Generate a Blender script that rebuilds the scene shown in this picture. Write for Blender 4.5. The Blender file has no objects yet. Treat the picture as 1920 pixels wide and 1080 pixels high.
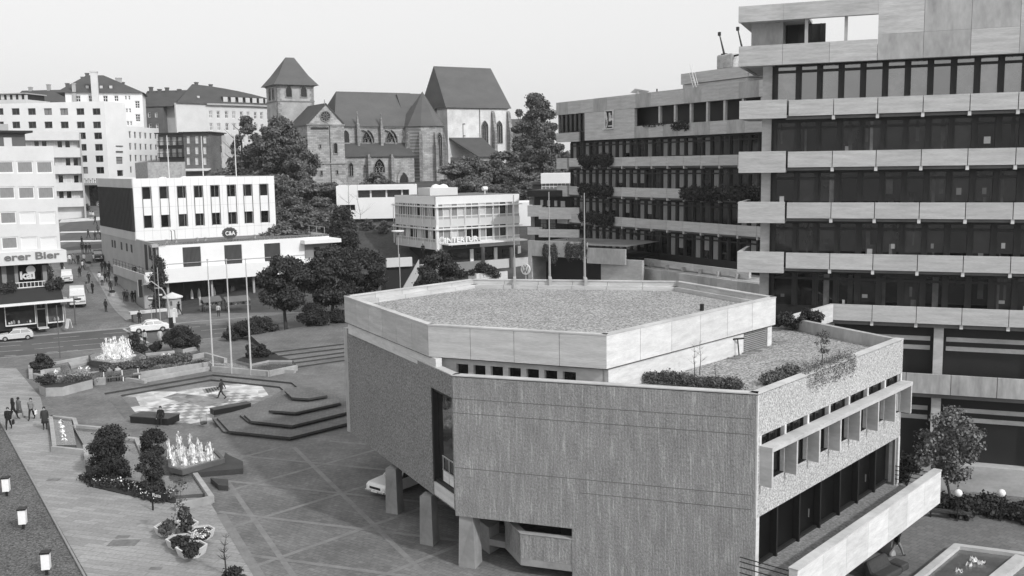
import bpy, bmesh, math, random
import numpy as np
from mathutils import Vector, Matrix, noise
from mathutils.geometry import tessellate_polygon
rnd = random.Random(7)
R = math.radians
# ------------------------------------------------------------------ camera
F_PX, HC = 1850.0, 19.5
PITCH, ROLL = math.atan(234/F_PX), math.atan(.0152)
cp, sp = math.cos(PITCH), math.sin(PITCH)
fwd = Vector((0, cp, -sp)); up0 = Vector((0, sp, cp)); r0 = Vector((1, 0, 0))
RX = math.cos(ROLL)*r0 - math.sin(ROLL)*up0
UP = math.sin(ROLL)*r0 + math.cos(ROLL)*up0
scene = bpy.context.scene
col = scene.collection
cd = bpy.data.cameras.new('camera'); cam = bpy.data.objects.new('camera', cd); col.objects.link(cam)
cam.matrix_world = Matrix(((RX.x, UP.x, -fwd.x, 0), (RX.y, UP.y, -fwd.y, 0), (RX.z, UP.z, -fwd.z, HC), (0, 0, 0, 1)))
cd.sensor_width = 36.0; cd.lens = F_PX/1920*36; cd.clip_start = .5; cd.clip_end = 5000
scene.camera = cam
# ------------------------------------------------------------------ sky, sun, exposure
SUN_AZ, SUN_EL = R(134), R(37)          # azimuth clockwise from +Y
w = bpy.data.worlds.new('World'); scene.world = w; w.use_nodes = True
nt = w.node_tree; nt.nodes.clear()
sky = nt.nodes.new('ShaderNodeTexSky'); sky.sky_type = 'NISHITA'; sky.sun_disc = False
sky.sun_elevation = SUN_EL; sky.sun_rotation = SUN_AZ; sky.air_density = 1.6; sky.dust_density = 5.0; sky.ozone_density = 0.6
bw = nt.nodes.new('ShaderNodeRGBToBW'); mx = nt.nodes.new('ShaderNodeMath'); mx.operation = 'MULTIPLY_ADD'
mx.inputs[1].default_value = .45; mx.inputs[2].default_value = 6.0      # pale even overcast veil over the clear sky
bgn = nt.nodes.new('ShaderNodeBackground'); bgn.inputs[1].default_value = .12
wo = nt.nodes.new('ShaderNodeOutputWorld')
nt.links.new(sky.outputs[0], bw.inputs[0]); nt.links.new(bw.outputs[0], mx.inputs[0])
nt.links.new(mx.outputs[0], bgn.inputs[0]); nt.links.new(bgn.outputs[0], wo.inputs[0])
sd = bpy.data.lights.new('sun', 'SUN'); sd.energy = 2.3; sd.angle = R(2.0); sd.color = (1, 1, 1)
so = bpy.data.objects.new('sun', sd); col.objects.link(so)
sdir = Vector((math.sin(SUN_AZ)*math.cos(SUN_EL), math.cos(SUN_AZ)*math.cos(SUN_EL), math.sin(SUN_EL)))
so.rotation_euler = sdir.to_track_quat('Z', 'Y').to_euler()
vs = scene.view_settings; vs.view_transform = 'Standard'; vs.look = 'None'; vs.gamma = 1; vs.exposure = 0.0
scene.render.engine = 'CYCLES'
# ------------------------------------------------------------------ surveying helpers
def ray(px, py):
    return RX*((px-960)/F_PX) - UP*((py-540)/F_PX) + fwd
def P(px, py, z=0.0):
    d = ray(px, py); t = (z-HC)/d.z; return Vector((d.x*t, d.y*t, z))
def Q(px, py, Y):
    d = ray(px, py); t = Y/d.y; return Vector((d.x*t, Y, HC+d.z*t))
class Line:
    """vertical facade plane: origin, direction (to the right), local frame u (along) v (into the building) z"""
    def __init__(s, a, b=None, az=None):
        s.o = Vector((a[0], a[1]))
        if az is None: t = Vector((b[0]-a[0], b[1]-a[1])).normalized()
        else: t = Vector((math.sin(R(az)), math.cos(R(az))))
        s.t = t; s.n = Vector((-t.y, t.x)); s.ang = math.atan2(t.y, t.x)
    def W(s, px, py, off=0.0):
        d = ray(px, py); o = s.o+s.n*off; D = Vector((d.x, d.y))
        k = o.dot(s.n)/D.dot(s.n)
        p = D*k
        return (p-o).dot(s.t), HC+d.z*k
    def u(s, px, py=400, off=0.0): return s.W(px, py, off)[0]
    def z(s, px, py, off=0.0): return s.W(px, py, off)[1]
    def loc(s, P3):      # world -> local u,v
        d = Vector((P3[0], P3[1]))-s.o; return d.dot(s.t), d.dot(s.n)
# ------------------------------------------------------------------ terrain height
def ip(x, xs, ys): return float(np.interp(x, xs, ys))
SX = [126, 132, 164, 183, 199, 215, 240, 270, 340, 700, 1600]; SY = [0, 0, 3.7, 6, 8, 10, 14, 17.5, 21, 62, 90]
HX = [126, 140, 150, 158, 170, 190, 205, 230, 270, 340, 700, 1600]; HY = [0, 0, 2.3, 3.2, 8, 12, 14.6, 15.5, 17, 19, 52, 70]
ALINE = Line(P(1421, 740, 9.5), P(1694, 636, 9.5))
def height(x, y):
    s = min(1, max(0, (x+64)/14.0)); s = s*s*(3-2*s)
    h = (1-s)*ip(y, SX, SY)+s*ip(y, HX, HY)
    if x > 12: h *= max(0, 1-(x-12)/40.0)
    v = ALINE.loc((x, y))[1]
    if v < 8.2 and x > -8 and y < 110: return -3.0
    return h
def G(px, py):
    t = 1.0; d = ray(px, py)
    for i in range(4000):
        p = d*t; z = HC+p.z
        if z <= height(p.x, p.y): return Vector((p.x, p.y, height(p.x, p.y)))
        t += .15+t*.001
    return P(px, py, 0)
# ------------------------------------------------------------------ materials (all neutral greys: the photograph is black and white)
MATS = {}
def nodes(name):
    m = bpy.data.materials.new(name); m.use_nodes = True
    n = m.node_tree; b = n.nodes['Principled BSDF']; return m, n, b
def mk(name, v, rough=.85, var=.12, scale=.8, fine=8.0, finev=.08, stretch=(1, 1, 1), bump=0.0, spec=.3, objvar=0.0, metal=0.0, leaf=0.0, bumpscale=None):
    if name in MATS: return MATS[name]
    m, n, b = nodes(name); N = n.nodes; L = n.links
    tc = N.new('ShaderNodeTexCoord'); mp = N.new('ShaderNodeMapping'); mp.inputs['Scale'].default_value = stretch
    L.new(tc.outputs['Object'], mp.inputs[0])
    def nz(s, det=4):
        t = N.new('ShaderNodeTexNoise'); t.inputs['Scale'].default_value = s; t.inputs['Detail'].default_value = det
        L.new(mp.outputs[0], t.inputs['Vector']); return t.outputs[0]
    def math_(op, a, bb, c=None):
        t = N.new('ShaderNodeMath'); t.operation = op
        for i, x in enumerate((a, bb, c)):
            if x is None: continue
            if isinstance(x, (int, float)): t.inputs[i].default_value = x
            else: L.new(x, t.inputs[i])
        return t.outputs[0]
    a = nz(scale); f = nz(fine, 6)
    k = math_('ADD', math_('MULTIPLY_ADD', a, 2*var*2, 1-2*var), math_('MULTIPLY_ADD', f, 2*finev*2, -2*finev))
    if objvar:
        oi = N.new('ShaderNodeObjectInfo'); k = math_('MULTIPLY', k, math_('MULTIPLY_ADD', oi.outputs['Random'], 2*objvar, 1-objvar))
    if leaf:
        g = N.new('ShaderNodeNewGeometry'); k = math_('MULTIPLY', k, math_('MULTIPLY_ADD', g.outputs['Random Per Island'], 2*leaf, 1-leaf))
    k = math_('MULTIPLY', k, v)
    L.new(k, b.inputs['Base Color'])
    b.inputs['Roughness'].default_value = rough; b.inputs['Specular IOR Level'].default_value = spec; b.inputs['Metallic'].default_value = metal
    if bump:
        bp = N.new('ShaderNodeBump'); bp.inputs['Strength'].default_value = 1; bp.inputs['Distance'].default_value = bump
        L.new(nz(bumpscale or fine, 5), bp.inputs['Height']); L.new(bp.outputs[0], b.inputs['Normal'])
    MATS[name] = m; return m
def mk_ribbed(name, v, coord='X'):
    """vertically ribbed, broken concrete"""
    if name in MATS: return MATS[name]
    m, n, b = nodes(name); N = n.nodes; L = n.links
    tc = N.new('ShaderNodeTexCoord'); wv = N.new('ShaderNodeTexWave'); wv.bands_direction = 'X'; wv.inputs['Scale'].default_value = 4.6
    wv.inputs['Distortion'].default_value = 1.0; wv.inputs['Detail'].default_value = 2; wv.inputs['Detail Scale'].default_value = 3
    mp = N.new('ShaderNodeMapping'); mp.inputs['Scale'].default_value = (1, 1, .12); L.new(tc.outputs['Object'], mp.inputs[0]); L.new(mp.outputs[0], wv.inputs[0])
    n1 = N.new('ShaderNodeTexNoise'); n1.inputs['Scale'].default_value = 13; n1.inputs['Detail'].default_value = 8; n1.inputs['Roughness'].default_value = .7; mp3 = N.new('ShaderNodeMapping'); mp3.inputs['Scale'].default_value = (1, 1, .6); L.new(tc.outputs['Object'], mp3.inputs[0]); L.new(mp3.outputs[0], n1.inputs[0])
    mp2 = N.new('ShaderNodeMapping'); mp2.inputs['Scale'].default_value = (2.2, 2.2, .45); L.new(tc.outputs['Object'], mp2.inputs[0])
    n2 = N.new('ShaderNodeTexNoise'); n2.inputs['Scale'].default_value = 1.1; n2.inputs['Detail'].default_value = 6; L.new(mp2.outputs[0], n2.inputs[0])
    def mt(op, a, bb, c=None):
        t = N.new('ShaderNodeMath'); t.operation = op
        for i, x in enumerate((a, bb, c)):
            if x is None: continue
            if isinstance(x, (int, float)): t.inputs[i].default_value = x
            else: L.new(x, t.inputs[i])
        return t.outputs[0]
    mp4 = N.new('ShaderNodeMapping'); mp4.inputs['Scale'].default_value = (7, 7, .7); L.new(tc.outputs['Object'], mp4.inputs[0]); n4 = N.new('ShaderNodeTexNoise'); n4.inputs['Scale'].default_value = 1; n4.inputs['Detail'].default_value = 3; L.new(mp4.outputs[0], n4.inputs[0])
    fleck = mt('MULTIPLY', mt('MAXIMUM', mt('SUBTRACT', n4.outputs[0], .56), 0.0), 3.0)
    hgt = mt('ADD', mt('MULTIPLY', wv.outputs['Fac'], .28), mt('MULTIPLY_ADD', n1.outputs[0], 1.9, -.45))
    c = mt('MULTIPLY_ADD', hgt, .8, .42); c = mt('MULTIPLY', c, mt('MULTIPLY_ADD', n2.outputs[0], .8, .6)); c = mt('MULTIPLY', mt('ADD', c, fleck), v)
    L.new(c, b.inputs['Base Color']); b.inputs['Roughness'].default_value = .95; b.inputs['Specular IOR Level'].default_value = .15
    bp = N.new('ShaderNodeBump'); bp.inputs['Distance'].default_value = .05; L.new(hgt, bp.inputs['Height']); L.new(bp.outputs[0], b.inputs['Normal'])
    MATS[name] = m; return m
def mk_pebble(name, v, scale, lo=.45, hi=1.5, bump=.03, big=.25):
    if name in MATS: return MATS[name]
    m, n, b = nodes(name); N = n.nodes; L = n.links
    tc = N.new('ShaderNodeTexCoord'); vo = N.new('ShaderNodeTexVoronoi'); vo.inputs['Scale'].default_value = scale; L.new(tc.outputs['Object'], vo.inputs[0])
    bwn = N.new('ShaderNodeRGBToBW'); L.new(vo.outputs['Color'], bwn.inputs[0])
    n2 = N.new('ShaderNodeTexNoise'); n2.inputs['Scale'].default_value = .35; n2.inputs['Detail'].default_value = 5; L.new(tc.outputs['Object'], n2.inputs[0])
    n3 = N.new('ShaderNodeTexNoise'); n3.inputs['Scale'].default_value = scale*.6; n3.inputs['Detail'].default_value = 3; L.new(tc.outputs['Object'], n3.inputs[0])
    def mt(op, a, bb, c=None):
        t = N.new('ShaderNodeMath'); t.operation = op
        for i, x in enumerate((a, bb, c)):
            if x is None: continue
            if isinstance(x, (int, float)): t.inputs[i].default_value = x
            else: L.new(x, t.inputs[i])
        return t.outputs[0]
    c = mt('MULTIPLY_ADD', bwn.outputs[0], hi-lo, lo); c = mt('MULTIPLY', c, mt('MULTIPLY_ADD', n2.outputs[0], 2*big, 1-big))
    c = mt('MULTIPLY', c, mt('MULTIPLY_ADD', n3.outputs[0], 1.2, .4)); c = mt('MULTIPLY', c, v)
    L.new(c, b.inputs['Base Color']); b.inputs['Roughness'].default_value = .95; b.inputs['Specular IOR Level'].default_value = .1
    bp = N.new('ShaderNodeBump'); bp.inputs['Distance'].default_value = bump; L.new(n3.outputs[0], bp.inputs['Height']); L.new(bp.outputs[0], b.inputs['Normal'])
    MATS[name] = m; return m
def mk_brick(name, v, bw_, bh, mort=.02, var=.25, mortv=.6, rot=0.0, vertical=False, blotch=.25, wall=False):
    """slabs, setts or ashlar: brick texture in metres"""
    if name in MATS: return MATS[name]
    m, n, b = nodes(name); N = n.nodes; L = n.links
    tc = N.new('ShaderNodeTexCoord'); src = tc.outputs['Object']
    mp = N.new('ShaderNodeMapping')
    if wall:   # use u+v and z
        sx = N.new('ShaderNodeSeparateXYZ'); cx = N.new('ShaderNodeCombineXYZ'); ad = N.new('ShaderNodeMath'); ad.operation = 'ADD'
        L.new(src, sx.inputs[0]); L.new(sx.outputs[0], ad.inputs[0]); L.new(sx.outputs[1], ad.inputs[1]); L.new(ad.outputs[0], cx.inputs[0]); L.new(sx.outputs[2], cx.inputs[1])
        src = cx.outputs[0]
    mp.inputs['Rotation'].default_value = (0, 0, rot); L.new(src, mp.inputs[0])
    br = N.new('ShaderNodeTexBrick'); L.new(mp.outputs[0], br.inputs[0])
    br.inputs['Scale'].default_value = 1; br.inputs['Brick Width'].default_value = bw_; br.inputs['Row Height'].default_value = bh
    br.inputs['Mortar Size'].default_value = mort; br.inputs['Mortar Smooth'].default_value = .3
    g = lambda k: (v*k, v*k, v*k, 1)
    br.inputs['Color1'].default_value = g(1+var); br.inputs['Color2'].default_value = g(1-var); br.inputs['Mortar'].default_value = g(mortv)
    n2 = N.new('ShaderNodeTexNoise'); n2.inputs['Scale'].default_value = .3; n2.inputs['Detail'].default_value = 8; L.new(tc.outputs['Object'], n2.inputs[0])
    n3 = N.new('ShaderNodeTexNoise'); n3.inputs['Scale'].default_value = 6; n3.inputs['Detail'].default_value = 4; L.new(tc.outputs['Object'], n3.inputs[0])
    a = N.new('ShaderNodeMath'); a.operation = 'MULTIPLY_ADD'; a.inputs[1].default_value = 4*blotch; a.inputs[2].default_value = 1-2*blotch; L.new(n2.outputs[0], a.inputs[0])
    a3 = N.new('ShaderNodeMath'); a3.operation = 'MULTIPLY_ADD'; a3.inputs[1].default_value = .7; a3.inputs[2].default_value = .65; L.new(n3.outputs[0], a3.inputs[0])
    a2 = N.new('ShaderNodeMath'); a2.operation = 'MULTIPLY'; L.new(a.outputs[0], a2.inputs[0]); L.new(a3.outputs[0], a2.inputs[1])
    vm = N.new('ShaderNodeVectorMath'); vm.operation = 'SCALE'; L.new(br.outputs[0], vm.inputs[0]); L.new(a2.outputs[0], vm.inputs['Scale'])
    L.new(vm.outputs[0], b.inputs['Base Color']); b.inputs['Roughness'].default_value = .9; b.inputs['Specular IOR Level'].default_value = .15
    MATS[name] = m; return m
def mk_glass(name, v=.014, rough=.06, ior=1.48):
    if name in MATS: return MATS[name]
    m, n, b = nodes(name); N = n.nodes; L = n.links
    tc = N.new('ShaderNodeTexCoord'); t = N.new('ShaderNodeTexNoise'); t.inputs['Scale'].default_value = 1.1; t.inputs['Detail'].default_value = 5; L.new(tc.outputs['Object'], t.inputs[0])
    oi = N.new('ShaderNodeObjectInfo'); a = N.new('ShaderNodeMath'); a.operation = 'MULTIPLY'; L.new(t.outputs[0], a.inputs[0]); L.new(oi.outputs['Random'], a.inputs[1])
    a2 = N.new('ShaderNodeMath'); a2.operation = 'MULTIPLY'; a2.inputs[1].default_value = v*4; L.new(a.outputs[0], a2.inputs[0]); L.new(a2.outputs[0], b.inputs['Base Color'])
    b.inputs['Roughness'].default_value = rough; b.inputs['IOR'].default_value = ior
    bp = N.new('ShaderNodeBump'); bp.inputs['Distance'].default_value = .006; L.new(t.outputs[0], bp.inputs['Height']); L.new(bp.outputs[0], b.inputs['Normal'])
    MATS[name] = m; return m
CONC = mk('board_marked_concrete', .47, var=.18, scale=.5, fine=3.2, finev=.13, stretch=(1, 1, 9), bump=.01, objvar=.07)
CONCD = mk('weathered_concrete', .38, var=.22, scale=.6, fine=3, finev=.12, stretch=(1.6, 1.6, .6), bump=.01, objvar=.05)
CONCW = mk('pale_concrete', .60, var=.16, scale=.7, fine=3.5, finev=.08, stretch=(1.2, 1.2, 5), objvar=.08, bump=.008)
CONCP = mk('smooth_pale_concrete', .48, var=.2, scale=.5, fine=3, finev=.1, stretch=(1, 1, 2.5), objvar=.04)
RIB = mk_ribbed('ribbed_broken_concrete', .31)
AGG = mk_pebble('exposed_aggregate', .46, 17.0, .5, 1.4, .04, .12)
GRAVEL = mk_pebble('roof_gravel', .31, 12, .3, 1.6, .03, .22)
GRAVELD = mk_pebble('dark_gravel_bed', .12, 13, .3, 1.6, .03)
WHITE = mk('white_render', .78, var=.05, scale=.3, fine=2, finev=.02)
OFFW = mk('offwhite_render', .6, var=.07, scale=.4, fine=2, finev=.03)
GREYP = mk('grey_render', .38, var=.12, scale=.4, fine=3, finev=.05)
LIGHTP = mk('light_grey_render', .5, var=.08, scale=.4, fine=3, finev=.04)
DARKW = mk('dark_wall', .12, var=.15, scale=.5)
BLACK = mk('black_metal', .02, rough=.5)
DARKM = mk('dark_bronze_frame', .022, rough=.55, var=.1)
STEEL = mk('galvanised_steel', .4, rough=.5, var=.05)
WPAINT = mk('white_paint', .75, rough=.4, var=.04, scale=.5)
TILE = mk('dark_roof_tiles', .075, var=.15, scale=.3, fine=5, finev=.16, stretch=(1, 1, 2.2))
TILE2 = mk('grey_roof_tiles', .105, var=.12, scale=.25, fine=4, finev=.12, stretch=(1, 1, 2.2))
ROOFG = mk('roofing_felt', .16, var=.25, scale=.25, fine=3, finev=.12)
STONE = mk_brick('sandstone_ashlar', .33, .9, .38, .03, .22, .6, wall=True, blotch=.35)
STONED = mk_brick('dark_sandstone', .25, .9, .38, .03, .25, .6, wall=True, blotch=.35)
GLASS = mk_glass('dark_glass')
GLASSR = mk_glass('sky_reflecting_glass', .08, .05, 3.0)
FOYG = mk('foyer_glass', .008, rough=.3, spec=.08)
PLC = mk('plaza_concrete', .34, var=.2, scale=.6, fine=3, finev=.12, objvar=.04, bump=.006)
PIERM = mk('pier_concrete', .27, var=.2, scale=.8, fine=4, finev=.1)
CURT = mk('curtain', .24, var=.15, scale=2, fine=6, finev=.2, stretch=(6, 6, .4))
CURTL = mk('pale_curtain', .55, var=.1, scale=2, fine=6, finev=.15, stretch=(6, 6, .4))
BLIND = mk('roller_blind', .7, var=.03, fine=9, finev=.03, stretch=(.4, .4, 6))
INTER = mk('dim_interior', .035, var=.5, scale=1.5, fine=4, finev=.3)
PAVE = mk_brick('plaza_setts', .165, .42, .28, .02, .12, .75, rot=.6, blotch=.3)
PAVEL = mk_brick('light_slab_paving', .28, 1.6, .45, .03, .12, .8, rot=R(18), blotch=.12)
PAVES = mk_brick('street_slabs', .17, .6, .5, .03, .12, .75, rot=R(-34), blotch=.18)
PAVESD = mk('dark_street_band', .10, var=.15, scale=.5)
STRIP = mk('pale_paving_strip', .2, var=.2, scale=1.2, fine=7, finev=.12)
ASPH = mk('asphalt', .095, var=.2, scale=.15, fine=2, finev=.08, stretch=(1, 1, 1))
MARK = mk('road_marking', .42, var=.3, scale=1.5, fine=6, finev=.2)
KERB = mk('granite_kerb', .26, var=.15, scale=1.5)
GRASS = mk('grass_slope', .065, var=.35, scale=.25, fine=2.5, finev=.3)
BRICKD = mk('dark_brick_step', .055, var=.2, scale=1, fine=8, finev=.15)
STEPTOP = mk_brick('step_paving', .15, .3, .3, .02, .12, .75, rot=.3)
WATER = mk('basin_water', .11, rough=.12, var=.3, scale=.8, bump=.03, spec=.6, bumpscale=2.0)
FOAM = mk('white_water', .95, rough=.6, var=.05, scale=3, bump=.02)
_n = FOAM.node_tree; _t = _n.nodes.new('ShaderNodeTexNoise'); _t.inputs['Scale'].default_value = 7; _t.inputs['Detail'].default_value = 5
_g = _n.nodes.new('ShaderNodeNewGeometry'); _m = _n.nodes.new('ShaderNodeMapping'); _m.inputs['Scale'].default_value = (1, 1, .35); _n.links.new(_g.outputs['Position'], _m.inputs[0]); _n.links.new(_m.outputs[0], _t.inputs[0])
_a = _n.nodes.new('ShaderNodeMath'); _a.operation = 'MULTIPLY_ADD'; _a.use_clamp = True; _a.inputs[1].default_value = 6.0; _a.inputs[2].default_value = -2.7; _n.links.new(_t.outputs[0], _a.inputs[0]); _n.links.new(_a.outputs[0], _n.nodes['Principled BSDF'].inputs['Alpha'])
LEAFD = mk('dark_foliage', .055, rough=.8, var=.3, scale=.5, fine=3, finev=.1, leaf=.55, spec=.1)
LEAFM = mk('mid_foliage', .115, rough=.8, var=.3, scale=.4, fine=3, finev=.1, leaf=.4, spec=.12)
LEAFP = mk('pale_foliage', .14, rough=.7, var=.3, scale=.4, fine=3, finev=.1, leaf=.55, spec=.3)
LEAFB = mk('deep_shrub_foliage', .044, rough=.8, var=.3, scale=.8, leaf=.4, spec=.1)
BARK = mk('bark', .06, var=.3, scale=2, bump=.02)
SKIN = mk('skin', .38, rough=.6, var=.03)
HAIR = mk('dark_hair', .02, rough=.6, var=.1)
HAIRL = mk('light_hair', .25, rough=.6, var=.1)
CLO = {k: mk('cloth_'+k, v, rough=.9, var=.12, scale=4) for k, v in dict(black=.018, dark=.04, grey=.12, mid=.22, light=.45, white=.72).items()}
CARW = mk('white_car_paint', .75, rough=.25, var=.02, spec=.5); CARS = mk('silver_car_paint', .55, rough=.3, var=.02, spec=.5); CARD = mk('dark_car_paint', .05, rough=.25, var=.03, spec=.5)
TYRE = mk('tyre_rubber', .02, rough=.9); CHROME = mk('chrome_trim', .55, rough=.25, metal=.6); LAMPG = mk('opal_lamp_glass', .85, rough=.3, var=.02)
SOIL = mk('planter_soil', .03, var=.3)
FLOWER = mk('white_flowers', .7, rough=.8, leaf=.3)
# ------------------------------------------------------------------ mesh collector
class MB:
    def __init__(s): s.v = []; s.f = []; s.m = []; s.T = Matrix.Identity(4)
    def add(s, vs_, fs, mi=0):
        b = len(s.v); s.v += [s.T @ Vector(p) for p in vs_]
        for f in fs: s.f.append([b+i for i in f]); s.m.append(mi)
    def box(s, x0, x1, y0, y1, z0, z1, mi=0):
        if x0 > x1: x0, x1 = x1, x0
        if y0 > y1: y0, y1 = y1, y0
        s.add([(x0, y0, z0), (x1, y0, z0), (x1, y1, z0), (x0, y1, z0), (x0, y0, z1), (x1, y0, z1), (x1, y1, z1), (x0, y1, z1)],
              [(0, 3, 2, 1), (4, 5, 6, 7), (0, 1, 5, 4), (1, 2, 6, 5), (2, 3, 7, 6), (3, 0, 4, 7)], mi); return s
    def prism(s, poly, z0, z1, mi=0, top=None):
        n = len(poly); a = sum(poly[i][0]*poly[(i+1) % n][1]-poly[(i+1) % n][0]*poly[i][1] for i in range(n))
        if a < 0: poly = poly[::-1]
        vs_ = [(p[0], p[1], z0) for p in poly]+[(p[0], p[1], z1) for p in poly]
        s.add(vs_, [tuple(range(n-1, -1, -1))]+[(i, (i+1) % n, n+(i+1) % n, n+i) for i in range(n)], mi)
        s.add([(p[0], p[1], z1) for p in poly], [tuple(range(n))], mi if top is None else top); return s
    def xprism(s, prof, x0, x1, mi=0):
        """profile in (y,z) extruded along x"""
        n = len(prof); vs_ = [(x0, p[0], p[1]) for p in prof]+[(x1, p[0], p[1]) for p in prof]
        s.add(vs_, [tuple(range(n)), tuple(range(2*n-1, n-1, -1))]+[(i, n+i, n+(i+1) % n, (i+1) % n) for i in range(n)], mi); return s
    def tube(s, p0, p1, r0, r1=None, n=8, mi=0, cap=True):
        p0, p1 = Vector(p0), Vector(p1); r1 = r0 if r1 is None else r1
        d = (p1-p0).normalized(); a = d.orthogonal().normalized(); c = d.cross(a)
        vs_ = []
        for p, r in ((p0, r0), (p1, r1)):
            for i in range(n):
                t = 2*math.pi*i/n; vs_.append(p+a*(r*math.cos(t))+c*(r*math.sin(t)))
        fs = [(i, (i+1) % n, n+(i+1) % n, n+i) for i in range(n)]
        if cap: fs += [tuple(range(n-1, -1, -1)), tuple(range(n, 2*n))]
        s.add(vs_, fs, mi); return s
    def lathe(s, prof, cx=0, cy=0, n=16, mi=0):
        vs_ = []
        for r, z in prof:
            for i in range(n):
                t = 2*math.pi*i/n; vs_.append((cx+r*math.cos(t), cy+r*math.sin(t), z))
        fs = []
        for k in range(len(prof)-1):
            for i in range(n): fs.append((k*n+i, k*n+(i+1) % n, (k+1)*n+(i+1) % n, (k+1)*n+i))
        s.add(vs_, fs, mi); return s
    def mesh(s, name, mats):
        me = bpy.data.meshes.new(name); me.from_pydata([tuple(v) for v in s.v], [], s.f)
        if not isinstance(mats, (list, tuple)): mats = [mats]
        for m in mats: me.materials.append(m)
        me.polygons.foreach_set('material_index', s.m); me.update(); return me
    def build(s, name, mats, parent=None, smooth=False, bevel=0.0):
        me = s.mesh(name, mats)
        if smooth: me.polygons.foreach_set('use_smooth', [True]*len(me.polygons))
        o = bpy.data.objects.new(name, me); col.objects.link(o)
        if parent: o.parent = parent
        if bevel:
            b = o.modifiers.new('bevel', 'BEVEL'); b.width = bevel; b.segments = 1; b.limit_method = 'ANGLE'
        return o
def tag(o, label=None, cat=None, group=None, kind=None):
    if label: o['label'] = label
    if cat: o['category'] = cat
    if group: o['group'] = group
    if kind: o['kind'] = kind
    return o
def thing(name, label, cat, loc=(0, 0, 0), rz=0.0, group=None):
    o = bpy.data.objects.new(name, None); col.objects.link(o); o.location = loc; o.rotation_euler = (0, 0, rz); o.empty_display_size = .3
    return tag(o, label, cat, group)
def at_line(name, label, cat, L, z=0.0, group=None): return thing(name, label, cat, (L.o.x, L.o.y, z), L.ang, group)
def struct(o): o['kind'] = 'structure'; return o
def copy_tree(o, parent=None):
    c = o.copy(); col.objects.link(c)
    if parent: c.parent = parent
    for ch in list(o.children): copy_tree(ch, c)
    return c
def place(o, loc, rz=0.0, sc=1.0, label=None):
    o.location = loc; o.rotation_euler = (0, 0, rz); o.scale = (sc, sc, sc)
    if label: o['label'] = label
    return o
# ------------------------------------------------------------------ facade kit
WC = {}
def win_mesh(w_, h, style, fr, nv, nh):
    key = (round(w_, 2), round(h, 2), style, fr, nv, nh)
    if key in WC: return WC[key]
    b = MB(); t = fr[1]; d = .08
    b.box(0, t, 0, d, 0, h); b.box(w_-t, w_, 0, d, 0, h); b.box(t, w_-t, 0, d, 0, t); b.box(t, w_-t, 0, d, h-t, h)
    for i in range(nv):
        x = w_*(i+1)/(nv+1); b.box(x-t*.4, x+t*.4, .005, d-.005, t, h-t)
    for i in range(nh):
        z = h*(i+1)/(nh+1)
        b.box(t, w_-t, .01, d-.01, z-t*.4, z+t*.4)
    b.add([(t, .05, t), (w_-t, .05, t), (w_-t, .05, h-t), (t, .05, h-t)], [(0, 1, 2, 3)], 1)
    pane = {'dark': GLASS, 'curtain': CURT, 'pale': CURTL, 'blind': BLIND, 'refl': GLASSR, 'louvre': DARKW}[style]
    me = b.mesh('window', [fr[0], pane]); WC[key] = me; return me
FRW = (WPAINT, .07); FRD = (DARKM, .07); FRG = (STEEL, .06)
def add_win(parent, T, a, b, c, d, style='dark', fr=FRW, nv=1, nh=0, rec=.18, name='window'):
    me = win_mesh(b-a, d-c, style, fr, nv, nh)
    o = bpy.data.objects.new(name, me); col.objects.link(o); o.parent = parent
    o.matrix_local = T @ Matrix.Translation((a, rec, c)); return o
def holes_wall(mb, T, u0, u1, z0, z1, holes, rec=.25, mi=0):
    """flat wall with true rectangular openings, reveals going rec deep"""
    us = sorted({u0, u1, *[min(max(h[0], u0), u1) for h in holes], *[min(max(h[1], u0), u1) for h in holes]})
    zs = sorted({z0, z1, *[h[2] for h in holes], *[h[3] for h in holes]})
    old = mb.T; mb.T = T
    for i in range(len(us)-1):
        for j in range(len(zs)-1):
            cx, cz = (us[i]+us[i+1])/2, (zs[j]+zs[j+1])/2
            if any(h[0] < cx < h[1] and h[2] < cz < h[3] for h in holes): continue
            mb.add([(us[i], 0, zs[j]), (us[i+1], 0, zs[j]), (us[i+1], 0, zs[j+1]), (us[i], 0, zs[j+1])], [(0, 1, 2, 3)], mi)
    for h in holes:
        a, b, c, d = h[:4]
        mb.add([(a, 0, c), (a, rec, c), (a, rec, d), (a, 0, d)], [(0, 1, 2, 3)], mi)
        mb.add([(b, 0, c), (b, 0, d), (b, rec, d), (b, rec, c)], [(0, 1, 2, 3)], mi)
        mb.add([(a, 0, c), (b, 0, c), (b, rec, c), (a, rec, c)], [(0, 1, 2, 3)], mi)
        mb.add([(a, 0, d), (a, rec, d), (b, rec, d), (b, 0, d)], [(0, 1, 2, 3)], mi)
    mb.T = old
def T_front(u0=0, v=0): return Matrix.Translation((0, v, 0))
def T_left(u0, v1): return Matrix.Translation((u0, v1, 0)) @ Matrix.Rotation(-math.pi/2, 4, 'Z')
def T_right(u1, v0): return Matrix.Translation((u1, v0, 0)) @ Matrix.Rotation(math.pi/2, 4, 'Z')
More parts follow.
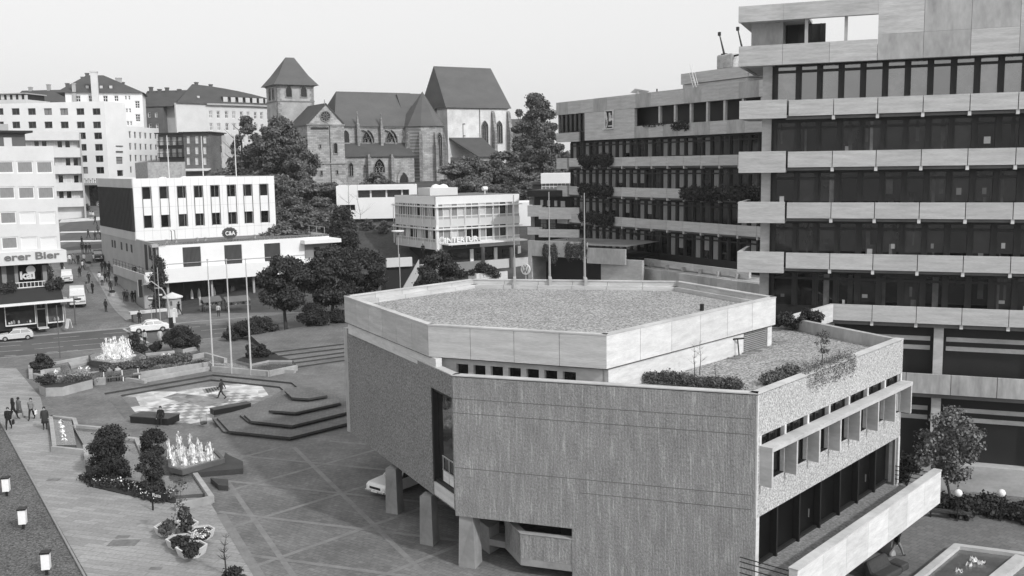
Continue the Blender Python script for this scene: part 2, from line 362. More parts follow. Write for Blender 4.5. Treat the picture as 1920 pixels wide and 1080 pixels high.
def block(root, u0, u1, v0, v1, z0, z1, mat, front=(), left=(), right=(), rec=.25, name='wall', par=.35, roofm=ROOFG, roof=True, wstyle=None, wmin=0):
    """box building body with openings; windows become parts. opening = (a,b,c,d,style,frame,nv,nh); style None = no window"""
    mb = MB(); I = T_front(0, v0)
    holes_wall(mb, I, u0, u1, z0, z1, front, rec)
    TL = T_left(u0, v1); L2 = [(v1-b, v1-a, *r) for a, b, *r in left]; holes_wall(mb, TL, 0, v1-v0, z0, z1, L2, rec)
    TR = T_right(u1, v0); R2 = [(a-v0, b-v0, *r) for a, b, *r in right]; holes_wall(mb, TR, 0, v1-v0, z0, z1, R2, rec)
    mb.add([(u1, v1, z0), (u0, v1, z0), (u0, v1, z1), (u1, v1, z1)], [(0, 1, 2, 3)])
    if roof:
        t = .25   # parapet rim and inner faces
        o = [(u0, v0), (u1, v0), (u1, v1), (u0, v1)]; i_ = [(u0+t, v0+t), (u1-t, v0+t), (u1-t, v1-t), (u0+t, v1-t)]
        for k in range(4):
            a, b = o[k], o[(k+1) % 4]; c, d = i_[(k+1) % 4], i_[k]
            mb.add([(a[0], a[1], z1), (b[0], b[1], z1), (c[0], c[1], z1), (d[0], d[1], z1)], [(0, 1, 2, 3)])
            mb.add([(d[0], d[1], z1), (c[0], c[1], z1), (c[0], c[1], z1-par), (d[0], d[1], z1-par)], [(0, 1, 2, 3)])
    wall = mb.build(name, mat, root)
    if roof:
        rb = MB(); rb.add([(*p, z1-par) for p in i_], [(0, 1, 2, 3)]); rb.build('roof', roofm, root)
    # dim room behind each opening is not needed: panes are opaque
    for T, H in ((I, front), (TL, L2), (TR, R2)):
        for h in H:
            st = h[4] if len(h) > 4 else 'dark'
            if st is None: continue
            fr = h[5] if len(h) > 5 else FRW; nv = h[6] if len(h) > 6 else 1; nh = h[7] if len(h) > 7 else 0
            add_win(root, T, h[0], h[1], h[2], h[3], st, fr, nv, nh, rec-.08)
    return wall
def rows(n, ua, ub, w_, zs, h, styles=('dark',), fr=FRW, nv=1, nh=0, skip=()):
    out = []
    for r_, z in enumerate(zs):
        for i in range(n):
            if (i, r_) in skip: continue
            c = ua+(ub-ua)*(i/(n-1) if n > 1 else .5); out.append((c-w_/2, c+w_/2, z, z+h, rnd.choice(styles), fr, nv, nh))
    return out
def text_part(txt, size, mat, parent, loc, rot=(math.pi/2, 0, 0), ext=.04, name='lettering', bold=.0, sx=1.0, align='LEFT'):
    c = bpy.data.curves.new('lettering', 'FONT'); c.body = txt; c.size = size; c.extrude = ext; c.offset = bold; c.align_x = align
    t = bpy.data.objects.new('tmp', c); col.objects.link(t)
    me = bpy.data.meshes.new_from_object(t.evaluated_get(bpy.context.evaluated_depsgraph_get())); bpy.data.objects.remove(t)
    me.materials.clear(); me.materials.append(mat)
    o = bpy.data.objects.new(name, me); col.objects.link(o)
    if parent: o.parent = parent
    o.location = loc; o.rotation_euler = rot; o.scale = (sx, 1, 1); return o
def gable(mb, u0, u1, v0, v1, z0, zr, vr=None, hip0=0, hip1=0, mi=0, over=.3):
    """roof with ridge along u; hips shorten the ridge at either end"""
    vr = (v0+v1)/2 if vr is None else vr; u0 -= over; u1 += over; v0 -= over; v1 += over
    vs_ = [(u0, v0, z0), (u1, v0, z0), (u1, v1, z0), (u0, v1, z0), (u0+hip0, vr, zr), (u1-hip1, vr, zr)]
    mb.add(vs_, [(0, 1, 5, 4), (2, 3, 4, 5), (3, 0, 4), (1, 2, 5), (0, 3, 2, 1)], mi)
# ================================================================== SETTING
xs = sorted(set([-1600, -900, -500, -350, -260, -200, -170, -150, -135, -120, -110, -102]+[round(-96+i*1.6, 2) for i in range(100)]+[70, 78, 90, 110, 140, 200, 300, 500, 900, 1600]))
ys = sorted(set([-60, -30, -10, 5, 15]+[round(20+i*1.6, 2) for i in range(150)]+[265, 275, 290, 310, 340, 390, 460, 560, 700, 1000, 1600]))
V = []; Fc = []; MI = []
nx = len(xs)
for y in ys:
    for x in xs:
        h = height(x, y)
        if y > 275: h += 6*noise.noise(Vector((x*.006, y*.006, 0)))*min(1, (y-275)/100)
        if h == 0: h = -.5 if y < 124 else -.03
        V.append((x, y, h))
for j in range(len(ys)-1):
    for i in range(nx-1):
        Fc.append((j*nx+i, j*nx+i+1, (j+1)*nx+i+1, (j+1)*nx+i)); cx, cy = (xs[i]+xs[i+1])/2, (ys[j]+ys[j+1])/2
        h = height(cx, cy)
        MI.append(2 if h < -1 else (0 if cy < 132 or (cx < -46-(cy-132)*.34 and cy < 230) else 1))
me = bpy.data.meshes.new('ground'); me.from_pydata(V, [], Fc)
PAVEC = mk_brick('courtyard_paving', .17, .5, .5, .03, .12, .8, rot=R(48), blotch=.2)
for m in (PAVES, GRASS, PAVEC): me.materials.append(m)
me.polygons.foreach_set('material_index', MI)
ground = bpy.data.objects.new('ground', me); col.objects.link(ground); struct(ground)
def sheet(name, polys, z, mat, thick=None):
    """polys: outline followed by holes, world xy"""
    pts = [[Vector((p[0], p[1], 0)) for p in pl] for pl in polys]
    tri = tessellate_polygon(pts); flat = [p for pl in pts for p in pl]
    me = bpy.data.meshes.new(name); vs_ = [(p.x, p.y, z) for p in flat]; fs = []
    for t in tri:
        a, b, c = (flat[i] for i in t); fs.append(t if (b-a).cross(c-a).z > 0 else t[::-1])
    if thick:
        n0 = len(vs_); vs_ += [(p.x, p.y, z-thick) for p in flat]; k = 0
        for pl in pts:
            n = len(pl)
            for i in range(n): fs.append((k+i, k+(i+1) % n, n0+k+(i+1) % n, n0+k+i))
            k += n
    me.from_pydata(vs_, [], fs); me.materials.append(mat); o = bpy.data.objects.new(name, me); col.objects.link(o); return struct(o)
def pp(L, z=0.0): return [P(a, b, z) for a, b in L]
def cw(x0, y0, s, L): return [(x0+a/s, y0+b/s) for a, b in L]
RN = Line(P(0, 671), P(400, 634)); RF = Line(P(0, 634), P(399, 600))
def rl(L, u, v=0): p = L.o+L.t*u+L.n*v; return (p.x, p.y)
# sunken board floor with two steps
hexo = pp([(195, 737), (399, 702), (547, 717), (558, 726), (531, 742), (470, 768), (398, 806), (234, 786)])
hexi = [Vector((p.x, p.y, 0)) for p in hexo]; cxy = sum(hexi, Vector())/len(hexi)
def shrink(poly, d):
    out = []; n = len(poly)
    for i in range(n):
        a, b, c = poly[i-1], poly[i], poly[(i+1) % n]
        e1 = (b-a).normalized(); e2 = (c-b).normalized(); n1 = Vector((-e1.y, e1.x, 0)); n2 = Vector((-e2.y, e2.x, 0))
        if n1.dot(cxy-b) < 0: n1 = -n1
        if n2.dot(cxy-b) < 0: n2 = -n2
        m = (n1+n2).normalized(); out.append(b+m*(d/max(.3, m.dot(n1))))
    return out
hex1 = shrink(hexi, 1.2)
plaza_out = [rl(RN, -60), rl(RN, 130), (60, 150), (10, 100), (4, 60), (0, 40), (0, 5), (-90, 5), (-110, 60)]
crt = ALINE
c0 = (10.47-5.5, 43.3)
plaza_out = [rl(RN, -60), rl(RN, 60), (22, 108), (22, 82), (-1.0, 52.0), (3.0, 45.0), (3.0, 5), (-90, 5), (-110, 60)]
sheet('plaza_paving', [plaza_out, hexi[::-1]], 0.0, PAVE)
sheet('plaza_lower_step', [hexi, hex1[::-1]], -.16, PAVE)
sheet('plaza_sunken_floor', [hex1], -.32, mk_brick('sunken_floor_setts', .2, .4, .3, .02, .1, .8, rot=.6))
for nm, pl, za, zb in (('plaza_step_riser', hexi, -.16, 0.0), ('plaza_step_riser', hex1, -.32, -.16)):
    b = MB(); n = len(pl)
    for i in range(n):
        p, q = pl[i], pl[(i+1) % n]; b.add([(p.x, p.y, za), (q.x, q.y, za), (q.x, q.y, zb+.002), (p.x, p.y, zb+.002)], [(0, 1, 2, 3)])
    struct(b.build(nm, BRICKD))
# pale patterned stone carpet and the chess board in the sunken floor
def sp(L, z=-.314): return pp(cw(200, 680, 5.333, L), z)
carpet = mk_pebble('pale_mosaic_paving', .58, 1.2, .6, 1.15, .0, .2)
sheet('mosaic_paving', [sp([(130, 330), (340, 285), (700, 290), (880, 255), (1160, 230), (1400, 200), (1540, 215), (1620, 325), (1280, 425), (1180, 470), (1075, 495), (1070, 570), (840, 610), (610, 560), (600, 545), (400, 520), (210, 548), (150, 455), (335, 432), (290, 345)])], -.314, carpet)
sheet('grey_mosaic_field', [sp([(560, 350), (700, 305), (1000, 335), (1130, 320), (1240, 330), (1210, 400), (1000, 440), (760, 400)])], -.309, mk_pebble('grey_mosaic', .24, 1.5, .6, 1.3, .0, .2))
chess_r = Line(P(322, 790, -.3), P(400, 770, -.3)); dk = MB()
for i in range(13):
    for j in range(9):
        if (i+j) % 2 == 0:
            q = [rl(chess_r, i*.72+a*.70, j*.72-1.2+b_*.70) for a, b_ in ((0, 0), (1, 0), (1, 1), (0, 1))]
            dk.add([(x, y, -.302) for x, y in q], [(0, 1, 2, 3)])
struct(dk.build('chess_board_squares', mk('dark_board_squares', .24, var=.15)))
st = MB()
for i in range(7):
    p0, p1 = P(384+i*5, 737-i*1.2, -.3), P(379+i*5, 729-i*1.0, -.3)
    d = Vector((.22, -.1, 0)); st.add([(p0.x, p0.y, -.304), (p0.x+.45, p0.y-.1, -.304), (p1.x+.45, p1.y-.1, -.304), (p1.x, p1.y, -.304)], [(0, 1, 2, 3)])
    a0, a1 = P(362+i*9, 768-i*1.6, -.3), P(356+i*9, 760-i*1.6, -.3)
struct(st.build('mosaic_dark_bars', mk('dark_board_squares', .2)))
# light slab path on the left, gravel bed beside it
path_poly = pp([(-30, 742), (8, 640), (60, 668), (92, 700), (92, 772), (98, 835), (154, 846), (166, 908), (390, 936), (486, 1090), (640, 1400), (150, 1400), (165, 1080), (5, 806)])
path_poly = pp([(-60, 690), (30, 690), (76, 745), (97, 835), (154, 845), (166, 908), (390, 936), (486, 1090), (640, 1400), (330, 1400), (167, 1085), (-30, 745)])
sheet('slab_path', [path_poly], .006, PAVEL)
sheet('gravel_bed', [pp([(-60, 700), (-2, 790), (165, 1082), (330, 1400), (-300, 1400)])], .010, GRAVELD)
b = MB(); a, c = P(0, 790), P(330, 1400)
KL = Line(a, c); b2 = at = None
kb = MB(); kb.box(0, 45, -.045, .045, -.05, .12); ko = kb.build('bed_kerb', KERB); ko.location = (a.x, a.y, 0); ko.rotation_euler.z = KL.ang; struct(ko)
# pale triangular strip grid on the plaza
strips = MB(); org = P(640, 925)
reg = pp([(447, 847), (560, 835), (700, 812), (740, 850), (900, 980), (1150, 1250), (560, 1250), (405, 965)])
def inside(x, y):
    c = False; n = len(reg)
    for i in range(n):
        a, b_ = reg[i], reg[i-1]
        if (a.y > y) != (b_.y > y) and x < (b_.x-a.x)*(y-a.y)/(b_.y-a.y)+a.x: c = not c
    return c
for azd, k0, k1, step in ((153.3, -5, 4, 5.6), (43.5, -9, 7, 5.6), (109.3, -9, 9, 4.9)):
    Ld = Line(org, az=azd)
    for k in range(k0, k1):
        v = k*step; run = [u for u in [i*.4-60 for i in range(300)] if inside(*rl(Ld, u, v))]
        if len(run) > 3:
            wd = .15; q = [rl(Ld, run[0], v-wd), rl(Ld, run[-1], v-wd), rl(Ld, run[-1], v+wd), rl(Ld, run[0], v+wd)]
            zz = {153.3: .004, 43.5: .008, 109.3: .012}[azd]; strips.add([(x, y, zz) for x, y in q], [(0, 1, 2, 3)])
a_, b_ = P(415, 964), P(560, 1200); Ls = Line(a_, b_); q = [rl(Ls, 0, -.25), rl(Ls, 25, -.25), rl(Ls, 25, .25), rl(Ls, 0, .25)]; strips.add([(x, y, .016) for x, y in q], [(0, 1, 2, 3)])
struct(strips.build('paving_strips', STRIP))
sheet('lighter_plaza_field', [pp([(556, 718), (660, 690), (660, 780), (600, 745)])], .005, mk_brick('worn_plaza_slabs', .17, .6, .4, .02, .1, .85, rot=.6))
for k_, (px, py, w_) in enumerate(((232, 1018, .75), (230, 1007, .35), (292, 1066, .3), (655, 1010, .35), (590, 925, .3), (100, 900, .4))):
    p = P(px, py, 0); b = MB(); b.box(p.x-w_, p.x+w_, p.y-w_*.6, p.y+w_*.6, .007, .012+.001*k_); o = struct(b.build('drain_cover', mk('drain_cover_iron', .16, var=.3, scale=3)))
# road
sheet('road', [[rl(RN, -120), rl(RN, 160), rl(RF, 160), rl(RF, -120)]], -.12, ASPH)
sheet('road_base', [[rl(RN, -120, -1), rl(RN, 160, -1), rl(RF, 160, 1), rl(RF, -120, 1)]], -.30, ASPH)
kb = MB(); kb.box(-120, 160, -.15, .15, -.3, .012); k = kb.build('road_kerb', KERB); k.location = (*RN.o, 0); k.rotation_euler.z = RN.ang; struct(k)
kb = MB(); kb.box(-120, 160, -.15, .15, -.3, .012); k = kb.build('road_kerb', KERB); k.location = (*RF.o, 0); k.rotation_euler.z = RF.ang; struct(k)
mkb = MB()
def seg(p, q, wd=.075, z=-.114):
    p, q = Vector((p[0], p[1], 0)), Vector((q[0], q[1], 0)); d = (q-p).normalized(); n = Vector((-d.y, d.x, 0))*wd
    mkb.add([((p-n).x, (p-n).y, z), ((q-n).x, (q-n).y, z), ((q+n).x, (q+n).y, z), ((p+n).x, (p+n).y, z)], [(0, 1, 2, 3)])
def lane(pts, n=None):
    for (a, c) in pts: seg(P(*a, -.12), P(*c, -.12))
c1 = lambda x, y: (x/4.8, 580+y/4.8)
lane([(c1(0, 335), c1(185, 322)), (c1(285, 315), c1(880, 262)), (c1(0, 382), c1(205, 367)), (c1(310, 358), c1(570, 335)), (c1(655, 328), c1(1240, 278)), (c1(480, 260), c1(715, 240)),
      (c1(420, 388), c1(520, 380)), (c1(600, 375), c1(700, 366)), (c1(40, 420), c1(145, 413)), (c1(900, 262), c1(1195, 236)), (c1(930, 220), c1(1160, 203)), (c1(0, 300), c1(200, 288))])
c2 = lambda x, y: (240+x/7.7125, 520+y/7.7125)
lane([(c2(750, 735), c2(1040, 710)), (c2(1060, 770), c2(1480, 735)), (c2(570, 690), c2(900, 665)), (c2(1130, 690), c2(1430, 675)), (c2(1250, 812), c2(1365, 805)), (c2(0, 850), c2(70, 845)), (c2(930, 655), c2(1650, 590))])
lane([((487, 627), (520, 621)), ((540, 617), (575, 612)), ((600, 610), (650, 603)), ((470, 616), (520, 610))])
seg(P(231, 616, -.12), P(278, 643, -.12), .16); seg(P(312, 612, -.12), P(362, 637, -.12), .16)
struct(mkb.build('road_markings', MARK))
# cross bands and pavement edge on the climbing street (draped strips)
def drape(name, pxs, wd, mat, n=24, lift=.03):
    b = MB()
    for k in range(len(pxs)-1):
        a, c = G(*pxs[k]), G(*pxs[k+1]); d = (c-a); d.z = 0; nrm = Vector((-d.y, d.x, 0)).normalized()*wd
        for i in range(n):
            p, q = a.lerp(c, i/n), a.lerp(c, (i+1)/n); vs_ = []
            for s_ in (p-nrm, q-nrm, q+nrm, p+nrm): vs_.append((s_.x, s_.y, height(s_.x, s_.y)+lift))
            b.add(vs_, [(0, 1, 2, 3)])
    return struct(b.build(name, mat))
drape('street_band', [(113, 436), (205, 434)], .6, CONCW); drape('street_band', [(113, 453), (205, 452)], .6, CONCW)
drape('street_band', [(113, 415), (196, 410)], 2.0, CONCW); drape('street_band', [(116, 474), (196, 470)], 1.6, PAVEL)
drape('street_dark_band', [(113, 444), (205, 443)], 4.2, PAVESD, 16, .02); drape('street_dark_band', [(113, 462), (205, 461)], 3.6, PAVESD, 16, .02); drape('street_dark_band', [(113, 425), (200, 423)], 5.0, PAVESD, 16, .02)
drape('street_gutter', [(166, 497), (196, 545), (240, 602)], .2, PAVEL, 30, .02)
def dstrip(name, L, mat, lift):
    b = MB(); n = 14
    for k in range(len(L)-1):
        (a0, a1), (b0, b1) = L[k], L[k+1]; A0, A1, B0, B1 = G(*a0), G(*a1), G(*b0), G(*b1)
        for i in range(n):
            for j in range(n):
                vs_ = []
                for s_, t_ in ((i, j), (i+1, j), (i+1, j+1), (i, j+1)):
                    p = A0.lerp(B0, s_/n).lerp(A1.lerp(B1, s_/n), t_/n); vs_.append((p.x, p.y, height(p.x, p.y)+lift))
                b.add(vs_, [(0, 1, 2, 3)])
    return struct(b.build(name, mat))
dstrip('street_pavement', [((168, 497), (192, 490)), ((198, 545), (240, 552)), ((240, 600), (300, 596))], PAVEL, .05)
# ================================================================== COUNCIL HALL (foreground pavilion)
hA = P(650, 615, 9.5); hB = P(848, 705, 9.5); hC = P(1421, 740, 9.5); hD = P(1694, 636, 9.5)
U_ = [P(645, 555, 11.6), P(802, 609, 11.6), P(1137, 628, 11.6), P(1455, 557, 11.6), P(1273, 527, 11.6), P(885, 523, 11.6)]
hall = thing('council_hall', 'large windowless polygonal concrete hall raised on piers with flat gravel roof and ribbed walls', 'hall', (0, 0, 0))
LA, LB, LC = Line(hC, hD), Line(hB, hC), Line(hA, hB)
def onface(L, parent, name='group'):
    return Matrix.Translation((L.o.x, L.o.y, 0)) @ Matrix.Rotation(L.ang, 4, 'Z')
def inward(L, u, v): p = L.o+L.t*u+L.n*v; return (p.x, p.y)
def part_on(L, mb, name, mats, label=None, parent=None, **k):
    o = mb.build(name, mats, parent or hall, **k); o.matrix_local = onface(L, hall)
    if label: o['label'] = label
    return o
wc = (hB-hA).length; wb = (hC-hB).length; wa = (hD-hC).length
# wall C (shaded, left) with the tall corner window
u0, u1 = wc-2.75, wc-.12
b = MB(); holes_wall(b, T_front(), 0, u0, 2.85, 9.45, [], .3); holes_wall(b, T_front(), u0, wc, 2.85, 9.45, [(u0, u1, 2.86, 8.42)], .35)
b.box(0, wc, .0, .45, 9.45, 9.5); b.add([(0, .45, 2.85), (wc, .45, 2.85), (wc, .45, 9.45), (0, .45, 9.45)], [(0, 3, 2, 1)])
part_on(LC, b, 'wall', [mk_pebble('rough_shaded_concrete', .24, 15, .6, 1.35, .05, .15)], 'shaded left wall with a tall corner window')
b = MB(); b.box(u0+.02, u1-.02, .05, .4, 2.87, 3.55); part_on(LC, b, 'window_apron', CONCW)
b = MB(); b.add([(u0, .3, 3.6), (u1, .3, 3.6), (u1, .3, 8.4), (u0, .3, 8.4)], [(0, 1, 2, 3)]); wn = part_on(LC, b, 'window', mk_glass('corner_window_glass', .02, .05, 1.7))
b = MB(); b.box(u0, u0+.14, .03, .34, 3.56, 8.41); b.box(u1-.08, u1, .05, .34, 3.56, 8.41); b.box(u0+.14, u1-.08, .1, .34, 3.56, 3.72); b.box(u0+.14, u1-.08, .1, .34, 8.26, 8.41); part_on(LC, b, 'window_frame', DARKM)
b = MB()
for z in (4.3, 5.0): b.box(u0+.7, u1-.1, .24, .28, z, z+.05)
for i in range(3): b.box(u0+.75+i*.75, u0+.79+i*.75, .24, .28, 3.75, 5.0)
part_on(LC, b, 'inner_railing', STEEL)
b = MB(); b.box(u0+.8, u1-.1, .25, .285, 3.75, 4.35); part_on(LC, b, 'pale_parapet_panel', CONCW)
# wall B (front): upper slab of ribs, courses marked by joints; lower right part reaches the ground
b = MB()
zc = [9.46, 8.42, 7.72, 5.2, 4.0]
b.add([(0, 0, 2.6), (wb, 0, 2.6), (wb, 0, 9.46), (0, 0, 9.46)], [(0, 1, 2, 3)])
ux = 5.85
b.add([(ux, 0, -3), (wb, 0, -3), (wb, 0, 2.6), (ux, 0, 2.6)], [(0, 1, 2, 3)]); b.add([(ux, 0, -3), (ux, .6, -3), (ux, .6, 2.6), (ux, 0, 2.6)], [(3, 2, 1, 0)])
b.add([(0, 0, 2.6), (ux, 0, 2.6), (ux, .6, 2.6), (0, .6, 2.6)], [(3, 2, 1, 0)])
part_on(LB, b, 'wall', RIB, 'front wall of vertically ribbed broken concrete')
b = MB()
for z, a, c in ((8.40, 0, wb), (7.70, 0, wb), (5.0, 0, wb), (4.35, 6.2, wb)): b.box(a+.02, c-.2, -.008, -.003, z, z+.03)
part_on(LB, b, 'wall_joint', mk('joint_line', .15, var=.2))
# stair balcony tucked under wall B
b = MB(); b.prism([(3.3, .02), (ux-.01, .02), (ux-.01, .32), (3.42, .32)], .84, 2.06); b.prism([(1.9, 1.75), (3.28, .03), (3.4, .33), (2.1, 1.95)], .84, 2.06); part_on(LB, b, 'stair_parapet', RIB)
b = MB(); b.prism([(1.9, 1.72), (3.3, -.01), (ux-.01, -.01), (ux-.01, .34), (3.44, .34), (2.1, 1.97)], 2.063, 2.1); part_on(LB, b, 'parapet_coping', PLC)
b = MB(); b.prism([(1.0, 1.9), (1.9, 1.75), (3.3, .02), (ux-.01, .02), (ux-.01, 2.6), (1.2, 2.8)], .5, .83); b.prism([(-.6, 3.4), (1.0, 1.9), (1.2, 2.8), (0, 4.0)], 0.02, 1.4); part_on(LB, b, 'stair_landing', PIERM)
b = MB(); b.box(5.2, wb, -1.1, -.7, -.25, .15); part_on(LB, b, 'low_beam', PLC)
# wall A (right, sunlit): aggregate band, window slots, aggregate apron, glazed ground storey
posts = [.3, 2.65, 4.97, 7.3, 9.63, 11.97, 14.3, 16.6]
b = MB(); b.box(-.0, wa, .0, .4, 7.62, 9.46, 0); part_on(LA, b, 'wall', AGG, 'sunlit right wall above the windows')
b = MB()
b.box(.0, wa, .0, .35, 3.98, 5.45); b.box(-.0, .28, .0, .35, 5.45, 7.62); part_on(LA, b, 'wall_apron', AGG)
for i in range(7):
    a, c = posts[i]+.09, posts[i+1]-.09
    b = MB(); b.add([(a, .26, 5.4), (c, .26, 5.4), (c, .26, 7.66), (a, .26, 7.66)], [(0, 1, 2, 3)]); part_on(LA, b, 'window', GLASS)
    b = MB(); b.box(a, a+.06, .19, .25, 5.46, 7.61); b.box(c-.06, c, .19, .25, 5.46, 7.61); b.box(a+.06, c-.06, .19, .25, 7.5, 7.61); b.box((a+c)/2-.03, (a+c)/2+.03, .19, .25, 5.46, 7.5); part_on(LA, b, 'window_frame', DARKM)
    b = MB(); b.box(a, c, .0, .25, 5.452, 5.47); part_on(LA, b, 'window_sill', DARKM)
for i, x in enumerate(posts):
    b = MB(); b.box(x-.09, x+.09, -.01, .35, 5.45, 7.62); part_on(LA, b, 'post', CONCW)
for i, x in enumerate(posts):
    b = MB(); b.box(x-.07, x+.07, -.6, .0, 5.42, 7.0)
    part_on(LA, b, 'fin', CONCP)
b = MB(); b.box(.2, 16.7, -.62, -.0, 7.0, 7.2); part_on(LA, b, 'ledge', CONCP)
b = MB(); b.box(-.0, .3, -.01, .5, -3, 3.98); b.box(wa-.25, wa, -.01, .5, 1.3, 3.98); b.box(-.02, .08, -.02, .05, 3.98, 9.46); part_on(LA, b, 'corner_pier', CONCW)
for i in range(7):
    a, c = .45+i*2.3, .45+(i+1)*2.3
    b = MB(); b.add([(a, .7, 1.35), (c, .7, 1.35), (c, .7, 4.0), (a, .7, 4.0)], [(0, 1, 2, 3)]); part_on(LA, b, 'glass_wall_bay', FOYG)
    b = MB(); b.box(a-.06, a+.06, .35, .68, 1.3, 3.98); b.box(a+.06, c-.06, .5, .68, 1.3, 1.42); part_on(LA, b, 'mullion', DARKM)
    if i in (2, 5):
        b = MB(); b.box(a+1.1, a+1.13, .4, .45, 2.2, 2.6); part_on(LA, b, 'door_handle', CHROME)
b = MB(); b.box(.3, wa, .2, .66, 3.90, 3.975); part_on(LA, b, 'soffit', DARKM)
# terrace with its long pale parapet
b = MB(); b.box(-1.1, 16.1, -2.12, .68, 1.0, 1.3); part_on(LA, b, 'terrace_floor', mk_pebble('terrace_wash_concrete', .24, 12, .7, 1.3, .01, .2))
for i in range(7):
    a = -1.1+i*2.46; b = MB(); b.box(a+.006, a+2.454, -2.5, -2.12, .83, 2.64); part_on(LA, b, 'terrace_parapet', CONCW)
b = MB(); b.box(-1.12, 16.15, -2.53, -2.09, 2.643, 2.70); part_on(LA, b, 'parapet_coping', CONCP)
b = MB()
for z in (1.55, 1.8, 2.05, 2.3, 2.5): b.tube((-1.0, -2.3, z), (-1.0, .2, z), .025, n=6)
part_on(LA, b, 'end_railing', BLACK)
b = MB()
for z in (1.55, 1.8, 2.05, 2.3): b.tube((16.5, -2.3, z), (16.5, .2, z), .025, n=6)
part_on(LA, b, 'end_railing', BLACK)
# structure filling: floor slab under the hall, back walls
hE = P(1470, 592, 9.5)
bot = [(p.x, p.y) for p in (hA, hB, hC, hD, hE, P(1273, 527, 11.6), P(885, 523, 11.6))]
cen = Vector((sum(p[0] for p in bot)/7, sum(p[1] for p in bot)/7))
inb = [(p[0]+(cen.x-p[0])*.03, p[1]+(cen.y-p[1])*.03) for p in bot]
inb2 = inb[:2]+[inward(LB, wb-.5, 1.5), inward(LA, wa-.3, 1.5)]+inb[4:]
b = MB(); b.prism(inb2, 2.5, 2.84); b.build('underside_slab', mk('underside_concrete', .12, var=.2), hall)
rt = MB(); rt.prism(inb, 8.5, 8.8); rt.build('terrace_roof', GRAVEL, hall)
# core below hall
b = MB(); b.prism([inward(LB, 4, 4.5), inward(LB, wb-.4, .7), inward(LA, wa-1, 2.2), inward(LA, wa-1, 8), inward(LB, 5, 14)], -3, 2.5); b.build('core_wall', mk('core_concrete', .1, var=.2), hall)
# back walls of the lower storey
for a, c in ((hA, P(885, 523, 11.6)), (hE, hD)):
    Lx = Line(a, c); l_ = (Vector((c.x, c.y))-Vector((a.x, a.y))).length
    b = MB(); b.box(0, l_, -.35 if a is hE else .0, .0 if a is hE else .35, -3 if a is hE else 2.85, 9.5); part_on(Lx, b, 'back_wall', CONCD)
# copings
def coping(pts, z, wd, h, mat, name='coping', close=False, inset=0):
    n = len(pts)
    for i in range(n if close else n-1):
        a, c = pts[i], pts[(i+1) % n]; L = Line(a, c); l_ = (Vector((c.x, c.y))-Vector((a.x, a.y))).length
        b = MB(); b.box(-.02, l_-.0, -.03, wd, z, z+h); part_on(L, b, name, mat)
coping([hA, hB, hC, hD], 9.505, .42, .05, CONCP)
# lower terrace parapet inner faces
for L, l_ in ((LB, wb), (LA, wa)):
    b = MB(); b.box(.3, l_-.35, .401, .43, 8.8, 9.5); part_on(L, b, 'parapet_inner_face', CONCD)
# upper roof parapet: board-marked panels
nseg = {0: 6, 1: 4, 2: 6, 3: 4, 4: 6, 5: 5}
for i in range(6):
    a, c = U_[i], U_[(i+1) % 6]; L = Line(a, c); l_ = (Vector((c.x, c.y))-Vector((a.x, a.y))).length
    n = nseg[i]; z0 = 10.0
    for k in range(n):
        ua, ub = l_*k/n, l_*(k+1)/n
        b = MB(); b.box(ua+.012, ub-.012, 0, .3, z0, 11.55)
        if i in (3, 4, 5): b.box(ua+.012, ub-.012, .3, .62, z0+.6, 11.28)
        part_on(L, b, 'parapet_panel', CONC if i != 2 else CONCW)  # sun-facing side takes paler concrete, sunlight put into its colour
    b = MB(); b.box(0, l_, -.02, .34, 11.553, 11.62); part_on(L, b, 'coping', CONCP)
    b = MB(); b.box(.0, l_, .02, .28, 9.96, 11.5); part_on(L, b, 'parapet_core', DARKM)
uin = [(p.x+(cen.x-p.x)*.05, p.y+(cen.y-p.y)*.03) for p in U_]
b = MB(); b.prism([(p.x+(cen.x-p.x)*.02, p.y+(cen.y-p.y)*.01) for p in U_], 10.0, 11.02); b.build('upper_roof', GRAVEL, hall)
# clerestory wall below the parapet
L = Line(U_[1], U_[2]); l_ = (Vector((U_[2].x, U_[2].y))-Vector((U_[1].x, U_[1].y))).length
ho = [(1.35+i*.94, 1.35+i*.94+.66, 8.75, 9.66) for i in range(7)]
b = MB(); holes_wall(b, T_front(0, .35), .3, l_-.3, 8.6, 9.97, ho, .3); b.add([(.3, .66, 8.6), (l_-.3, .66, 8.6), (l_-.3, .66, 9.97), (.3, .66, 9.97)], [(3, 2, 1, 0)]); part_on(L, b, 'clerestory_wall', CONCP)
for h in ho:
    b = MB(); b.add([(h[0], .6, h[2]), (h[1], .6, h[2]), (h[1], .6, h[3]), (h[0], .6, h[3])], [(0, 1, 2, 3)]); part_on(L, b, 'clerestory_window', GLASS)
L = Line(U_[2], U_[3]); l_ = (Vector((U_[3].x, U_[3].y))-Vector((U_[2].x, U_[2].y))).length
b = MB(); b.box(.3, l_-3.4, .12, .6, 8.6, 9.97); b.box(l_-.7, l_-.2, .12, .6, 8.6, 9.97); part_on(L, b, 'clerestory_wall', CONCW)
b = MB(); b.box(l_-3.4, l_-.7, .4, .6, 8.8, 9.97)
for i in range(10): b.box(l_-3.38, l_-.72, .16, .4, 8.85+i*.11, 8.9+i*.11)
part_on(L, b, 'louvre', mk('louvre_metal', .3, var=.1))
L = Line(U_[0], U_[1]); l_ = (Vector((U_[1].x, U_[1].y))-Vector((U_[0].x, U_[0].y))).length
b = MB(); b.box(.2, l_+.6, .12, .45, 9.3, 9.97); part_on(L, b, 'clerestory_wall', CONCW)
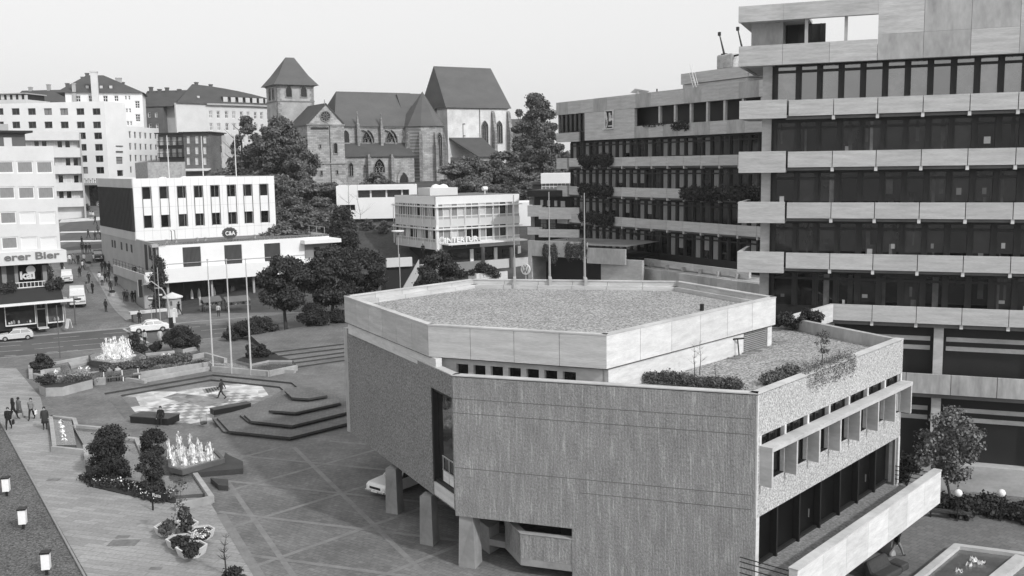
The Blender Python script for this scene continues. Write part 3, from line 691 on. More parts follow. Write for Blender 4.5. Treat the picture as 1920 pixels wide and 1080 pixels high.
for i, (px, py) in enumerate([(1470+0, 641), (1452, 646), (1438, 652), (1424, 658), (1411, 663), (1396, 668), (1384, 672)]):
    p = P(px, py, 8.81); b = MB(); b.box(p.x-.55, p.x+.1, p.y-.12, p.y+.12, 8.8, 8.86); b.build('stepping_slab', mk('dark_slab', .2, var=.2), hall)
b = MB(); p = P(1386, 668, 8.8); b.tube((p.x, p.y, 8.8), (p.x-.1, p.y, 9.75), .035); b.tube((p.x-.45, p.y, 9.75), (p.x+.25, p.y, 9.8), .05); b.build('roof_vent', BLACK, hall)
b = MB(); p = P(1316, 583, 11.0); b.tube((p.x, p.y, 11), (p.x, p.y, 11.4), .12); b.build('roof_outlet', BLACK, hall)
# slab path along the far parapet of the upper roof
b = MB()
for i in range(14):
    p = P(950+i*22, 533.5+i*.55, 11.03); b.box(p.x-.55, p.x+.15, p.y-.25, p.y+.25, 11.02, 11.06)
b.build('edge_slabs', CONCW, hall)
# parapet wall running from the hall back to the tower gallery
gw = Line(P(1475, 592, 9.5), P(1555, 570, 9.5)); l_ = (Vector((P(1555, 570, 9.5)-P(1475, 592, 9.5)).xy)).length
b = MB(); b.box(0, l_/2-.01, -.3, 0, 8.3, 9.5); b.box(l_/2+.01, l_-.02, -.3, 0, 8.3, 9.5); part_on(gw, b, 'link_parapet', CONCW)
# twisted tapering piers
def pier(x, y, label=None, s_=1.0, mat=PIERM):
    b = MB(); base = [(-.4, -.3), (.4, -.42), (.4, .42), (-.4, .42)]; top = [(-.3, -.36), (.3, -.3), (.33, .4), (-.33, .4)]
    vs_ = [(p, q_, 0) for p, q_ in base]+[(p, q_, 2.6) for p, q_ in top]
    b.add(vs_, [(3, 2, 1, 0), (4, 5, 6, 7), (0, 1, 5), (0, 5, 4), (1, 2, 6), (1, 6, 5), (2, 3, 7), (2, 7, 6), (3, 0, 4), (3, 4, 7)])
    o = b.build('pier', mat, hall); o.location = (x, y, 0); o.rotation_euler.z = LB.ang; o.scale = (s_, s_, 1)
    if label: o['label'] = label
p = P(724, 962, 0); p.xy += LC.n*.5; pier(p.x, p.y); p = P(788, 1021, 0); p.xy += LC.n*.5; pier(p.x, p.y)
p = inward(LB, .5, .5); pier(p[0], p[1], None, 1.15)
for u, v in ((4.5, 5), (8.5, 9), (12.5, 5)): p = inward(LC, u, v); pier(p[0], p[1])
# ================================================================== OFFICE TOWER
LT = Line(P(1555, 570, 9.5), P(1920, 583, 9.5))
tower = at_line('office_tower', 'tall concrete office block with stacked balcony bands at the right edge', 'office building', LT)
def tb(mb, name, mats, label=None, **k):
    o = mb.build(name, mats, tower, **k)
    if label: o['label'] = label
    return o
UE = 22.0
M28 = 2.795
for ri, zt in enumerate((23.5, 20.0, 16.5, 13.0)):
    k = 0; u = -3.0
    while u < UE:
        ub = u+(2.95 if k == 0 else M28)
        b = MB(); b.box(u+.025, ub-.025, 0, .22, zt-1.08, zt); tb(b, 'balcony_panel', CONC if ri else CONC)
        if u < 14:
            b = MB(); b.box(ub-.1, ub+.1, .05, .5, zt-1.38, zt-1.09); tb(b, 'bracket', CONCW)
        u = ub; k += 1
    b = MB(); b.box(-3.2, UE, .28, 1.0, zt-1.3, zt-1.12); tb(b, 'floor_slab', mk('slab_edge', .16, var=.2))
    # corner balcony box
    zb = zt-1.42 if zt < 23 else zt-1.2
    b = MB(); b.box(-6.3, -3.12, -.15, .1, zb, zt+.05); b.box(-6.3, -6.05, .1, 4.5, zb, zt+.05); b.box(-6.05, -3.12, .1, 4.5, zb, zb+.2); tb(b, 'corner_balcony', CONC)
# R5 gallery band and R6
u = .0
while u < UE:
    b = MB(); b.box(u+.02, u+M28-.02, 0, .25, 8.4, 9.5); tb(b, 'balcony_panel', CONC)
    b = MB(); b.box(u+M28-.1, u+M28+.1, .1, .6, 8.1, 8.38); tb(b, 'bracket', CONCW) if u < 14 else None
    u += M28
b = MB(); b.box(.0, UE, .3, 1.9, 8.1, 8.4); tb(b, 'floor_slab', mk('slab_edge', .16, var=.2))
u = 2.3
while u < UE:
    b = MB(); b.box(u+.02, u+M28-.02, 0, .25, 3.62, 4.95); tb(b, 'balcony_panel', mk('stained_concrete', .40, var=.3, scale=.9, fine=3, finev=.14, stretch=(1.8, 1, .5), objvar=.05)); u += M28
b = MB(); b.box(2.3, UE, .3, 1.9, 3.3, 3.6); tb(b, 'floor_slab', mk('slab_edge', .16, var=.2))
# glazing of the office floors
for ri, zt in enumerate((23.5, 20.0, 16.5, 13.0, 9.5)):
    ztop = {0: 25.95, 1: 22.1, 2: 18.6, 3: 15.1, 4: 11.6}[ri]
    zs_ = zt-.35
    b = MB(); b.box(-4.05, UE, 1.05, 1.2, zs_-.9, zs_+.05); b.box(-4.05, UE, 1.05, 1.2, ztop-.1, ztop+.5); b.box(-4.05, UE, .98, 1.05, ztop-.55, ztop-.38)
    for k in range(19):
        x = -4.05+k*1.4; b.box(x, x+(.26 if k else .2), .96, 1.2, zs_+.05, ztop-.1)
        if k: b.box(x+.26, x+.4, 1.03, 1.15, zs_+.05, ztop-.1)
    tb(b, 'window_frame', DARKM)
    for k in range(18):
        a = -4.05+k*1.4+(.4 if k else .2)
        c = -4.05+(k+1)*1.4
        b = MB(); b.add([(a, 1.12, zs_+.05), (c, 1.12, zs_+.05), (c, 1.12, ztop-.1), (a, 1.12, ztop-.1)], [(0, 1, 2, 3)])
        if ri and rnd.random() < .6:
            for _k in range(rnd.choice((1, 1, 2))):
                xa = a+rnd.uniform(0, .6); xb = min(c-.03, xa+rnd.uniform(.12, .5)); zq_ = zs_+rnd.choice((.1, .1, .9)); zr_ = ztop-.15 if rnd.random() < .6 else zq_+rnd.uniform(.3, .9)
                b.add([(xa, 1.112-.002*_k, zq_), (xb, 1.112-.002*_k, zq_), (xb, 1.112-.002*_k, zr_), (xa, 1.112-.002*_k, zr_)], [(0, 1, 2, 3)], 1+(rnd.random() < .25))
        tb(b, 'window', [GLASSR if ri == 0 else GLASS, mk('dim_curtain', .055, objvar=.5, var=.3, scale=2), mk('mid_curtain', .13, objvar=.5, var=.3, scale=2)])
        if ri and rnd.random() < .3:
            b = MB(); zz = zs_+rnd.uniform(.1, .9); xx = a+rnd.uniform(.1, .5); b.box(xx, xx+rnd.uniform(.15, .4), 1.09, 1.115, zz, zz+rnd.uniform(.2, .5)); tb(b, 'paper_in_window', mk('window_notice', .3, objvar=.7))
b = MB(); b.box(-4.9, -4.25, 1.2, 1.85, -3, 27); tb(b, 'corner_column', CONCP)
b = MB(); b.box(-4.25, UE, 1.25, 9, -3, 25.9); tb(b, 'core', DARKM)
# lower glazed storeys with sun louvres
for x in (-.3, 6.75, 13.8):
    b = MB(); b.box(x, x+.6, .55, 1.1, -3, 8.1); tb(b, 'column', CONCP)
for z0, z1 in ((4.95, 8.1), (-1.2, 3.3)):
    for k in range(10):
        a = -1+k*2.35; b = MB(); b.add([(a+.06, 2.0, z0), (a+2.3, 2.0, z0), (a+2.3, 2.0, z1), (a+.06, 2.0, z1)], [(0, 1, 2, 3)]); tb(b, 'shopfront_glass', GLASS)
        b = MB(); b.box(a-.06, a+.06, 1.9, 2.1, z0, z1); tb(b, 'mullion', DARKM)
    for zz in ((7.05, 6.42) if z0 > 0 else (2.2, 1.55)):
        for a, c in ((-.2+.5, 6.55), (7.55, 13.6), (14.6, 21)):
            b = MB(); b.box(a, c, 1.2, 1.5, zz, zz+.3); tb(b, 'louvre_blade', CONCP)
for k in range(5):
    b = MB(); a = 0+k*4.3; b.box(a+.02, a+4.28, .2, 1.7, -3, -1.2); tb(b, 'plinth', CONCP)
# top: gallery band, roof slab, solid attic
for a, c in ((-6.4, -3.45), (-3.45, -.4), (-.4, 2.62)):
    b = MB(); b.box(a+.01, c-.01, -.15, .15, 25.9, 27.26); tb(b, 'roof_parapet', CONC)
b = MB(); b.box(-6.4, -6.15, .15, 9, 25.9, 27.26); b.box(-6.15, 2.6, .15, 9, 25.95, 26.15); tb(b, 'roof_terrace', CONC)
for a, c in ((-6.45, -3.45), (-3.45, 2.62)):
    b = MB(); b.box(a+.01, c, -.15, .3, 28.88, 29.96); tb(b, 'roof_beam', CONC)
b = MB(); b.box(-6.4, -6.0, .3, 6, 28.9, 29.95); b.box(-6.0, -1.8, .3, 3.2, 28.9, 29.1); tb(b, 'roof_slab', CONC)
b = MB(); b.box(-5.75, -3.6, 1.3, 4.5, 26.15, 28.9); tb(b, 'stair_head', CONCD)
for x in (-2.05, .5): 
    b = MB(); b.box(x, x+.2, .2, .5, 27.2, 28.9); tb(b, 'post', CONCD)
b = MB(); b.box(-3.6, 2.5, 6.5, 6.7, 26.15, 27.6); tb(b, 'far_parapet', CONCW)
b = MB(); b.box(-3.6, -.9, 3.1, 3.3, 26.15, 28.9)
for i in range(4): b.box(-3.5+i*.75, -3.42+i*.75, 3.0, 3.1, 26.15, 28.9)
tb(b, 'glazed_screen', DARKM)
for i in range(7):
    a = 2.63+i*M28
    for z0, z1 in ((25.9, 27.55), (27.56, 31.5)):
        b = MB(); b.box(a+.01, a+M28-.01, -.14 if z0 < 26 else -.135, .2, z0, z1); tb(b, 'attic_panel', CONCD if (i+int(z0)) % 3 else CONC)
b = MB(); b.box(2.63, UE, .2, 9, 25.95, 31.4); tb(b, 'attic_core', CONCD)
# ================================================================== OFFICE WING
LW = Line(P(1067, 401, 13), P(1425, 425, 13))
wing = at_line('office_wing', 'long concrete office wing with planted balcony bands and a square relief near its roof', 'office building', LW)
def wb_(mb, name, mats, label=None, **k):
    o = mb.build(name, mats, wing, **k)
    if label: o['label'] = label
    return o
WE = 37.0
for ri, zt in enumerate((20.0, 16.5, 13.0)):
    u = 0.0
    while u < WE:
        b = MB(); b.box(u+.02, u+M28-.02, 0, .22, zt-1.05, zt); wb_(b, 'balcony_panel', CONC)
        b = MB(); b.box(u+M28-.08, u+M28+.08, .05, .5, zt-1.35, zt-1.06); wb_(b, 'bracket', CONCW); u += M28
    b = MB(); b.box(-.3, WE, .28, 1.0, zt-1.25, zt-1.08); wb_(b, 'floor_slab', mk('slab_edge', .16, var=.2))
    b = MB(); b.box(-2.7, -.25, -.1, .15, zt-1.3, zt+.03); b.box(-2.7, -2.45, .15, 3, zt-1.3, zt+.03); b.box(-2.45, -.25, .15, 3, zt-1.3, zt-1.1); wb_(b, 'corner_balcony', CONC)
for ri, (zs_, ztop) in enumerate(((19.6, 22.0), (16.1, 18.6), (12.6, 15.1), (9.1, 11.6))):
    b = MB(); b.box(-1.1, WE, 1.05, 1.2, zs_-.9, zs_+.05); b.box(-1.1, WE, 1.05, 1.2, ztop-.1, ztop+.5); b.box(-1.1, WE, .98, 1.05, ztop-.55, ztop-.4)
    n = 27
    for k in range(n+1):
        x = -1.1+k*1.4; b.box(x, x+.25, .96, 1.2, zs_+.05, ztop-.1)
        b.box(x+.25, x+.42, 1.03, 1.15, zs_+.05, ztop-.1)
    wb_(b, 'window_frame', DARKM)
    for k in range(n):
        a = -1.1+k*1.4+.42; c = -1.1+(k+1)*1.4
        b = MB(); q = 'c' if rnd.random() < (.75, .7, .55, .4)[ri]*(1 if k < 19 else .5) else 'g'
        if q == 'c': h0 = zs_+rnd.choice((.05, .05, .5, .9))
        b.add([(a, 1.12, zs_+.05), (c, 1.12, zs_+.05), (c, 1.12, ztop-.1), (a, 1.12, ztop-.1)], [(0, 1, 2, 3)], 0)
        mats = [GLASS, CURT]
        if q == 'c': b.add([(a+.1, 1.105, h0), (c-.12, 1.105, h0), (c-.12, 1.105, ztop-.15), (a+.1, 1.105, ztop-.15)], [(0, 1, 2, 3)], 1)
        wb_(b, 'window', mats)
b = MB(); b.box(-1.1, WE, 1.25, 12, 8, 25.5); wb_(b, 'core', DARKM)
for i in range(14):
    a = -2.68+i*M28; c = min(a+M28, WE)
    b = MB(); b.box(a+.01, c-.01, -.1, .2, 25.48, 27.05); wb_(b, 'roof_parapet', CONC if i % 3 else CONCD)
b = MB(); b.box(-2.68, WE, .2, 12, 25.5, 26.6); wb_(b, 'roof', ROOFG)
b = MB(); b.box(-2.68, -2.3, .2, 12, 22.1, 27.0); wb_(b, 'end_wall', CONC)
# attic storey front: left ribbon window, solid wall with relief, planted gallery
for i, (a, c) in enumerate(((3.76, 6.4), (6.41, 9.0), (9.01, 11.6), (11.61, 13.85))):
    b = MB(); b.box(a, c, -.08, .3, 22.12, 25.46); wb_(b, 'attic_wall', CONC)
b = MB(); b.box(-2.68, 2.46, -.1, .15, 22.05, 23.2); wb_(b, 'balcony_panel', CONC)
b = MB(); b.box(-2.3, 3.76, .25, .4, 22.1, 25.46); wb_(b, 'window', GLASS)
b = MB()
for i in range(6): b.box(-2.45+i*1.0, -2.35+i*1.0, .1, .26, 23.2, 25.46)
b.box(-2.4, 3.7, .1, .26, 23.2, 23.3); wb_(b, 'window_frame', DARKM)
for i in range(8):
    a = 13.88+i*2.55
    b = MB(); b.box(a+.01, a+2.54, -.08, .2, 22.12, 23.45); wb_(b, 'gallery_parapet', CONC if i % 2 else CONCD)
for i, u in enumerate((18.1, 20.75, 23.35, 25.95, 28.55, 31.2, 33.8)):
    b = MB(); b.box(u, u+.28, 0, .3, 23.45, 25.46); wb_(b, 'post', CONCP)
b = MB(); b.box(13.9, WE, 3.2, 3.4, 22.2, 25.4)
wb_(b, 'gallery_back_wall', DARKM)
b = MB(); b.box(13.9, 17.2, 2.2, 3.0, 22.2, 25.4); b.box(18.6, 19.0, 2.2, 3.0, 22.2, 25.4); wb_(b, 'gallery_pier', CONCP)
# relief: framed square with wavy and stepped figures
b = MB(); u, z = 7.83, 23.3
b.box(u, u+2.1, -.3, -.09, z, z+.12); b.box(u+1.98, u+2.1, -.3, -.09, z+.12, z+2.2); b.box(u+.35, u+1.98, -.28, -.09, z+2.1, z+2.2); b.box(u+.35, u+.5, -.28, -.09, z+.12, z+2.1)
b.box(u+.5, u+1.98, -.13, -.09, z+.12, z+2.1, 1)
b.add([(u+.55, -.25, z+2.0), (u+.75, -.25, z+2.0), (u+1.0, -.25, z+1.2), (u+.8, -.25, z+1.1)], [(0, 3, 2, 1)], 0)
for k in range(8):
    t = k/8; x = u+.62+.18*math.sin(t*6); b.box(x, x+.14, -.26, -.13, z+.2+t*1.8, z+.2+(t+.125)*1.8)
b.box(u+1.25, u+1.5, -.26, -.13, z+.9, z+1.9); b.box(u+1.5, u+1.85, -.26, -.13, z+1.0, z+1.3); b.tube((u+1.5, -.26, z+1.45), (u+1.5, -.14, z+1.45), .22)
b.box(u+1.1, u+1.9, -.26, -.13, z+.3, z+.42)
wb_(b, 'relief', [CONCW, DARKM])
# penthouse with ladder and covered machinery
b = MB(); b.box(14.6, 25.4, 6, 10, 28.2, 29.4); b.box(14.7, 25.3, 6.2, 10, 26.6, 28.15); wb_(b, 'penthouse', CONC)
b = MB(); b.box(25.45, 29, 6.3, 9, 28.3, 29.4); wb_(b, 'penthouse_annex', CONCW)
b = MB(); b.box(20.0, 22.6, 6.5, 9, 29.4, 31.0); wb_(b, 'tarpaulin_cover', mk('tarpaulin', .45, var=.3, scale=1.5, bump=.1), bevel=.15)
b = MB()
for s_ in (0, .5): b.tube((16.2+s_, 5.9, 29.5), (18.4+s_, 4.9, 26.9), .04)
for i in range(8): b.tube((16.2+i*.27, 5.9-i*.12, 29.4-i*.32), (16.7+i*.27, 5.9-i*.12, 29.4-i*.32), .03)
for s_ in (0, .5): b.tube((16.2+s_, 5.9, 30.4), (18.4+s_, 4.9, 27.8), .025)
wb_(b, 'ladder', WPAINT)
def rig(u0, z0, u1, z1):
    b = MB(); b.tube((u0, 6.8, z0), (u1, 6.8, z1), .12, .06); b.box(u1-.18, u1+.12, 6.7, 6.9, z1-.1, z1+.3); b.box(u0-.3, u0+.3, 6.6, 7, z0-.25, z0+.1); wb_(b, 'crane_jib', BLACK)
rig(21.0, 31.0, 20.2, 33.2); rig(24.0, 30.8, 23.1, 33.4)
b = MB(); b.tube((22.6, 6.8, 30.7), (24.2, 6.8, 30.8), .1); wb_(b, 'jib_base', BLACK)
b = MB(); b.add([(10.2, 2, 27.5), (11.2, 2, 27.9), (12.0, 3.5, 27.6), (11, 3.5, 27.2)], [(0, 1, 2, 3), (3, 2, 1, 0)]); b.box(10.9, 11.1, 2.5, 2.7, 26.6, 27.6); wb_(b, 'skylight_flap', WPAINT)
b = MB(); b.tube((14.0, 3, 26.6), (14.0, 3, 27.7), .08); wb_(b, 'roof_vent', BLACK)
# lower terraces of the wing
for i in range(8):
    b = MB(); a = 13.3+i*2.7; b.box(a+.01, a+2.69, -2.2, -1.9, 8.15, 8.85); wb_(b, 'terrace_parapet', CONC if i % 2 else CONCP)
    b = MB(); b.box(a+1.2, a+1.4, -2.6, -2.2, 7.9, 8.5); wb_(b, 'bracket', CONCD)
b = MB(); b.box(3.0, 13, -3.0, 1, 8.0, 8.2); b.box(13, WE, -3.0, 1, 7.7, 8.0); wb_(b, 'terrace_slab', CONCD)
for i in range(9):
    b = MB(); a = 11.4+i*2.9
    h = [(a+.7, a+2.2, 5.4, 6.7)]
    holes_wall(b, T_front(0, -3.4), a, a+2.9, 0, 7.9, h, .4); b.box(a, a+2.9, -3.4, -2.4, 7.9, 7.95)
    wb_(b, 'terrace_wall', CONCP if i % 2 else CONCD)
    b = MB(); b.add([(a+.7, -3.05, 5.4), (a+2.2, -3.05, 5.4), (a+2.2, -3.05, 6.7), (a+.7, -3.05, 6.7)], [(0, 1, 2, 3)]); wb_(b, 'dark_window', GLASS)
# ================================================================== BUILDINGS LEFT OF THE STREET
def F(L, a, b_, yt, yb, off=0.0):
    """opening measured in the photo on plane L: px a..b, y top..bottom -> u0,u1,z0,z1"""
    ym = (yt+yb)/2; xm = (a+b_)/2
    return (L.u(a, ym, off), L.u(b_, ym, off), L.z(xm, yb, off), L.z(xm, yt, off))
LL = Line((-56.5, 122.5), az=55)
shop = at_line('corner_shop_building', 'white corner building over a dark shop with planted balcony at the left edge', 'building', LL)
uR = LL.u(118, 480); zb = LL.z(60, 490); zt = LL.z(60, 274); uL = -26
ops = []
for ri, (yt, yb) in enumerate(((302, 325), (350, 373), (397, 420), (444, 467))):
    for ci in range(7):
        x0 = 68-ci*36.6+ri*2.6; o = F(LL, x0, x0+31, yt, yb)
        if o[0] < uL+.5: break
        st = ('curtain' if ri < 2 else ('blind' if ci < 2 else 'curtain')) if ri < 2 or ci < 3 else 'curtain'
        z0 = o[2]
        ops.append((*o, st, (WPAINT, .14), 0, 0))
    
base_ops = []
SHW = mk('aged_white_render', .62, var=.07, scale=.4, fine=2, finev=.03)
block(shop, uL, uR-.2, 0, 13, zb+1.2, zt, SHW, ops, rec=.16)
b = MB(); b.box(uL, uR+.35, -.45, 13, zb-.3, zb+1.19); wl = b.build('sign_band', SHW, shop)
text_part('erer Bier', 1.2, mk('sign_letters', .16), shop, (LL.u(6, 483), -.5, LL.z(60, 484)-.1), bold=.03, sx=1.4, name='sign_lettering')
# penthouse
o = F(LL, -60, 46, 249, 275, 3)
b = MB(); b.box(uL, o[1], 2.5, 12, zt-.3, o[3]); b.build('penthouse', DARKW, shop)
b = MB(); b.box(uL, o[1]+.8, 1.8, 12.5, o[3], o[3]+.25); b.build('penthouse_roof', DARKM, shop)
b = MB(); q = F(LL, 7, 22, 258, 275, 2.5); b.box(q[0], q[1], 2.4, 2.5, q[2]-.1, q[3]); b.build('penthouse_door', OFFW, shop)
b = MB(); b.box(uL, LL.u(16, 245, 6), 6, 10, o[3]+.2, o[3]+1.2); b.build('roof_box', GREYP, shop)
# first floor: dark recessed glazed room
z1 = zb-.3
zf = LL.z(60, 541)
ua = LL.u(92, 500)
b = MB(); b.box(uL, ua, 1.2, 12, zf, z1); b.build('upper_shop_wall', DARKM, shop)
for a, c in ((3, 12), (27, 34), (80, 88)):
    q = F(LL, a, c, 497, 533, 1.2); b = MB(); b.box(q[0], q[1], 1.08, 1.19, q[2], q[3]); b.build('curtain_panel', CURT, shop)
q = F(LL, 29, 77, 496, 528, 1.2); b = MB(); b.add([(q[0], 1.1, q[2]), (q[1], 1.1, q[2]), (q[1], 1.1, q[3]), (q[0], 1.1, q[3])], [(0, 1, 2, 3)]); b.build('shop_window', GLASS, shop)
q = F(LL, 49.5, 65.5, 498, 514, 1.0); b = MB(); cx_, cz = (q[0]+q[1])/2, (q[2]+q[3])/2; r_ = (q[3]-q[2])/2
b.tube((cx_, .95, cz), (cx_, 1.06, cz), r_, n=24); b.build('sign_disc', OFFW, shop)
text_part('kai', 1.35, OFFW, shop, (LL.u(37, 520, 1.0), 1.0, LL.z(48, 523, 1.0)), bold=.05, sx=1.15, name='sign_lettering')
text_part('SCHUHE', .42, OFFW, shop, (LL.u(36, 528, 1.0), 1.0, LL.z(48, 527.5, 1.0)), bold=.02, sx=1.5, name='sign_lettering') if False else None
b = MB(); q = F(LL, 28, 86, 528, 539, .1); b.box(q[0], q[1], .05, .12, q[3]-.08, q[3]); b.box(q[0], q[1], .05, .12, q[2], q[2]+.1)
for i in range(9): x = q[0]+(q[1]-q[0])*i/8; b.box(x, x+.06, .04, .13, q[2], q[3])
b.build('balcony_railing', WPAINT, shop)
# canopy: dark sloping fascia with a white edge, wedge at the corner
za, zc = LL.z(60, 541), LL.z(60, 564)
b = MB(); b.xprism([(-.2, za), (.3, za), (.3, zc), (-1.6, zc)], uL, LL.u(117, 550)-.2); b.build('canopy_slope', DARKM, shop)
b = MB(); b.box(uL, LL.u(136, 557, -1.7), -1.95, -1.6, zc-.25, zc+.05); b.build('canopy_edge', WPAINT, shop)
b = MB(); ue = LL.u(117, 550)-.2; b.prism([(ue, -1.6), (LL.u(136, 557, -1.7), -1.6), (ue, 7), (ue-.6, 7)], zc-.22, zc-.02); b.build('canopy_slab', GREYP, shop)
# ground floor shopfront
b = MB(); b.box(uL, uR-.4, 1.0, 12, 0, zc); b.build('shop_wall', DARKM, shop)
for a, c, yt, yb in ((11, 66, 583, 608), (90, 118, 577, 603)):
    q = F(LL, a, c, yt, yb, .5); b = MB(); b.box(q[0], q[1], .62, .98, q[2], q[3]); b.build('display_window', mk_glass('display_glass', .05, .05, 1.5), shop)
    b = MB(); b.box(q[0]-.1, q[1]+.1, .45, .6, q[2]-.14, q[2]); b.box(q[0]-.1, q[0], .5, .62, q[2], q[3]+1.2); b.box(q[1], q[1]+.1, .5, .62, q[2], q[3]+1.2); b.build('window_trim', WPAINT, shop)
    for i in range(9 if c < 80 else 3):
        x = rnd.uniform(q[0]+.3, q[1]-.3); s_ = rnd.uniform(.15, .4); z_ = q[2]+.05
        b = MB(); b.lathe([(0, 0), (.16*s_*2, .05), (.2*s_*2, .3*s_*2), (.08, .6*s_*2), (0, .7*s_*2)], x, .6, 8); o_ = b.build('display_item', CLO[rnd.choice(['white', 'light', 'mid', 'grey'])], shop); o_.location.z = z_
q = F(LL, 70, 86, 580, 603, .5); b = MB(); b.box(q[0], q[1], .7, .98, q[2], q[3]); b.build('door', GLASS, shop)
b = MB(); b.box(q[0]-.1, q[0], .5, .7, 0, q[3]+1.5); b.box(q[1], q[1]+.1, .5, .7, 0, q[3]+1.5); b.box(q[0], q[1], .5, .7, q[3], q[3]+.12); b.build('door_frame', STEEL, shop)
b = MB(); b.box(q[0]-.1, q[1]+.1, -.5, .7, 0, .14); b.build('door_step', OFFW, shop)
for px in (36, 77, 116):
    q = F(LL, px-4, px+4, 566, 575, .4); b = MB(); b.add([(q[0], .44, q[3]), (q[1], .44, q[3]), ((q[0]+q[1])/2, .44, q[2]-.2), (q[0], .5, q[3]), (q[1], .5, q[3]), ((q[0]+q[1])/2, .5, q[2]-.2)], [(0, 2, 1), (3, 4, 5), (0, 1, 4, 3), (1, 2, 5, 4), (2, 0, 3, 5)]); b.build('triangle_emblem', mk('dull_emblem', .12), shop)
# balcony block behind the corner building
LBk = Line(Q(45, 300, 204), az=60)
bal = at_line('balcony_block', 'pale block with stacked balcony fronts between the corner building and the hotel', 'building', LBk)
uu = LBk.u(152, 300); b0 = -10
b = MB(); b.box(b0, uu-.06, 1.4, 12, 9, LBk.z(100, 250)); b.build('wall', OFFW, bal)
b = MB(); b.box(uu-.05, uu+.3, -.1, 12, 9, LBk.z(100, 250)); b.build('end_wall', GREYP, bal)
b = MB(); b.box(b0, uu, 0, 12.5, LBk.z(100, 263), LBk.z(100, 247)); b.build('roof_band', OFFW, bal)
for yt, yb in ((277, 295), (311, 326), (343, 358), (372, 388)):
    b = MB(); b.box(b0, uu-.02, 0, .2, LBk.z(125, yb), LBk.z(125, yt)); b.box(b0, uu-.02, .2, 1.4, LBk.z(125, yb), LBk.z(125, yb)+.2); b.build('balcony_front', OFFW, bal)
for r_, (yt, yb) in enumerate(((264, 277), (296, 311), (328, 343), (358, 372))):
    for k in range(7):
        x = 136-k*14.5+r_; q = F(LBk, x, x+10, yt, yb, 1.4)
        if q[0] < b0: break
        add_win(bal, T_front(0, 1.2), q[0], q[1], q[2], q[3], 'dark' if (k+r_) % 3 else 'pale', FRW, 0, 0, .1)
# entrance arcade below the hotel
# ------------------------------------------------------------------ hotel
LH = Line(Q(202, 300, 223), az=99)
hotel = at_line('hotel', 'long white hotel with rows of square windows and a lower wing on its right', 'hotel', LH)
zt = LH.z(100, 192); ops = []
for r_, (yt, dx) in enumerate(((203, 0), (228, 1), (248.5, 3), (270, 4.5), (291.5, 5.5), (313, 7))):
    for k in range(9):
        x = 173-k*30.3+dx-(k*.0)
        q = F(LH, x, x+15, yt, yt+12.5)
        if q[0] < -45 or (r_ > 1 and k > 1): break
        ops.append((*q, rnd.choice(['dark', 'dark', 'curtain']), (DARKW, .12), 1, 0))
LH2 = Line(LH.o, az=7); ws = LH2.u(236, 250)
block(hotel, -45, 0, 0, ws, 8, zt, WHITE, ops, [], [(*F(LH2, 219, 230, 319, 330), 'dark', (DARKM, .1), 0, 0), (*F(LH2, 217, 229, 294, 307), 'curtain', (DARKM, .1), 0, 1)], rec=.3)
for yt, yb in ((283, 286), (273, 275)):
    q = F(LH2, 216, 228, yt, yb); b = MB(); b.box(.01, .12, q[0], q[1], q[2], q[3]); b.build('sign_board', DARKW, hotel)
T2 = Matrix.Rotation(LH2.ang-LH.ang, 4, 'Z')
b = MB(); ops = []
zt2 = LH2.z(242, 237); w2 = LH2.u(298, 250)
for r_, (yt, yb) in enumerate(((246, 259), (268, 281), (290, 303), (312, 324))):
    for k in range(6):
        if r_ == 3 and k > 1: continue
        x = 240+k*9.7+1.0+r_*.7; q = F(LH2, x, x+4.3, yt+k*.9-r_*k*.3, yb+k*.3-r_*k*.3); ops.append((q[0]+.2, q[1]+.2, q[2], q[3], 'dark', (STEEL, .1), 1, 0))
holes_wall(b, T2, ws, w2, 8, zt2, ops, .3)
old = b.T; b.T = T2; b.add([(ws, .01, zt2), (w2, .01, zt2), (w2, 12, zt2), (ws, 12, zt2)], [(0, 1, 2, 3)]); b.add([(w2, 0, 8), (w2, 12, 8), (w2, 12, zt2), (w2, 0, zt2)], [(0, 1, 2, 3)]); b.T = old
b.build('wing_wall', WHITE, hotel)
for h in ops: add_win(hotel, T2, *h[:4], h[4], h[5], h[6], h[7], .2)
b = MB(); q = F(LH, 152, 190, 343, 390, -3); b.box(q[0], q[0]+.3, -3, 0, 8, q[3]); b.box(q[0], q[1]+2, -3, 0, q[3]-.5, q[3]); b.build('entrance_canopy', GREYP, hotel)
b = MB(); b.box(q[0]+.3, q[1]+2, -.2, -.02, 8, q[3]-.5); b.build('entrance_glazing', GLASS, hotel)
text_part('PARKHOTEL', 1.5, DARKW, hotel, (LH.u(155, 340, -3), -3.1, q[3]+.1), sx=.55, name='roof_lettering') if False else None
b = MB()
for i in range(11):
    x = q[0]+.4+i*.5; b.box(x, x+.1, -3.1, -3, q[3]+.05, q[3]+1.0); b.box(x+.1, x+.3, -3.1, -3, q[3]+(.8 if i % 2 else .4), q[3]+(1.0 if i % 2 else .6))
b.build('roof_lettering', DARKW, hotel)
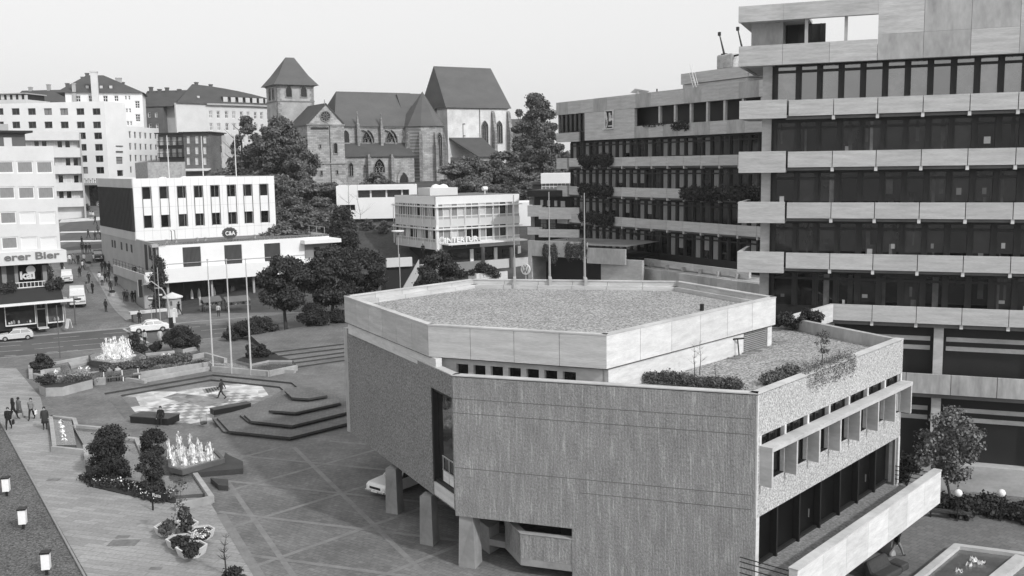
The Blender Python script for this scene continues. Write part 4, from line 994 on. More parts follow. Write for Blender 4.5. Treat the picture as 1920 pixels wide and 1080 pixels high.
# ------------------------------------------------------------------ old houses behind
def chimney(root, u, v, z0, z1, w_=.5, mat=None, d_=None):
    b = MB(); b.box(u-w_, u+w_, v-(d_ or w_), v+(d_ or w_), z0, z1-.25); b.box(u-w_-.1, u+w_+.1, v-(d_ or w_)-.1, v+(d_ or w_)+.1, z1-.25, z1); return b.build('chimney', mat or GREYP, root)
LV = Line(Q(140, 200, 250), az=73)
villa = at_line('hipped_house', 'white house with steep hipped roof and broad pale chimney stack behind the hotel', 'house', LV)
u1 = LV.u(268, 200); zt = LV.z(200, 174); ops = []
for px, yt, yb, wd in ((142, 179, 191, 9), (166, 179, 191, 8), (193, 179, 191, 9), (214, 179, 190, 8)): ops.append((*F(LV, px, px+wd, yt, yb), 'dark', (WPAINT, .14), 1, 1))
for px, yt, wd in ((253, 189, 9), (254, 214, 9)): ops.append((*F(LV, px, px+wd, yt, yt+14), 'dark', (WPAINT, .14), 1, 2))
for px, yt in ((234, 179), (240.5, 179), (236, 203), (242, 203), (238, 227), (244, 227)): ops.append((*F(LV, px, px+3.6, yt, yt+8), 'dark', (WPAINT, .12), 0, 1))
block(villa, -2, u1, 0, 14, 14, zt, WHITE, ops, roof=False, rec=.3)
b = MB(); ur0, ur1 = LV.u(168, 150, 7), LV.u(190, 150, 7)
zr = LV.z(180, 141, 7); gable(b, -3.5, u1, 0, 14, zt, zr, hip0=ur0+3.5, hip1=u1-ur1, over=.6); b.build('roof', TILE, villa)
for px in (160, 186, 204):
    q = F(LV, px, px+8, 160, 167, 1.5); b = MB(); b.box(q[0], q[1], 1.2, 4, q[2], q[3]); d_ = b.build('dormer', TILE, villa); b = MB(); b.box(q[0]+.15, q[1]-.15, 1.12, 1.2, q[2]+.15, q[3]-.1); b.build('dormer_window', CURTL, d_)
q = F(LV, 171, 184, 133, 193, -1); b = MB(); b.box(q[0], q[1], -1.4, -.02, 14, q[3]-.3); b.box(q[0]-.15, q[1]+.15, -1.55, .1, q[3]-.3, q[3]); b.build('chimney_stack', OFFW, villa)
for px, yt, v in ((126, 156, 3), (138, 156, 0), (155, 144, 8), (163, 137, 9), (222, 146, 6), (230, 154, 8)):
    u = LV.u(px, yt, v); z = LV.z(px, yt, v); chimney(villa, u, v, z-6, z, .42 if px != 222 else .7, DARKW if px not in (138, 222) else GREYP)
# long dark-roofed houses at the far left
LD = Line(Q(20, 190, 270), az=96)
h = at_line('dark_roofed_house', 'long house with plain dark tiled roof behind the hotel, at the far left', 'house', LD)
b = MB(); b.box(0, LD.u(142, 190), 0, 12, 14, LD.z(80, 193)); b.build('wall', GREYP, h)
b = MB(); gable(b, 0, LD.u(142, 190), 0, 12, LD.z(80, 193), LD.z(80, 169, 6)); b.build('roof', TILE, h)
for px, yt in ((57, 163), (91, 158)): chimney(h, LD.u(px, yt, 6), 6, LD.z(px, yt, 6)-3, LD.z(px, yt, 6), .4)
b = MB(); q = F(LD, 73, 88, 191, 196, -.5); b.box(q[0], q[1], -.6, 3, q[2]-1, q[3]); b.build('dormer', OFFW, h)
LD2 = Line(Q(-40, 190, 245), az=97)
h = at_line('penthouse_flats', 'flat-roofed flats with a set-back balcony storey at the very left edge behind the hotel', 'building', LD2)
u1 = LD2.u(49, 190); b = MB(); b.box(-4, u1, 0, 10, 14, LD2.z(20, 187)); b.build('wall', OFFW, h)
b = MB(); b.box(-4, u1-.8, 1.2, 9, LD2.z(20, 187), LD2.z(20, 176)); b.build('top_storey', DARKM, h)
b = MB(); b.box(-4, u1-.4, .6, 9.5, LD2.z(20, 176), LD2.z(20, 174)); b.build('roof', GREYP, h)
for k in range(5):
    q = F(LD2, 2+k*11, 8+k*11, 178, 187, 1.2); b = MB(); b.box(q[0], q[1], 1.08, 1.19, q[2], q[3]); b.build('window', CURTL, h)
# dark terrace houses between hip-roofed house and the white school-like building
LR = Line(Q(268, 200, 268), az=97)
h = at_line('dark_terrace_house', 'dark rendered terrace house under a long tiled roof, between the two tall white buildings', 'house', LR)
u1, u2 = LR.u(307, 220), LR.u(372, 220)
ops = [(*F(LR, px, px+5.5, yt, yt+9), 'curtain' if px > 285 else 'dark', (WPAINT, .15), 0, 1) for px, yt in ((277, 211), (290, 211), (279, 232), (292, 232))]
block(h, -1, u1, 0, 11, 14, LR.z(285, 201), DARKW, ops, roof=False)
b = MB(); b.box(u1, u2, 2, 11, 14, LR.z(330, 193)); b.build('side_wing', GREYP, h)
b = MB(); gable(b, -1, u2, 0, 11, LR.z(285, 200), LR.z(300, 170, 5.5)); b.build('roof', TILE, h)
for px, yt in ((283, 163), (299, 167), (313, 164), (336, 167)): chimney(h, LR.u(px, yt, 5), 5, LR.z(px, yt, 5)-4, LR.z(px, yt, 5), .4, DARKW)
# big white building with mansard roof and curved front
LM = Line(Q(388, 230, 246), az=52)
man = at_line('mansard_building', 'large white building with blank gable wall, tall dark mansard roof and curved many-windowed front', 'building', LM)
zt = LM.z(388, 195)
# left blank face: from corner to the left
wl_ = 0
LML = Line(Q(331, 230, 240), LM.o); wleft = (LM.o-LML.o).length
b = MB(); Tm = Matrix.Rotation(LML.ang-LM.ang, 4, 'Z') @ Matrix.Translation((-wleft, 0, 0))
b.T = Tm; b.box(0, wleft-.02, 0, .6, 14, zt); b.T = Matrix.Identity(4)
# curved front: polygonal segments turning away
pts = [(0.0, 0.0)]; ang = 0
for k in range(7): pts.append((pts[-1][0]+4.1*math.cos(ang), pts[-1][1]+4.1*math.sin(ang))); ang += R(-3.5 if False else 4.5)
segs = list(zip(pts[:-1], pts[1:])); wins = []
for k, (p, q) in enumerate(segs):
    a = math.atan2(q[1]-p[1], q[0]-p[0]); T = Matrix.Translation((p[0], p[1], 0)) @ Matrix.Rotation(a, 4, 'Z'); hs = []
    for r_ in range(5):
        for j in range(2): hs.append((.6+j*1.95, .6+j*1.95+.9, zt-3.4-r_*3.0, zt-1.6-r_*3.0))
    holes_wall(b, T, 0, 4.1, 12, zt, hs, .25)
    for hh in hs: wins.append((T, hh))
b.build('wall', OFFW, man)
for T, hh in wins: add_win(man, T, *hh, rnd.choice(['dark', 'curtain']), (WPAINT, .14), 1, 1, .15)
b = MB(); zr = LM.z(410, 161, 6)
back = [(p[0]-3.2, p[1]+10) for p in pts]; mid = [(p[0]-1.6, p[1]+3.8) for p in pts]
L_ = [(-wleft*.0-1, 0)]
lx = Tm @ Vector((0, 0, 0))
outer = [(lx.x, lx.y)]+pts; 
cr = [(lx.x+6.5, lx.y+6)]+mid
n = len(outer)
for k in range(n-1):
    a, c, d_, e_ = outer[k], outer[k+1], cr[k+1], cr[k]; fz = lambda kk: zr-(zr-zt-1.2)*(max(0, kk-1)/7)**1.3
    b.add([(a[0], a[1]-.5, zt), (c[0], c[1]-.5, zt), (d_[0], d_[1], fz(k+1)), (e_[0], e_[1], fz(k))], [(0, 1, 2, 3)])
    b.add([(e_[0], e_[1], fz(k)), (d_[0], d_[1], fz(k+1)), (d_[0]-2, d_[1]+9, zt), (e_[0]-2, e_[1]+9, zt)], [(0, 1, 2, 3)])
b.add([(outer[0][0], outer[0][1], zt), (cr[0][0], cr[0][1], zr), (cr[0][0]-2, cr[0][1]+9, zt)], [(0, 1, 2)])
b.build('roof', TILE, man)
b = MB()
for k, (p, q) in enumerate(segs):
    b.add([(p[0], p[1]-.7, zt-.25), (q[0], q[1]-.7, zt-.25), (q[0], q[1]-.7, zt+.15), (p[0], p[1]-.7, zt+.15)], [(0, 1, 2, 3)]); b.add([(p[0], p[1]-.7, zt-.25), (q[0], q[1]-.7, zt-.25), (q[0], q[1], zt-.25), (p[0], p[1], zt-.25)], [(3, 2, 1, 0)])
b.build('cornice', GREYP, man)
for k, (p, q) in enumerate(segs[1:], 1):
    for j in range(2):
        x, y = p[0]+(q[0]-p[0])*(.25+.5*j), p[1]+(q[1]-p[1])*(.25+.5*j)
        b = MB(); b.box(x-.7, x+.7, y+.2, y+2.6, zt+.5, zt+2.0, 0); b.box(x-.55, x+.55, y+.1, y+.19, zt+.65, zt+1.85, 1); b.build('dormer', [TILE, CURTL], man)
for px, yt in ((364, 158), (368, 154), (395, 158)): chimney(man, LM.u(px, yt, 6), 6, LM.z(px, yt, 6)-2.5, LM.z(px, yt, 6), .35, DARKW)
for px, yt in ((352, 183), (371, 183)):
    u, z = LM.u(px, yt, 1.0), LM.z(px, yt, 1.0)
    b = MB(); b.box(u-.3, u+.3, .6, 1.6, z-.5, z+.4); b.build('skylight', CURTL, man)
# brick houses in front of it
LB1 = Line(Q(298, 280, 232), az=93)
h = at_line('balconied_brick_house', 'dark brick house with french windows and long balconies under a thin flat roof', 'house', LB1)
u1 = LB1.u(345, 280); ops = []
for yt, yb in ((257, 272), (279, 294)):
    for px in (299, 311, 323, 334): ops.append((*F(LB1, px, px+7, yt, yb), 'pale', (WPAINT, .12), 1, 0))
block(h, 0, u1, 0, 10, 12, LB1.z(320, 251), DARKW, ops, roof=False)
b = MB(); b.box(-.4, u1+.2, -1.2, 10, LB1.z(320, 251), LB1.z(320, 249)); b.build('roof', DARKM, h)
for y in (272, 294):
    b = MB(); z = LB1.z(320, y); b.box(0, u1, -.9, -.02, z-.3, z-.1); b.box(0, u1, -.9, -.85, z+.8, z+.9)
    for i in range(24): b.box(u1*i/24, u1*i/24+.05, -.9, -.85, z-.1, z+.8)
    b.build('balcony', DARKM, h)
LB2 = Line(Q(345, 280, 228), az=93)
h = at_line('brick_house', 'brick house with evenly spaced white-framed windows above a pale awning, beside the big trees', 'house', LB2)
u1 = LB2.u(394, 280); ops = []
for yt in (255, 275, 295):
    for px in (350, 366, 381): ops.append((*F(LB2, px, px+6, yt, yt+14), 'pale', (WPAINT, .14), 1, 1))
block(h, 0, u1, 0, 10, 12, LB2.z(370, 249), mk_brick('dark_clinker', .15, .5, .15, .02, .2, .8, wall=True), ops, roof=False)
b = MB(); b.box(-.8, u1+.6, -.8, 10, LB2.z(370, 249), LB2.z(370, 247)); b.build('roof', DARKM, h)
b = MB(); q = F(LB2, 348, 394, 316, 319, -1.5); b.xprism([(-2, q[2]), (0, q[3]), (0, q[3]-.2), (-2, q[2]-.2)], 0, u1); b.build('awning', OFFW, h)
LB3 = Line(Q(392, 300, 236), az=96)
h = at_line('bay_window_house', 'narrow white house front with two broad bay windows, right of the brick house', 'house', LB3)
q = F(LB3, 392, 425, 262, 335); b = MB(); b.box(q[0], q[1], 0, 8, 12, q[3]+1); b.build('wall', OFFW, h)
for yt, yb in ((273, 286), (296, 307)):
    q = F(LB3, 395, 417, yt, yb, -.8); b = MB(); b.box(q[0], q[1], -.8, -.01, q[2]-1, q[3]+.2, 0)
    for i in range(5): a = q[0]+.1+(q[1]-q[0]-.1)*i/5; b.box(a, a+(q[1]-q[0])/5-.2, -.85, -.81, q[2], q[3], 1)
    b.build('bay_window', [OFFW, GLASS], h)
# ------------------------------------------------------------------ department store
LCA = Line(Q(297, 457, 137), az=56)
ca = at_line('department_store', 'white department store with eight pairs of tall windows and louvred lower panels', 'department store', LCA)
zt1 = LCA.z(400, 450); uR = LCA.u(617, 445); zc0, zc1 = LCA.z(400, 523), LCA.z(400, 497)
zt1 = LCA.z(297, 457)
V0 = 12.5; uU = LCA.u(518, 431, V0); zU = LCA.z(256, 335, V0); D1 = 36.5
lou = [F(LCA, 343, 377, 463, 507), F(LCA, 421, 454, 459, 502), F(LCA, 496, 526, 456, 498)]
block(ca, 0, uR, 0, D1, zc1+.02, zt1, WHITE, [(*q, None) for q in lou], [], roof=False)
b = MB(); b.add([(0, 0, zt1-.4), (uR, 0, zt1-.4), (uR, D1, zt1-.4), (0, D1, zt1-.4)], [(0, 1, 2, 3)]); b.box(0, uR, 0, .4, zt1-.3, zt1+.01)
b.build('lower_roof', ROOFG, ca)
for q in lou:
    b = MB(); n = 14; b.box(q[0], q[1], .15, .24, q[2], q[3])
    for i in range(n): x = q[0]+(q[1]-q[0])*i/n; b.box(x, x+.09, .03, .15, q[2], q[3])
    b.build('louvre_panel', mk('louvre_grey', .09), ca)
b = MB(); b.box(.0, uR+3.5, -.8, 0, zc0, zc1); b.build('canopy', WHITE, ca)
b = MB(); b.box(1.2, uR+2, -.12, -.06, zc1+.55, zc1+.62); b.build('canopy_rail', STEEL, ca)
# left side terrace with parapet descending behind
b = MB(); b.box(-2.2, -.02, -.6, 18, zc0, zc0+.2); b.build('side_terrace', GREYP, ca)
b = MB(); b.box(-2.4, -2.2, -.8, 18, zc0, 5.0); b.build('side_parapet', LIGHTP, ca); b = MB(); b.box(-2.2, -.0, -.8, -.6, zc0, 5.3); b.build('side_parapet', WHITE, ca)  # left run greyer than the front run, its shade painted in
b = MB(); b.box(-2.0, -.02, 1.5, 18, 0, zc0); b.build('side_base_wall', GREYP, ca)
b = MB()
for i in range(10): b.tube((-2.3, i*2, 5), (-2.3, i*2, 5.9), .03, n=5)
for z in (.45, .9): b.tube((-2.3, -.5, 5+z), (-2.3, 18, 5+z), .03, n=5)
b.build('side_railing', BLACK, ca)
b = MB(); b.box(-.06, -.01, .3, D1, zc0, zt1-.1)
b.build('side_wall_shade', GREYP, ca)  # grey sheet over the white wall: the side's shade put into colour
for v0, v1, za, zbb in ((1.6, 3.0, 4.9, 8.6), (3.9, 5.2, 6.6, 8.6), (6.2, 7.6, 4.9, 8.6)):
    b = MB(); b.box(-.1, -.062, v0, v1, za, zbb); b.build('side_window', DARKM, ca)
for i, v in enumerate((15, 18, 21.5, 26, 27.8)):
    b = MB(); b.box(-.1, -.062, v, v+.9, 6.9, 8.1); b.build('side_window', DARKM, ca)
b = MB(); b.tube((-.15, .6, 3), (-.15, .6, zt1-.5), .09); b.box(-.9, .9, .0, 1.2, zt1-.5, zt1-.1); b.build('downpipe', GREYP, ca)
b = MB(); b.box(.6, uR, 3.2, 14, 0, zc0-.02); b.build('shopfront_core', DARKM, ca)
for i in range(9):
    a = 1+i*3.1; b = MB(); b.box(a, a+2.9, 3.1, 3.18, .4, zc0-.5); b.build('shop_window', GLASS, ca)
    if i % 2 == 0: b = MB(); b.box(a-.15, a+.15, .2, .5, 0, zc0); b.build('column', GREYP, ca)
    for j in range(3):
        x = a+rnd.uniform(.3, 2.5); b = MB(); b.lathe([(0, 0), (.2, .05), (.22, .6), (.15, 1.1), (.05, 1.35), (0, 1.5)], x, 2.95, 8); o_ = b.build('display_item', CLO[rnd.choice(['light', 'mid', 'white', 'grey'])], ca); o_.location.z = .6
# upper block: white frame with paired tall openings
ops = []
xs_ = (266.5, 299, 332, 363.5, 394.5, 425.5, 456, 486); zA = []
for i, x in enumerate(xs_):
    q1 = F(LCA, x+1, x+16, 349-i*.55, 373-i*.9, V0); q2 = F(LCA, x+3.5, x+18, 403-i*1.0, 427-i*1.35, V0)
    ops.append((q1[0], q1[1], q1[2], q1[3], 'dark', FRD, 0, 0)); ops.append((q1[0], q1[1], q2[2], q2[3], 'dark', FRD, 0, 0))
zlo = min(o[2] for o in ops); lo1 = [o for o in ops[::2]]; 
za_, zb_ = sum(o[2] for o in ops[::2])/8, sum(o[3] for o in ops[::2])/8; zc_, zd_ = sum(o[2] for o in ops[1::2])/8, sum(o[3] for o in ops[1::2])/8
ops = [(o[0], o[1], *((za_, zb_) if i % 2 == 0 else (zc_, zd_)), 'dark', FRD, 1 if i in (4, 6) else 0, 0) for i, o in enumerate(ops)]
zU_ = zU
block(ca, 0, uU, V0, D1, zt1-.4, zU, WHITE, ops, name='upper_wall', rec=.45)
for i in range(8):
    o = ops[i*2]; b = MB()
    for x in (o[0]-.1, o[1]+.02): b.box(x, x+.08, V0-.09, V0-.02, zc_, zb_)
    b.build('window_reveal_strip', DARKW, ca)
b = MB()
for i in range(0, 17): x = 1.2+i*(uU-2.4)/16; b.box(x, x+.03, V0-.012, V0-.003, zt1-.3, zU-.05)
for z in (zt1+1.1, (zb_+zc_)/2, zU-1.3): b.box(0, uU, V0-.014, V0-.005, z, z+.03)
b.build('panel_joint', mk('faint_joint', .45), ca)
b = MB(); b.box(-.14, -.02, V0+.3, D1-.3, zt1+1.0, zU-1.4)
for i in range(26): v = V0+.5+i*.9; b.box(-.24, -.14, v, v+.18, zt1+1.0, zU-1.4)
b.build('ribbed_side_panel', mk('dark_ribbed_metal', .05, var=.15), ca)
b = MB(); b.box(-.13, -.02, V0, D1, zU-1.39, zU-.02); b.box(-.13, -.02, V0, D1, zt1-.3, zt1+.99); b.build('side_band', LIGHTP, ca)  # bands greyer than the white front, shade of this side painted in
b = MB(); q = F(LCA, 265, 286, 303, 332, V0+14); b.box(q[0], LCA.u(347, 303, V0+10), V0+10, V0+18, zU-.3, LCA.z(300, 304, V0+10)); b.build('lift_house', [mk('mottled_render', .33, var=.25, scale=3)], ca)
for px, yt in ((317, 254), (381, 255), (443, 252)):
    b = MB(); u, z = LCA.u(px, 328, V0+3), LCA.z(px, yt, V0+3); b.tube((u, V0+3, zU-.4), (u, V0+3, z), .09, .05); b.build('roof_flagpole', WPAINT, ca)
for px in (305, 345):
    b = MB(); b.lathe([(0, .5), (.5, .4), (.8, 0)], LCA.u(px, 331, V0+5), V0+5, 12); o_ = b.build('roof_dome', WPAINT, ca); o_.location.z = zU-.3
for px in (312, 330, 370, 385, 478): 
    b = MB(); u = LCA.u(px, 447, 6); b.lathe([(.15, 0), (.15, .4), (.35, .45), (0, .6)], u, 6, 8); o_ = b.build('roof_vent', GREYP, ca); o_.location.z = zt1-.4
b = MB()
for s_ in (0, .5): b.tube((4.4+s_, 9.5, zt1-.4), (4.4+s_, 9.5, zt1+1.1), .05); b.tube((4.4+s_, 9.5, zt1+1.1), (4.4+s_, 10.1, zt1+1.1), .05)
b.build('roof_ladder', BLACK, ca)
# right end: recessed grey bay with flat canopy
q = F(LCA, 571, 640, 449, 456, -1.5); b = MB(); b.box(q[0], q[1], -1.5, 8, q[2], q[3]); b.build('end_canopy', WHITE, ca)
q2 = F(LCA, 572, 612, 457, 492, -.1); b = MB(); b.box(q2[0], q2[1]+1, -.2, -.02, q2[2], q2[3]); b.build('end_bay', mk('ribbed_grey_panel', .22, var=.1), ca)
b = MB(); q3 = F(LCA, 589, 600, 463, 484, -.3); b.box(q3[0], q3[1], -.3, -.21, q3[2], q3[3]); b.build('end_window', GLASS, ca)
b = MB(); u0_, u1_ = uU+.5, uR-.3
for i in range(14): x = u0_+(u1_-u0_)*i/13; b.tube((x, D1-.6, zt1), (x, D1-.6, zt1+1.1), .04, n=5)
b.tube((u0_, D1-.6, zt1+1.05), (u1_, D1-.6, zt1+1.05), .04, n=5)
for i in range(12): y = 1+i*3.0; b.tube((u1_, y, zt1), (u1_, y, zt1+1.1), .04, n=5)
b.tube((u1_, 1, zt1+1.05), (u1_, D1-.6, zt1+1.05), .04, n=5); b.build('roof_railing', STEEL, ca)
# oval sign
LS = LCA; us, zs2 = LCA.u(430.5, 437, -.2+6), LCA.z(430.5, 437, -.2+6)
sg = at_line('roof_sign', 'oval scalloped sign with white letters on the lower roof of the store', 'sign', LCA)
rx, rz_ = 1.05*13.5/13.0, .82
b = MB(); n = 48; ring = []
for i in range(n):
    t = 2*math.pi*i/n; r_ = 1+.05*math.cos(t*14); ring.append((us+1.12*r_*math.cos(t), zs2+.86*r_*math.sin(t)))
b.add([(x, 5.7, z) for x, z in ring]+[(x, 5.95, z) for x, z in ring], [tuple(range(n)), tuple(range(2*n-1, n-1, -1))]+[(i, n+i, n+(i+1) % n, (i+1) % n) for i in range(n)]); b.build('sign_rim', mk('dull_sign_rim', .09), sg)
b = MB(); ring = [(us+.9*math.cos(2*math.pi*i/40), zs2+.62*math.sin(2*math.pi*i/40)) for i in range(40)]; n = 40
b.add([(x, 5.64, z) for x, z in ring]+[(x, 5.7, z) for x, z in ring], [tuple(range(n))]+[(i, n+i, n+(i+1) % n, (i+1) % n) for i in range(n)]); b.build('sign_face', mk('sign_face', .06), sg)
text_part('C&A', .85, WPAINT, sg, (us-.72, 5.62, zs2-.3), bold=.02, sx=.88, ext=.02)
b = MB(); b.tube((us-.6, 5.85, zt1-.4), (us-.6, 5.85, zs2-.5), .05); b.tube((us+.6, 5.85, zt1-.4), (us+.6, 5.85, zs2-.5), .05); b.build('sign_stand', STEEL, sg)
# ------------------------------------------------------------------ travel agency building with curtain walls
LI = Line(Q(817, 400, 152), az=57)
it = at_line('curtain_wall_building', 'two-storey curtain-wall office block on a recessed shop floor with INTERTUR sign', 'office building', LI)
u1 = LI.u(974, 400); zt = LI.z(817, 369); LIs = Line(LI.o, az=-34)
dep = 0
for w_ in range(5, 40):
    p = LI.o+Vector((math.sin(R(-34)), math.cos(R(-34))))*w_
    if 960+F_PX*p.x/p.y < 740: break
    dep = w_
zlv = [LI.z(817, y) for y in (384, 405, 420, 447, 459)]
zr1, zr1b, zr2, zr2b, zsb = zlv
b = MB(); b.box(0, u1, 0, dep, LI.z(817, 384)-.0, zt); b.build('roof_fascia', WPAINT, it)
b = MB(); b.add([(0.3, .3, zt-.02+.03), (u1-.3, .3, zt+.01), (u1-.3, dep-.3, zt+.01), (.3, dep-.3, zt+.01)], [(0, 1, 2, 3)]); b.build('roof', ROOFG, it)
b = MB(); b.box(.25, u1-.25, .25, dep-.25, zsb, zr1); b.build('core', DARKW, it)
z_a = LI.z(817, 443); 
for T, W_, nb in ((T_front(), u1, 12), (T_left(0, dep), dep, 11)):
    for (zl, zh) in ((LI.z(817, 412), LI.z(817, 384)), (LI.z(817, 455), LI.z(817, 427))):
        for i in range(nb):
            a, c = W_*i/nb, W_*(i+1)/nb
            me_b = MB(); t = .06
            st = rnd.choice([CURT, CURTL, CURT, GLASS])
            me_b.add([(a+.05, .12, zl), (c-.05, .12, zl), (c-.05, .12, zh), (a+.05, .12, zh)], [(0, 1, 2, 3)], 1)
            me_b.box(a-.05, a+.05, .0, .14, zl, zh); me_b.box(a+.05, c-.05, .0, .14, zl+(zh-zl)*.78, zl+(zh-zl)*.84); me_b.box(a+.05, c-.05, .0, .14, zl+(zh-zl)*.16, zl+(zh-zl)*.2)
            if i % 2 == 0: me_b.box(a-.04, a+.04, -.35, -.25, zl-.8, zh)
            me_b.box(a+.05, c-.05, .02, .1, zl, zl+(zh-zl)*.16, 2)
            o_ = me_b.build('window', [WPAINT, st, GREYP], it); o_.matrix_local = T
    for (zl, zh) in ((LI.z(817, 427), LI.z(817, 412)), (LI.z(817, 469), LI.z(817, 455))):
        b = MB(); b.box(0, W_, -.02, .2, zl, zh); o_ = b.build('spandrel_band', OFFW, it); o_.matrix_local = T
    for zz in (LI.z(817, 388), LI.z(817, 430)):
        b = MB(); b.box(-.4, W_+.3, -.45, -.28, zz-.12, zz+.06); o_ = b.build('sun_rail', WPAINT, it); o_.matrix_local = T
zf0 = LI.z(817, 459)
b = MB(); b.box(0, .45, -.05, .3, zsb-1.2, zt); b.build('corner_pier', WPAINT, it)
text_part('INTERTUR', 1.12, WPAINT, it, (LI.u(835, 453, -.3), -.12, LI.z(835, 455.5, -.3)), bold=.03, sx=1.15, name='sign_lettering')
b = MB(); b.box(1.0, LI.u(899, 450), -.1, -.025, LI.z(817, 469)+.02, LI.z(817, 455)-.02); b.build('sign_board', mk('sign_board_dark', .07), it)
b = MB(); u, z = LI.u(829, 452, -.2), LI.z(829, 451, -.2)
for i in range(12):
    t = 2*math.pi*i/12; b.add([(u+.28*math.cos(t-.2), -.16, z+.28*math.sin(t-.2)), (u+.28*math.cos(t+.2), -.16, z+.28*math.sin(t+.2)), (u+.62*math.cos(t+.17), -.16, z+.62*math.sin(t+.17)), (u+.62*math.cos(t-.17), -.16, z+.62*math.sin(t-.17))], [(0, 1, 2, 3)])
b.build('sun_emblem', WPAINT, it)
text_part('Internationale', .55, mk('sign_letters', .12), it, (LI.u(916, 446, -.3), -.08, LI.z(916, 447, -.3)), sx=.9, name='sign_lettering') if False else None
# ground floor recessed
zg = LI.z(900, 497, 1)
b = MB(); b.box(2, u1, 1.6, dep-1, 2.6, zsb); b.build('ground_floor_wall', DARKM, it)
for a, c in ((3.5, 6.5), (8.2, 11), (13.0, 15.6)):
    b = MB(); b.box(a, c, 1.45, 1.58, zg+.3, zsb-1.6); b.build('shop_window', GLASS, it); b = MB(); b.box(a-.1, c+.1, 1.3, 1.44, zg+.15, zg+.3); b.box(c+.3, c+.9, 1.3, 1.5, zg+.1, zsb-1.2); b.build('window_trim', WPAINT, it)
q = F(LI, 841, 989, 456, 459, -2.2); b = MB(); b.box(q[0], q[1], -2.2, 1.6, LI.z(841, 460.5, -2.2), LI.z(841, 458, -2.2)); b.build('canopy', WPAINT, it)
b = MB(); b.box(-2, u1+2, -2.6, -2.2, LI.z(900, 506, -2.4), LI.z(900, 489, -2.4)); b.box(-2, u1+2, -2.2, 2.4, LI.z(900, 489, -2.4)-.6, LI.z(900, 489, -2.4)-.4); b.build('podium_parapet', LIGHTP, it)
b = MB(); b.box(-2, u1+2, -1.8, 1.0, 0, LI.z(900, 506, -2.4)); b.build('podium_base', DARKM, it)
for px in (907, 960):
    b = MB(); u = LI.u(px, 480, -3); b.tube((u, -2.8, 1), (u, -2.8, LI.z(px, 464, -3)), .28, n=10); b.build('advert_column', DARKW, it)
b = MB(); q = F(LI, 806, 858, 352, 366, 5); b.box(q[0], q[1], 5, 9, zt, q[3]); b.build('roof_house', OFFW, it)
for px in (820, 834):
    b = MB(); b.lathe([(0, .6), (.6, .4), (.85, 0)], LI.u(px, 350, 6), 6.5, 12); o_ = b.build('roof_dome', WPAINT, it); o_.location.z = q[3]
b = MB(); b.tube((LI.u(905, 357, 4), 4, zt+.9), (LI.u(913, 357, 4), 4, zt+.9), .35); b.tube((LI.u(909, 357, 4), 4, zt), (LI.u(909, 357, 4), 4, zt+.9), .1); b.build('roof_tank', WPAINT, it)
# white modern house behind
LN = Line(Q(631, 380, 176), az=84)
h = at_line('white_villa', 'white boxy modern building with a recessed loggia, half hidden behind the curtain-wall block', 'building', LN)
u1 = LN.u(782, 360); qa = F(LN, 671, 767, 356, 370); qb = F(LN, 637, 666, 384, 395)
holes = [(*qa, None), (*qb, 'dark', FRW, 2, 0)]
block(h, 0, u1, 0, 10, LN.z(700, 410), LN.z(700, 348), WHITE, holes, rec=.8, par=.2)
b = MB(); b.box(qa[0], qa[1], .7, .79, qa[2], qa[3]); b.build('loggia_glazing', GLASS, h)
for i in (1, 3, 5): b = MB(); a = qa[0]+(i+.5)*(qa[1]-qa[0])/6.5; b.box(a, a+.3, .6, .69, qa[2], qa[3]); b.build('loggia_post', OFFW, h)
b = MB(); b.box(2.5, u1, 1, 9, 6, LN.z(700, 410)); b.build('base_wall', DARKW, h)
b = MB(); b.box(4.5, 6, .9, .99, 7.8, 9); b.box(7, 9, .9, .99, 7.8, 9); b.build('base_window', GLASS, h)
# white block visible between the curtain-wall building and the brown terraced block
LX = Line(Q(974, 400, 172), az=88)
h = at_line('white_side_building', 'plain white building end glimpsed right of the curtain-wall block', 'building', LX)
q = F(LX, 970, 1000, 379, 424); b = MB(); b.box(q[0], q[1]+2, 0, 8, q[2], q[3]); b.build('wall', WHITE, h)
b = MB(); b.box(q[0]+.3, q[1]+2, .3, 8, 3, q[2]); b.build('base_wall', DARKW, h)
# terraced dark block with pale balconies, ivy-hung concrete garage below
LK = Line(Q(989, 420, 128), az=112)
h = at_line('terraced_flats', 'dark terraced block with two pale balcony bands left of the office wing', 'building', LK)
q = F(LK, 986, 1072, 357, 369); b = MB(); b.box(q[0], q[1]+2, .5, 9, q[2], q[3]); b.build('roof_band', DARKM, h)
b = MB(); b.box(.4, q[1]+2, 1.6, 9, 8, q[2]); b.build('wall', DARKM, h)
for yt, yb in ((385, 406), (426, 440)):
    q = F(LK, 989, 1016, yt, yb); b = MB(); b.box(q[0], q[1], 0, .25, q[2], q[3]); b.box(q[0], q[1], .25, 1.6, q[2], q[2]+.2)
    q2 = F(LK, 1010, 1072, yt+4, yb+5, -.6); b.box(q2[0], q2[1]+1, -.6, -.35, q2[2], q2[3]); b.box(q2[0], q2[0]+.25, -.35, 1.5, q2[2], q2[3]); b.build('balcony_front', CONCW, h)
for k, (a, c) in enumerate(((993, 1001), (1014, 1019), (1027, 1032), (1040, 1045), (1052, 1060))):
    q = F(LK, a, c, 374+k*.7, 384+k, 1.6); b = MB(); b.box(q[0], q[1], 1.45, 1.59, q[2], q[3]); b.build('window', CURTL if k else CURT, h)
for k, (a, c) in enumerate(((996, 1003), (1015, 1025), (1030, 1042))):
    q = F(LK, a, c, 406+k*1.5, 425+k*1.5, 1.6); b = MB(); b.box(q[0], q[1], 1.45, 1.59, q[2], q[3]); b.build('window', CURT, h)
b = MB()
q = F(LK, 1012, 1068, 420, 430, -.6)
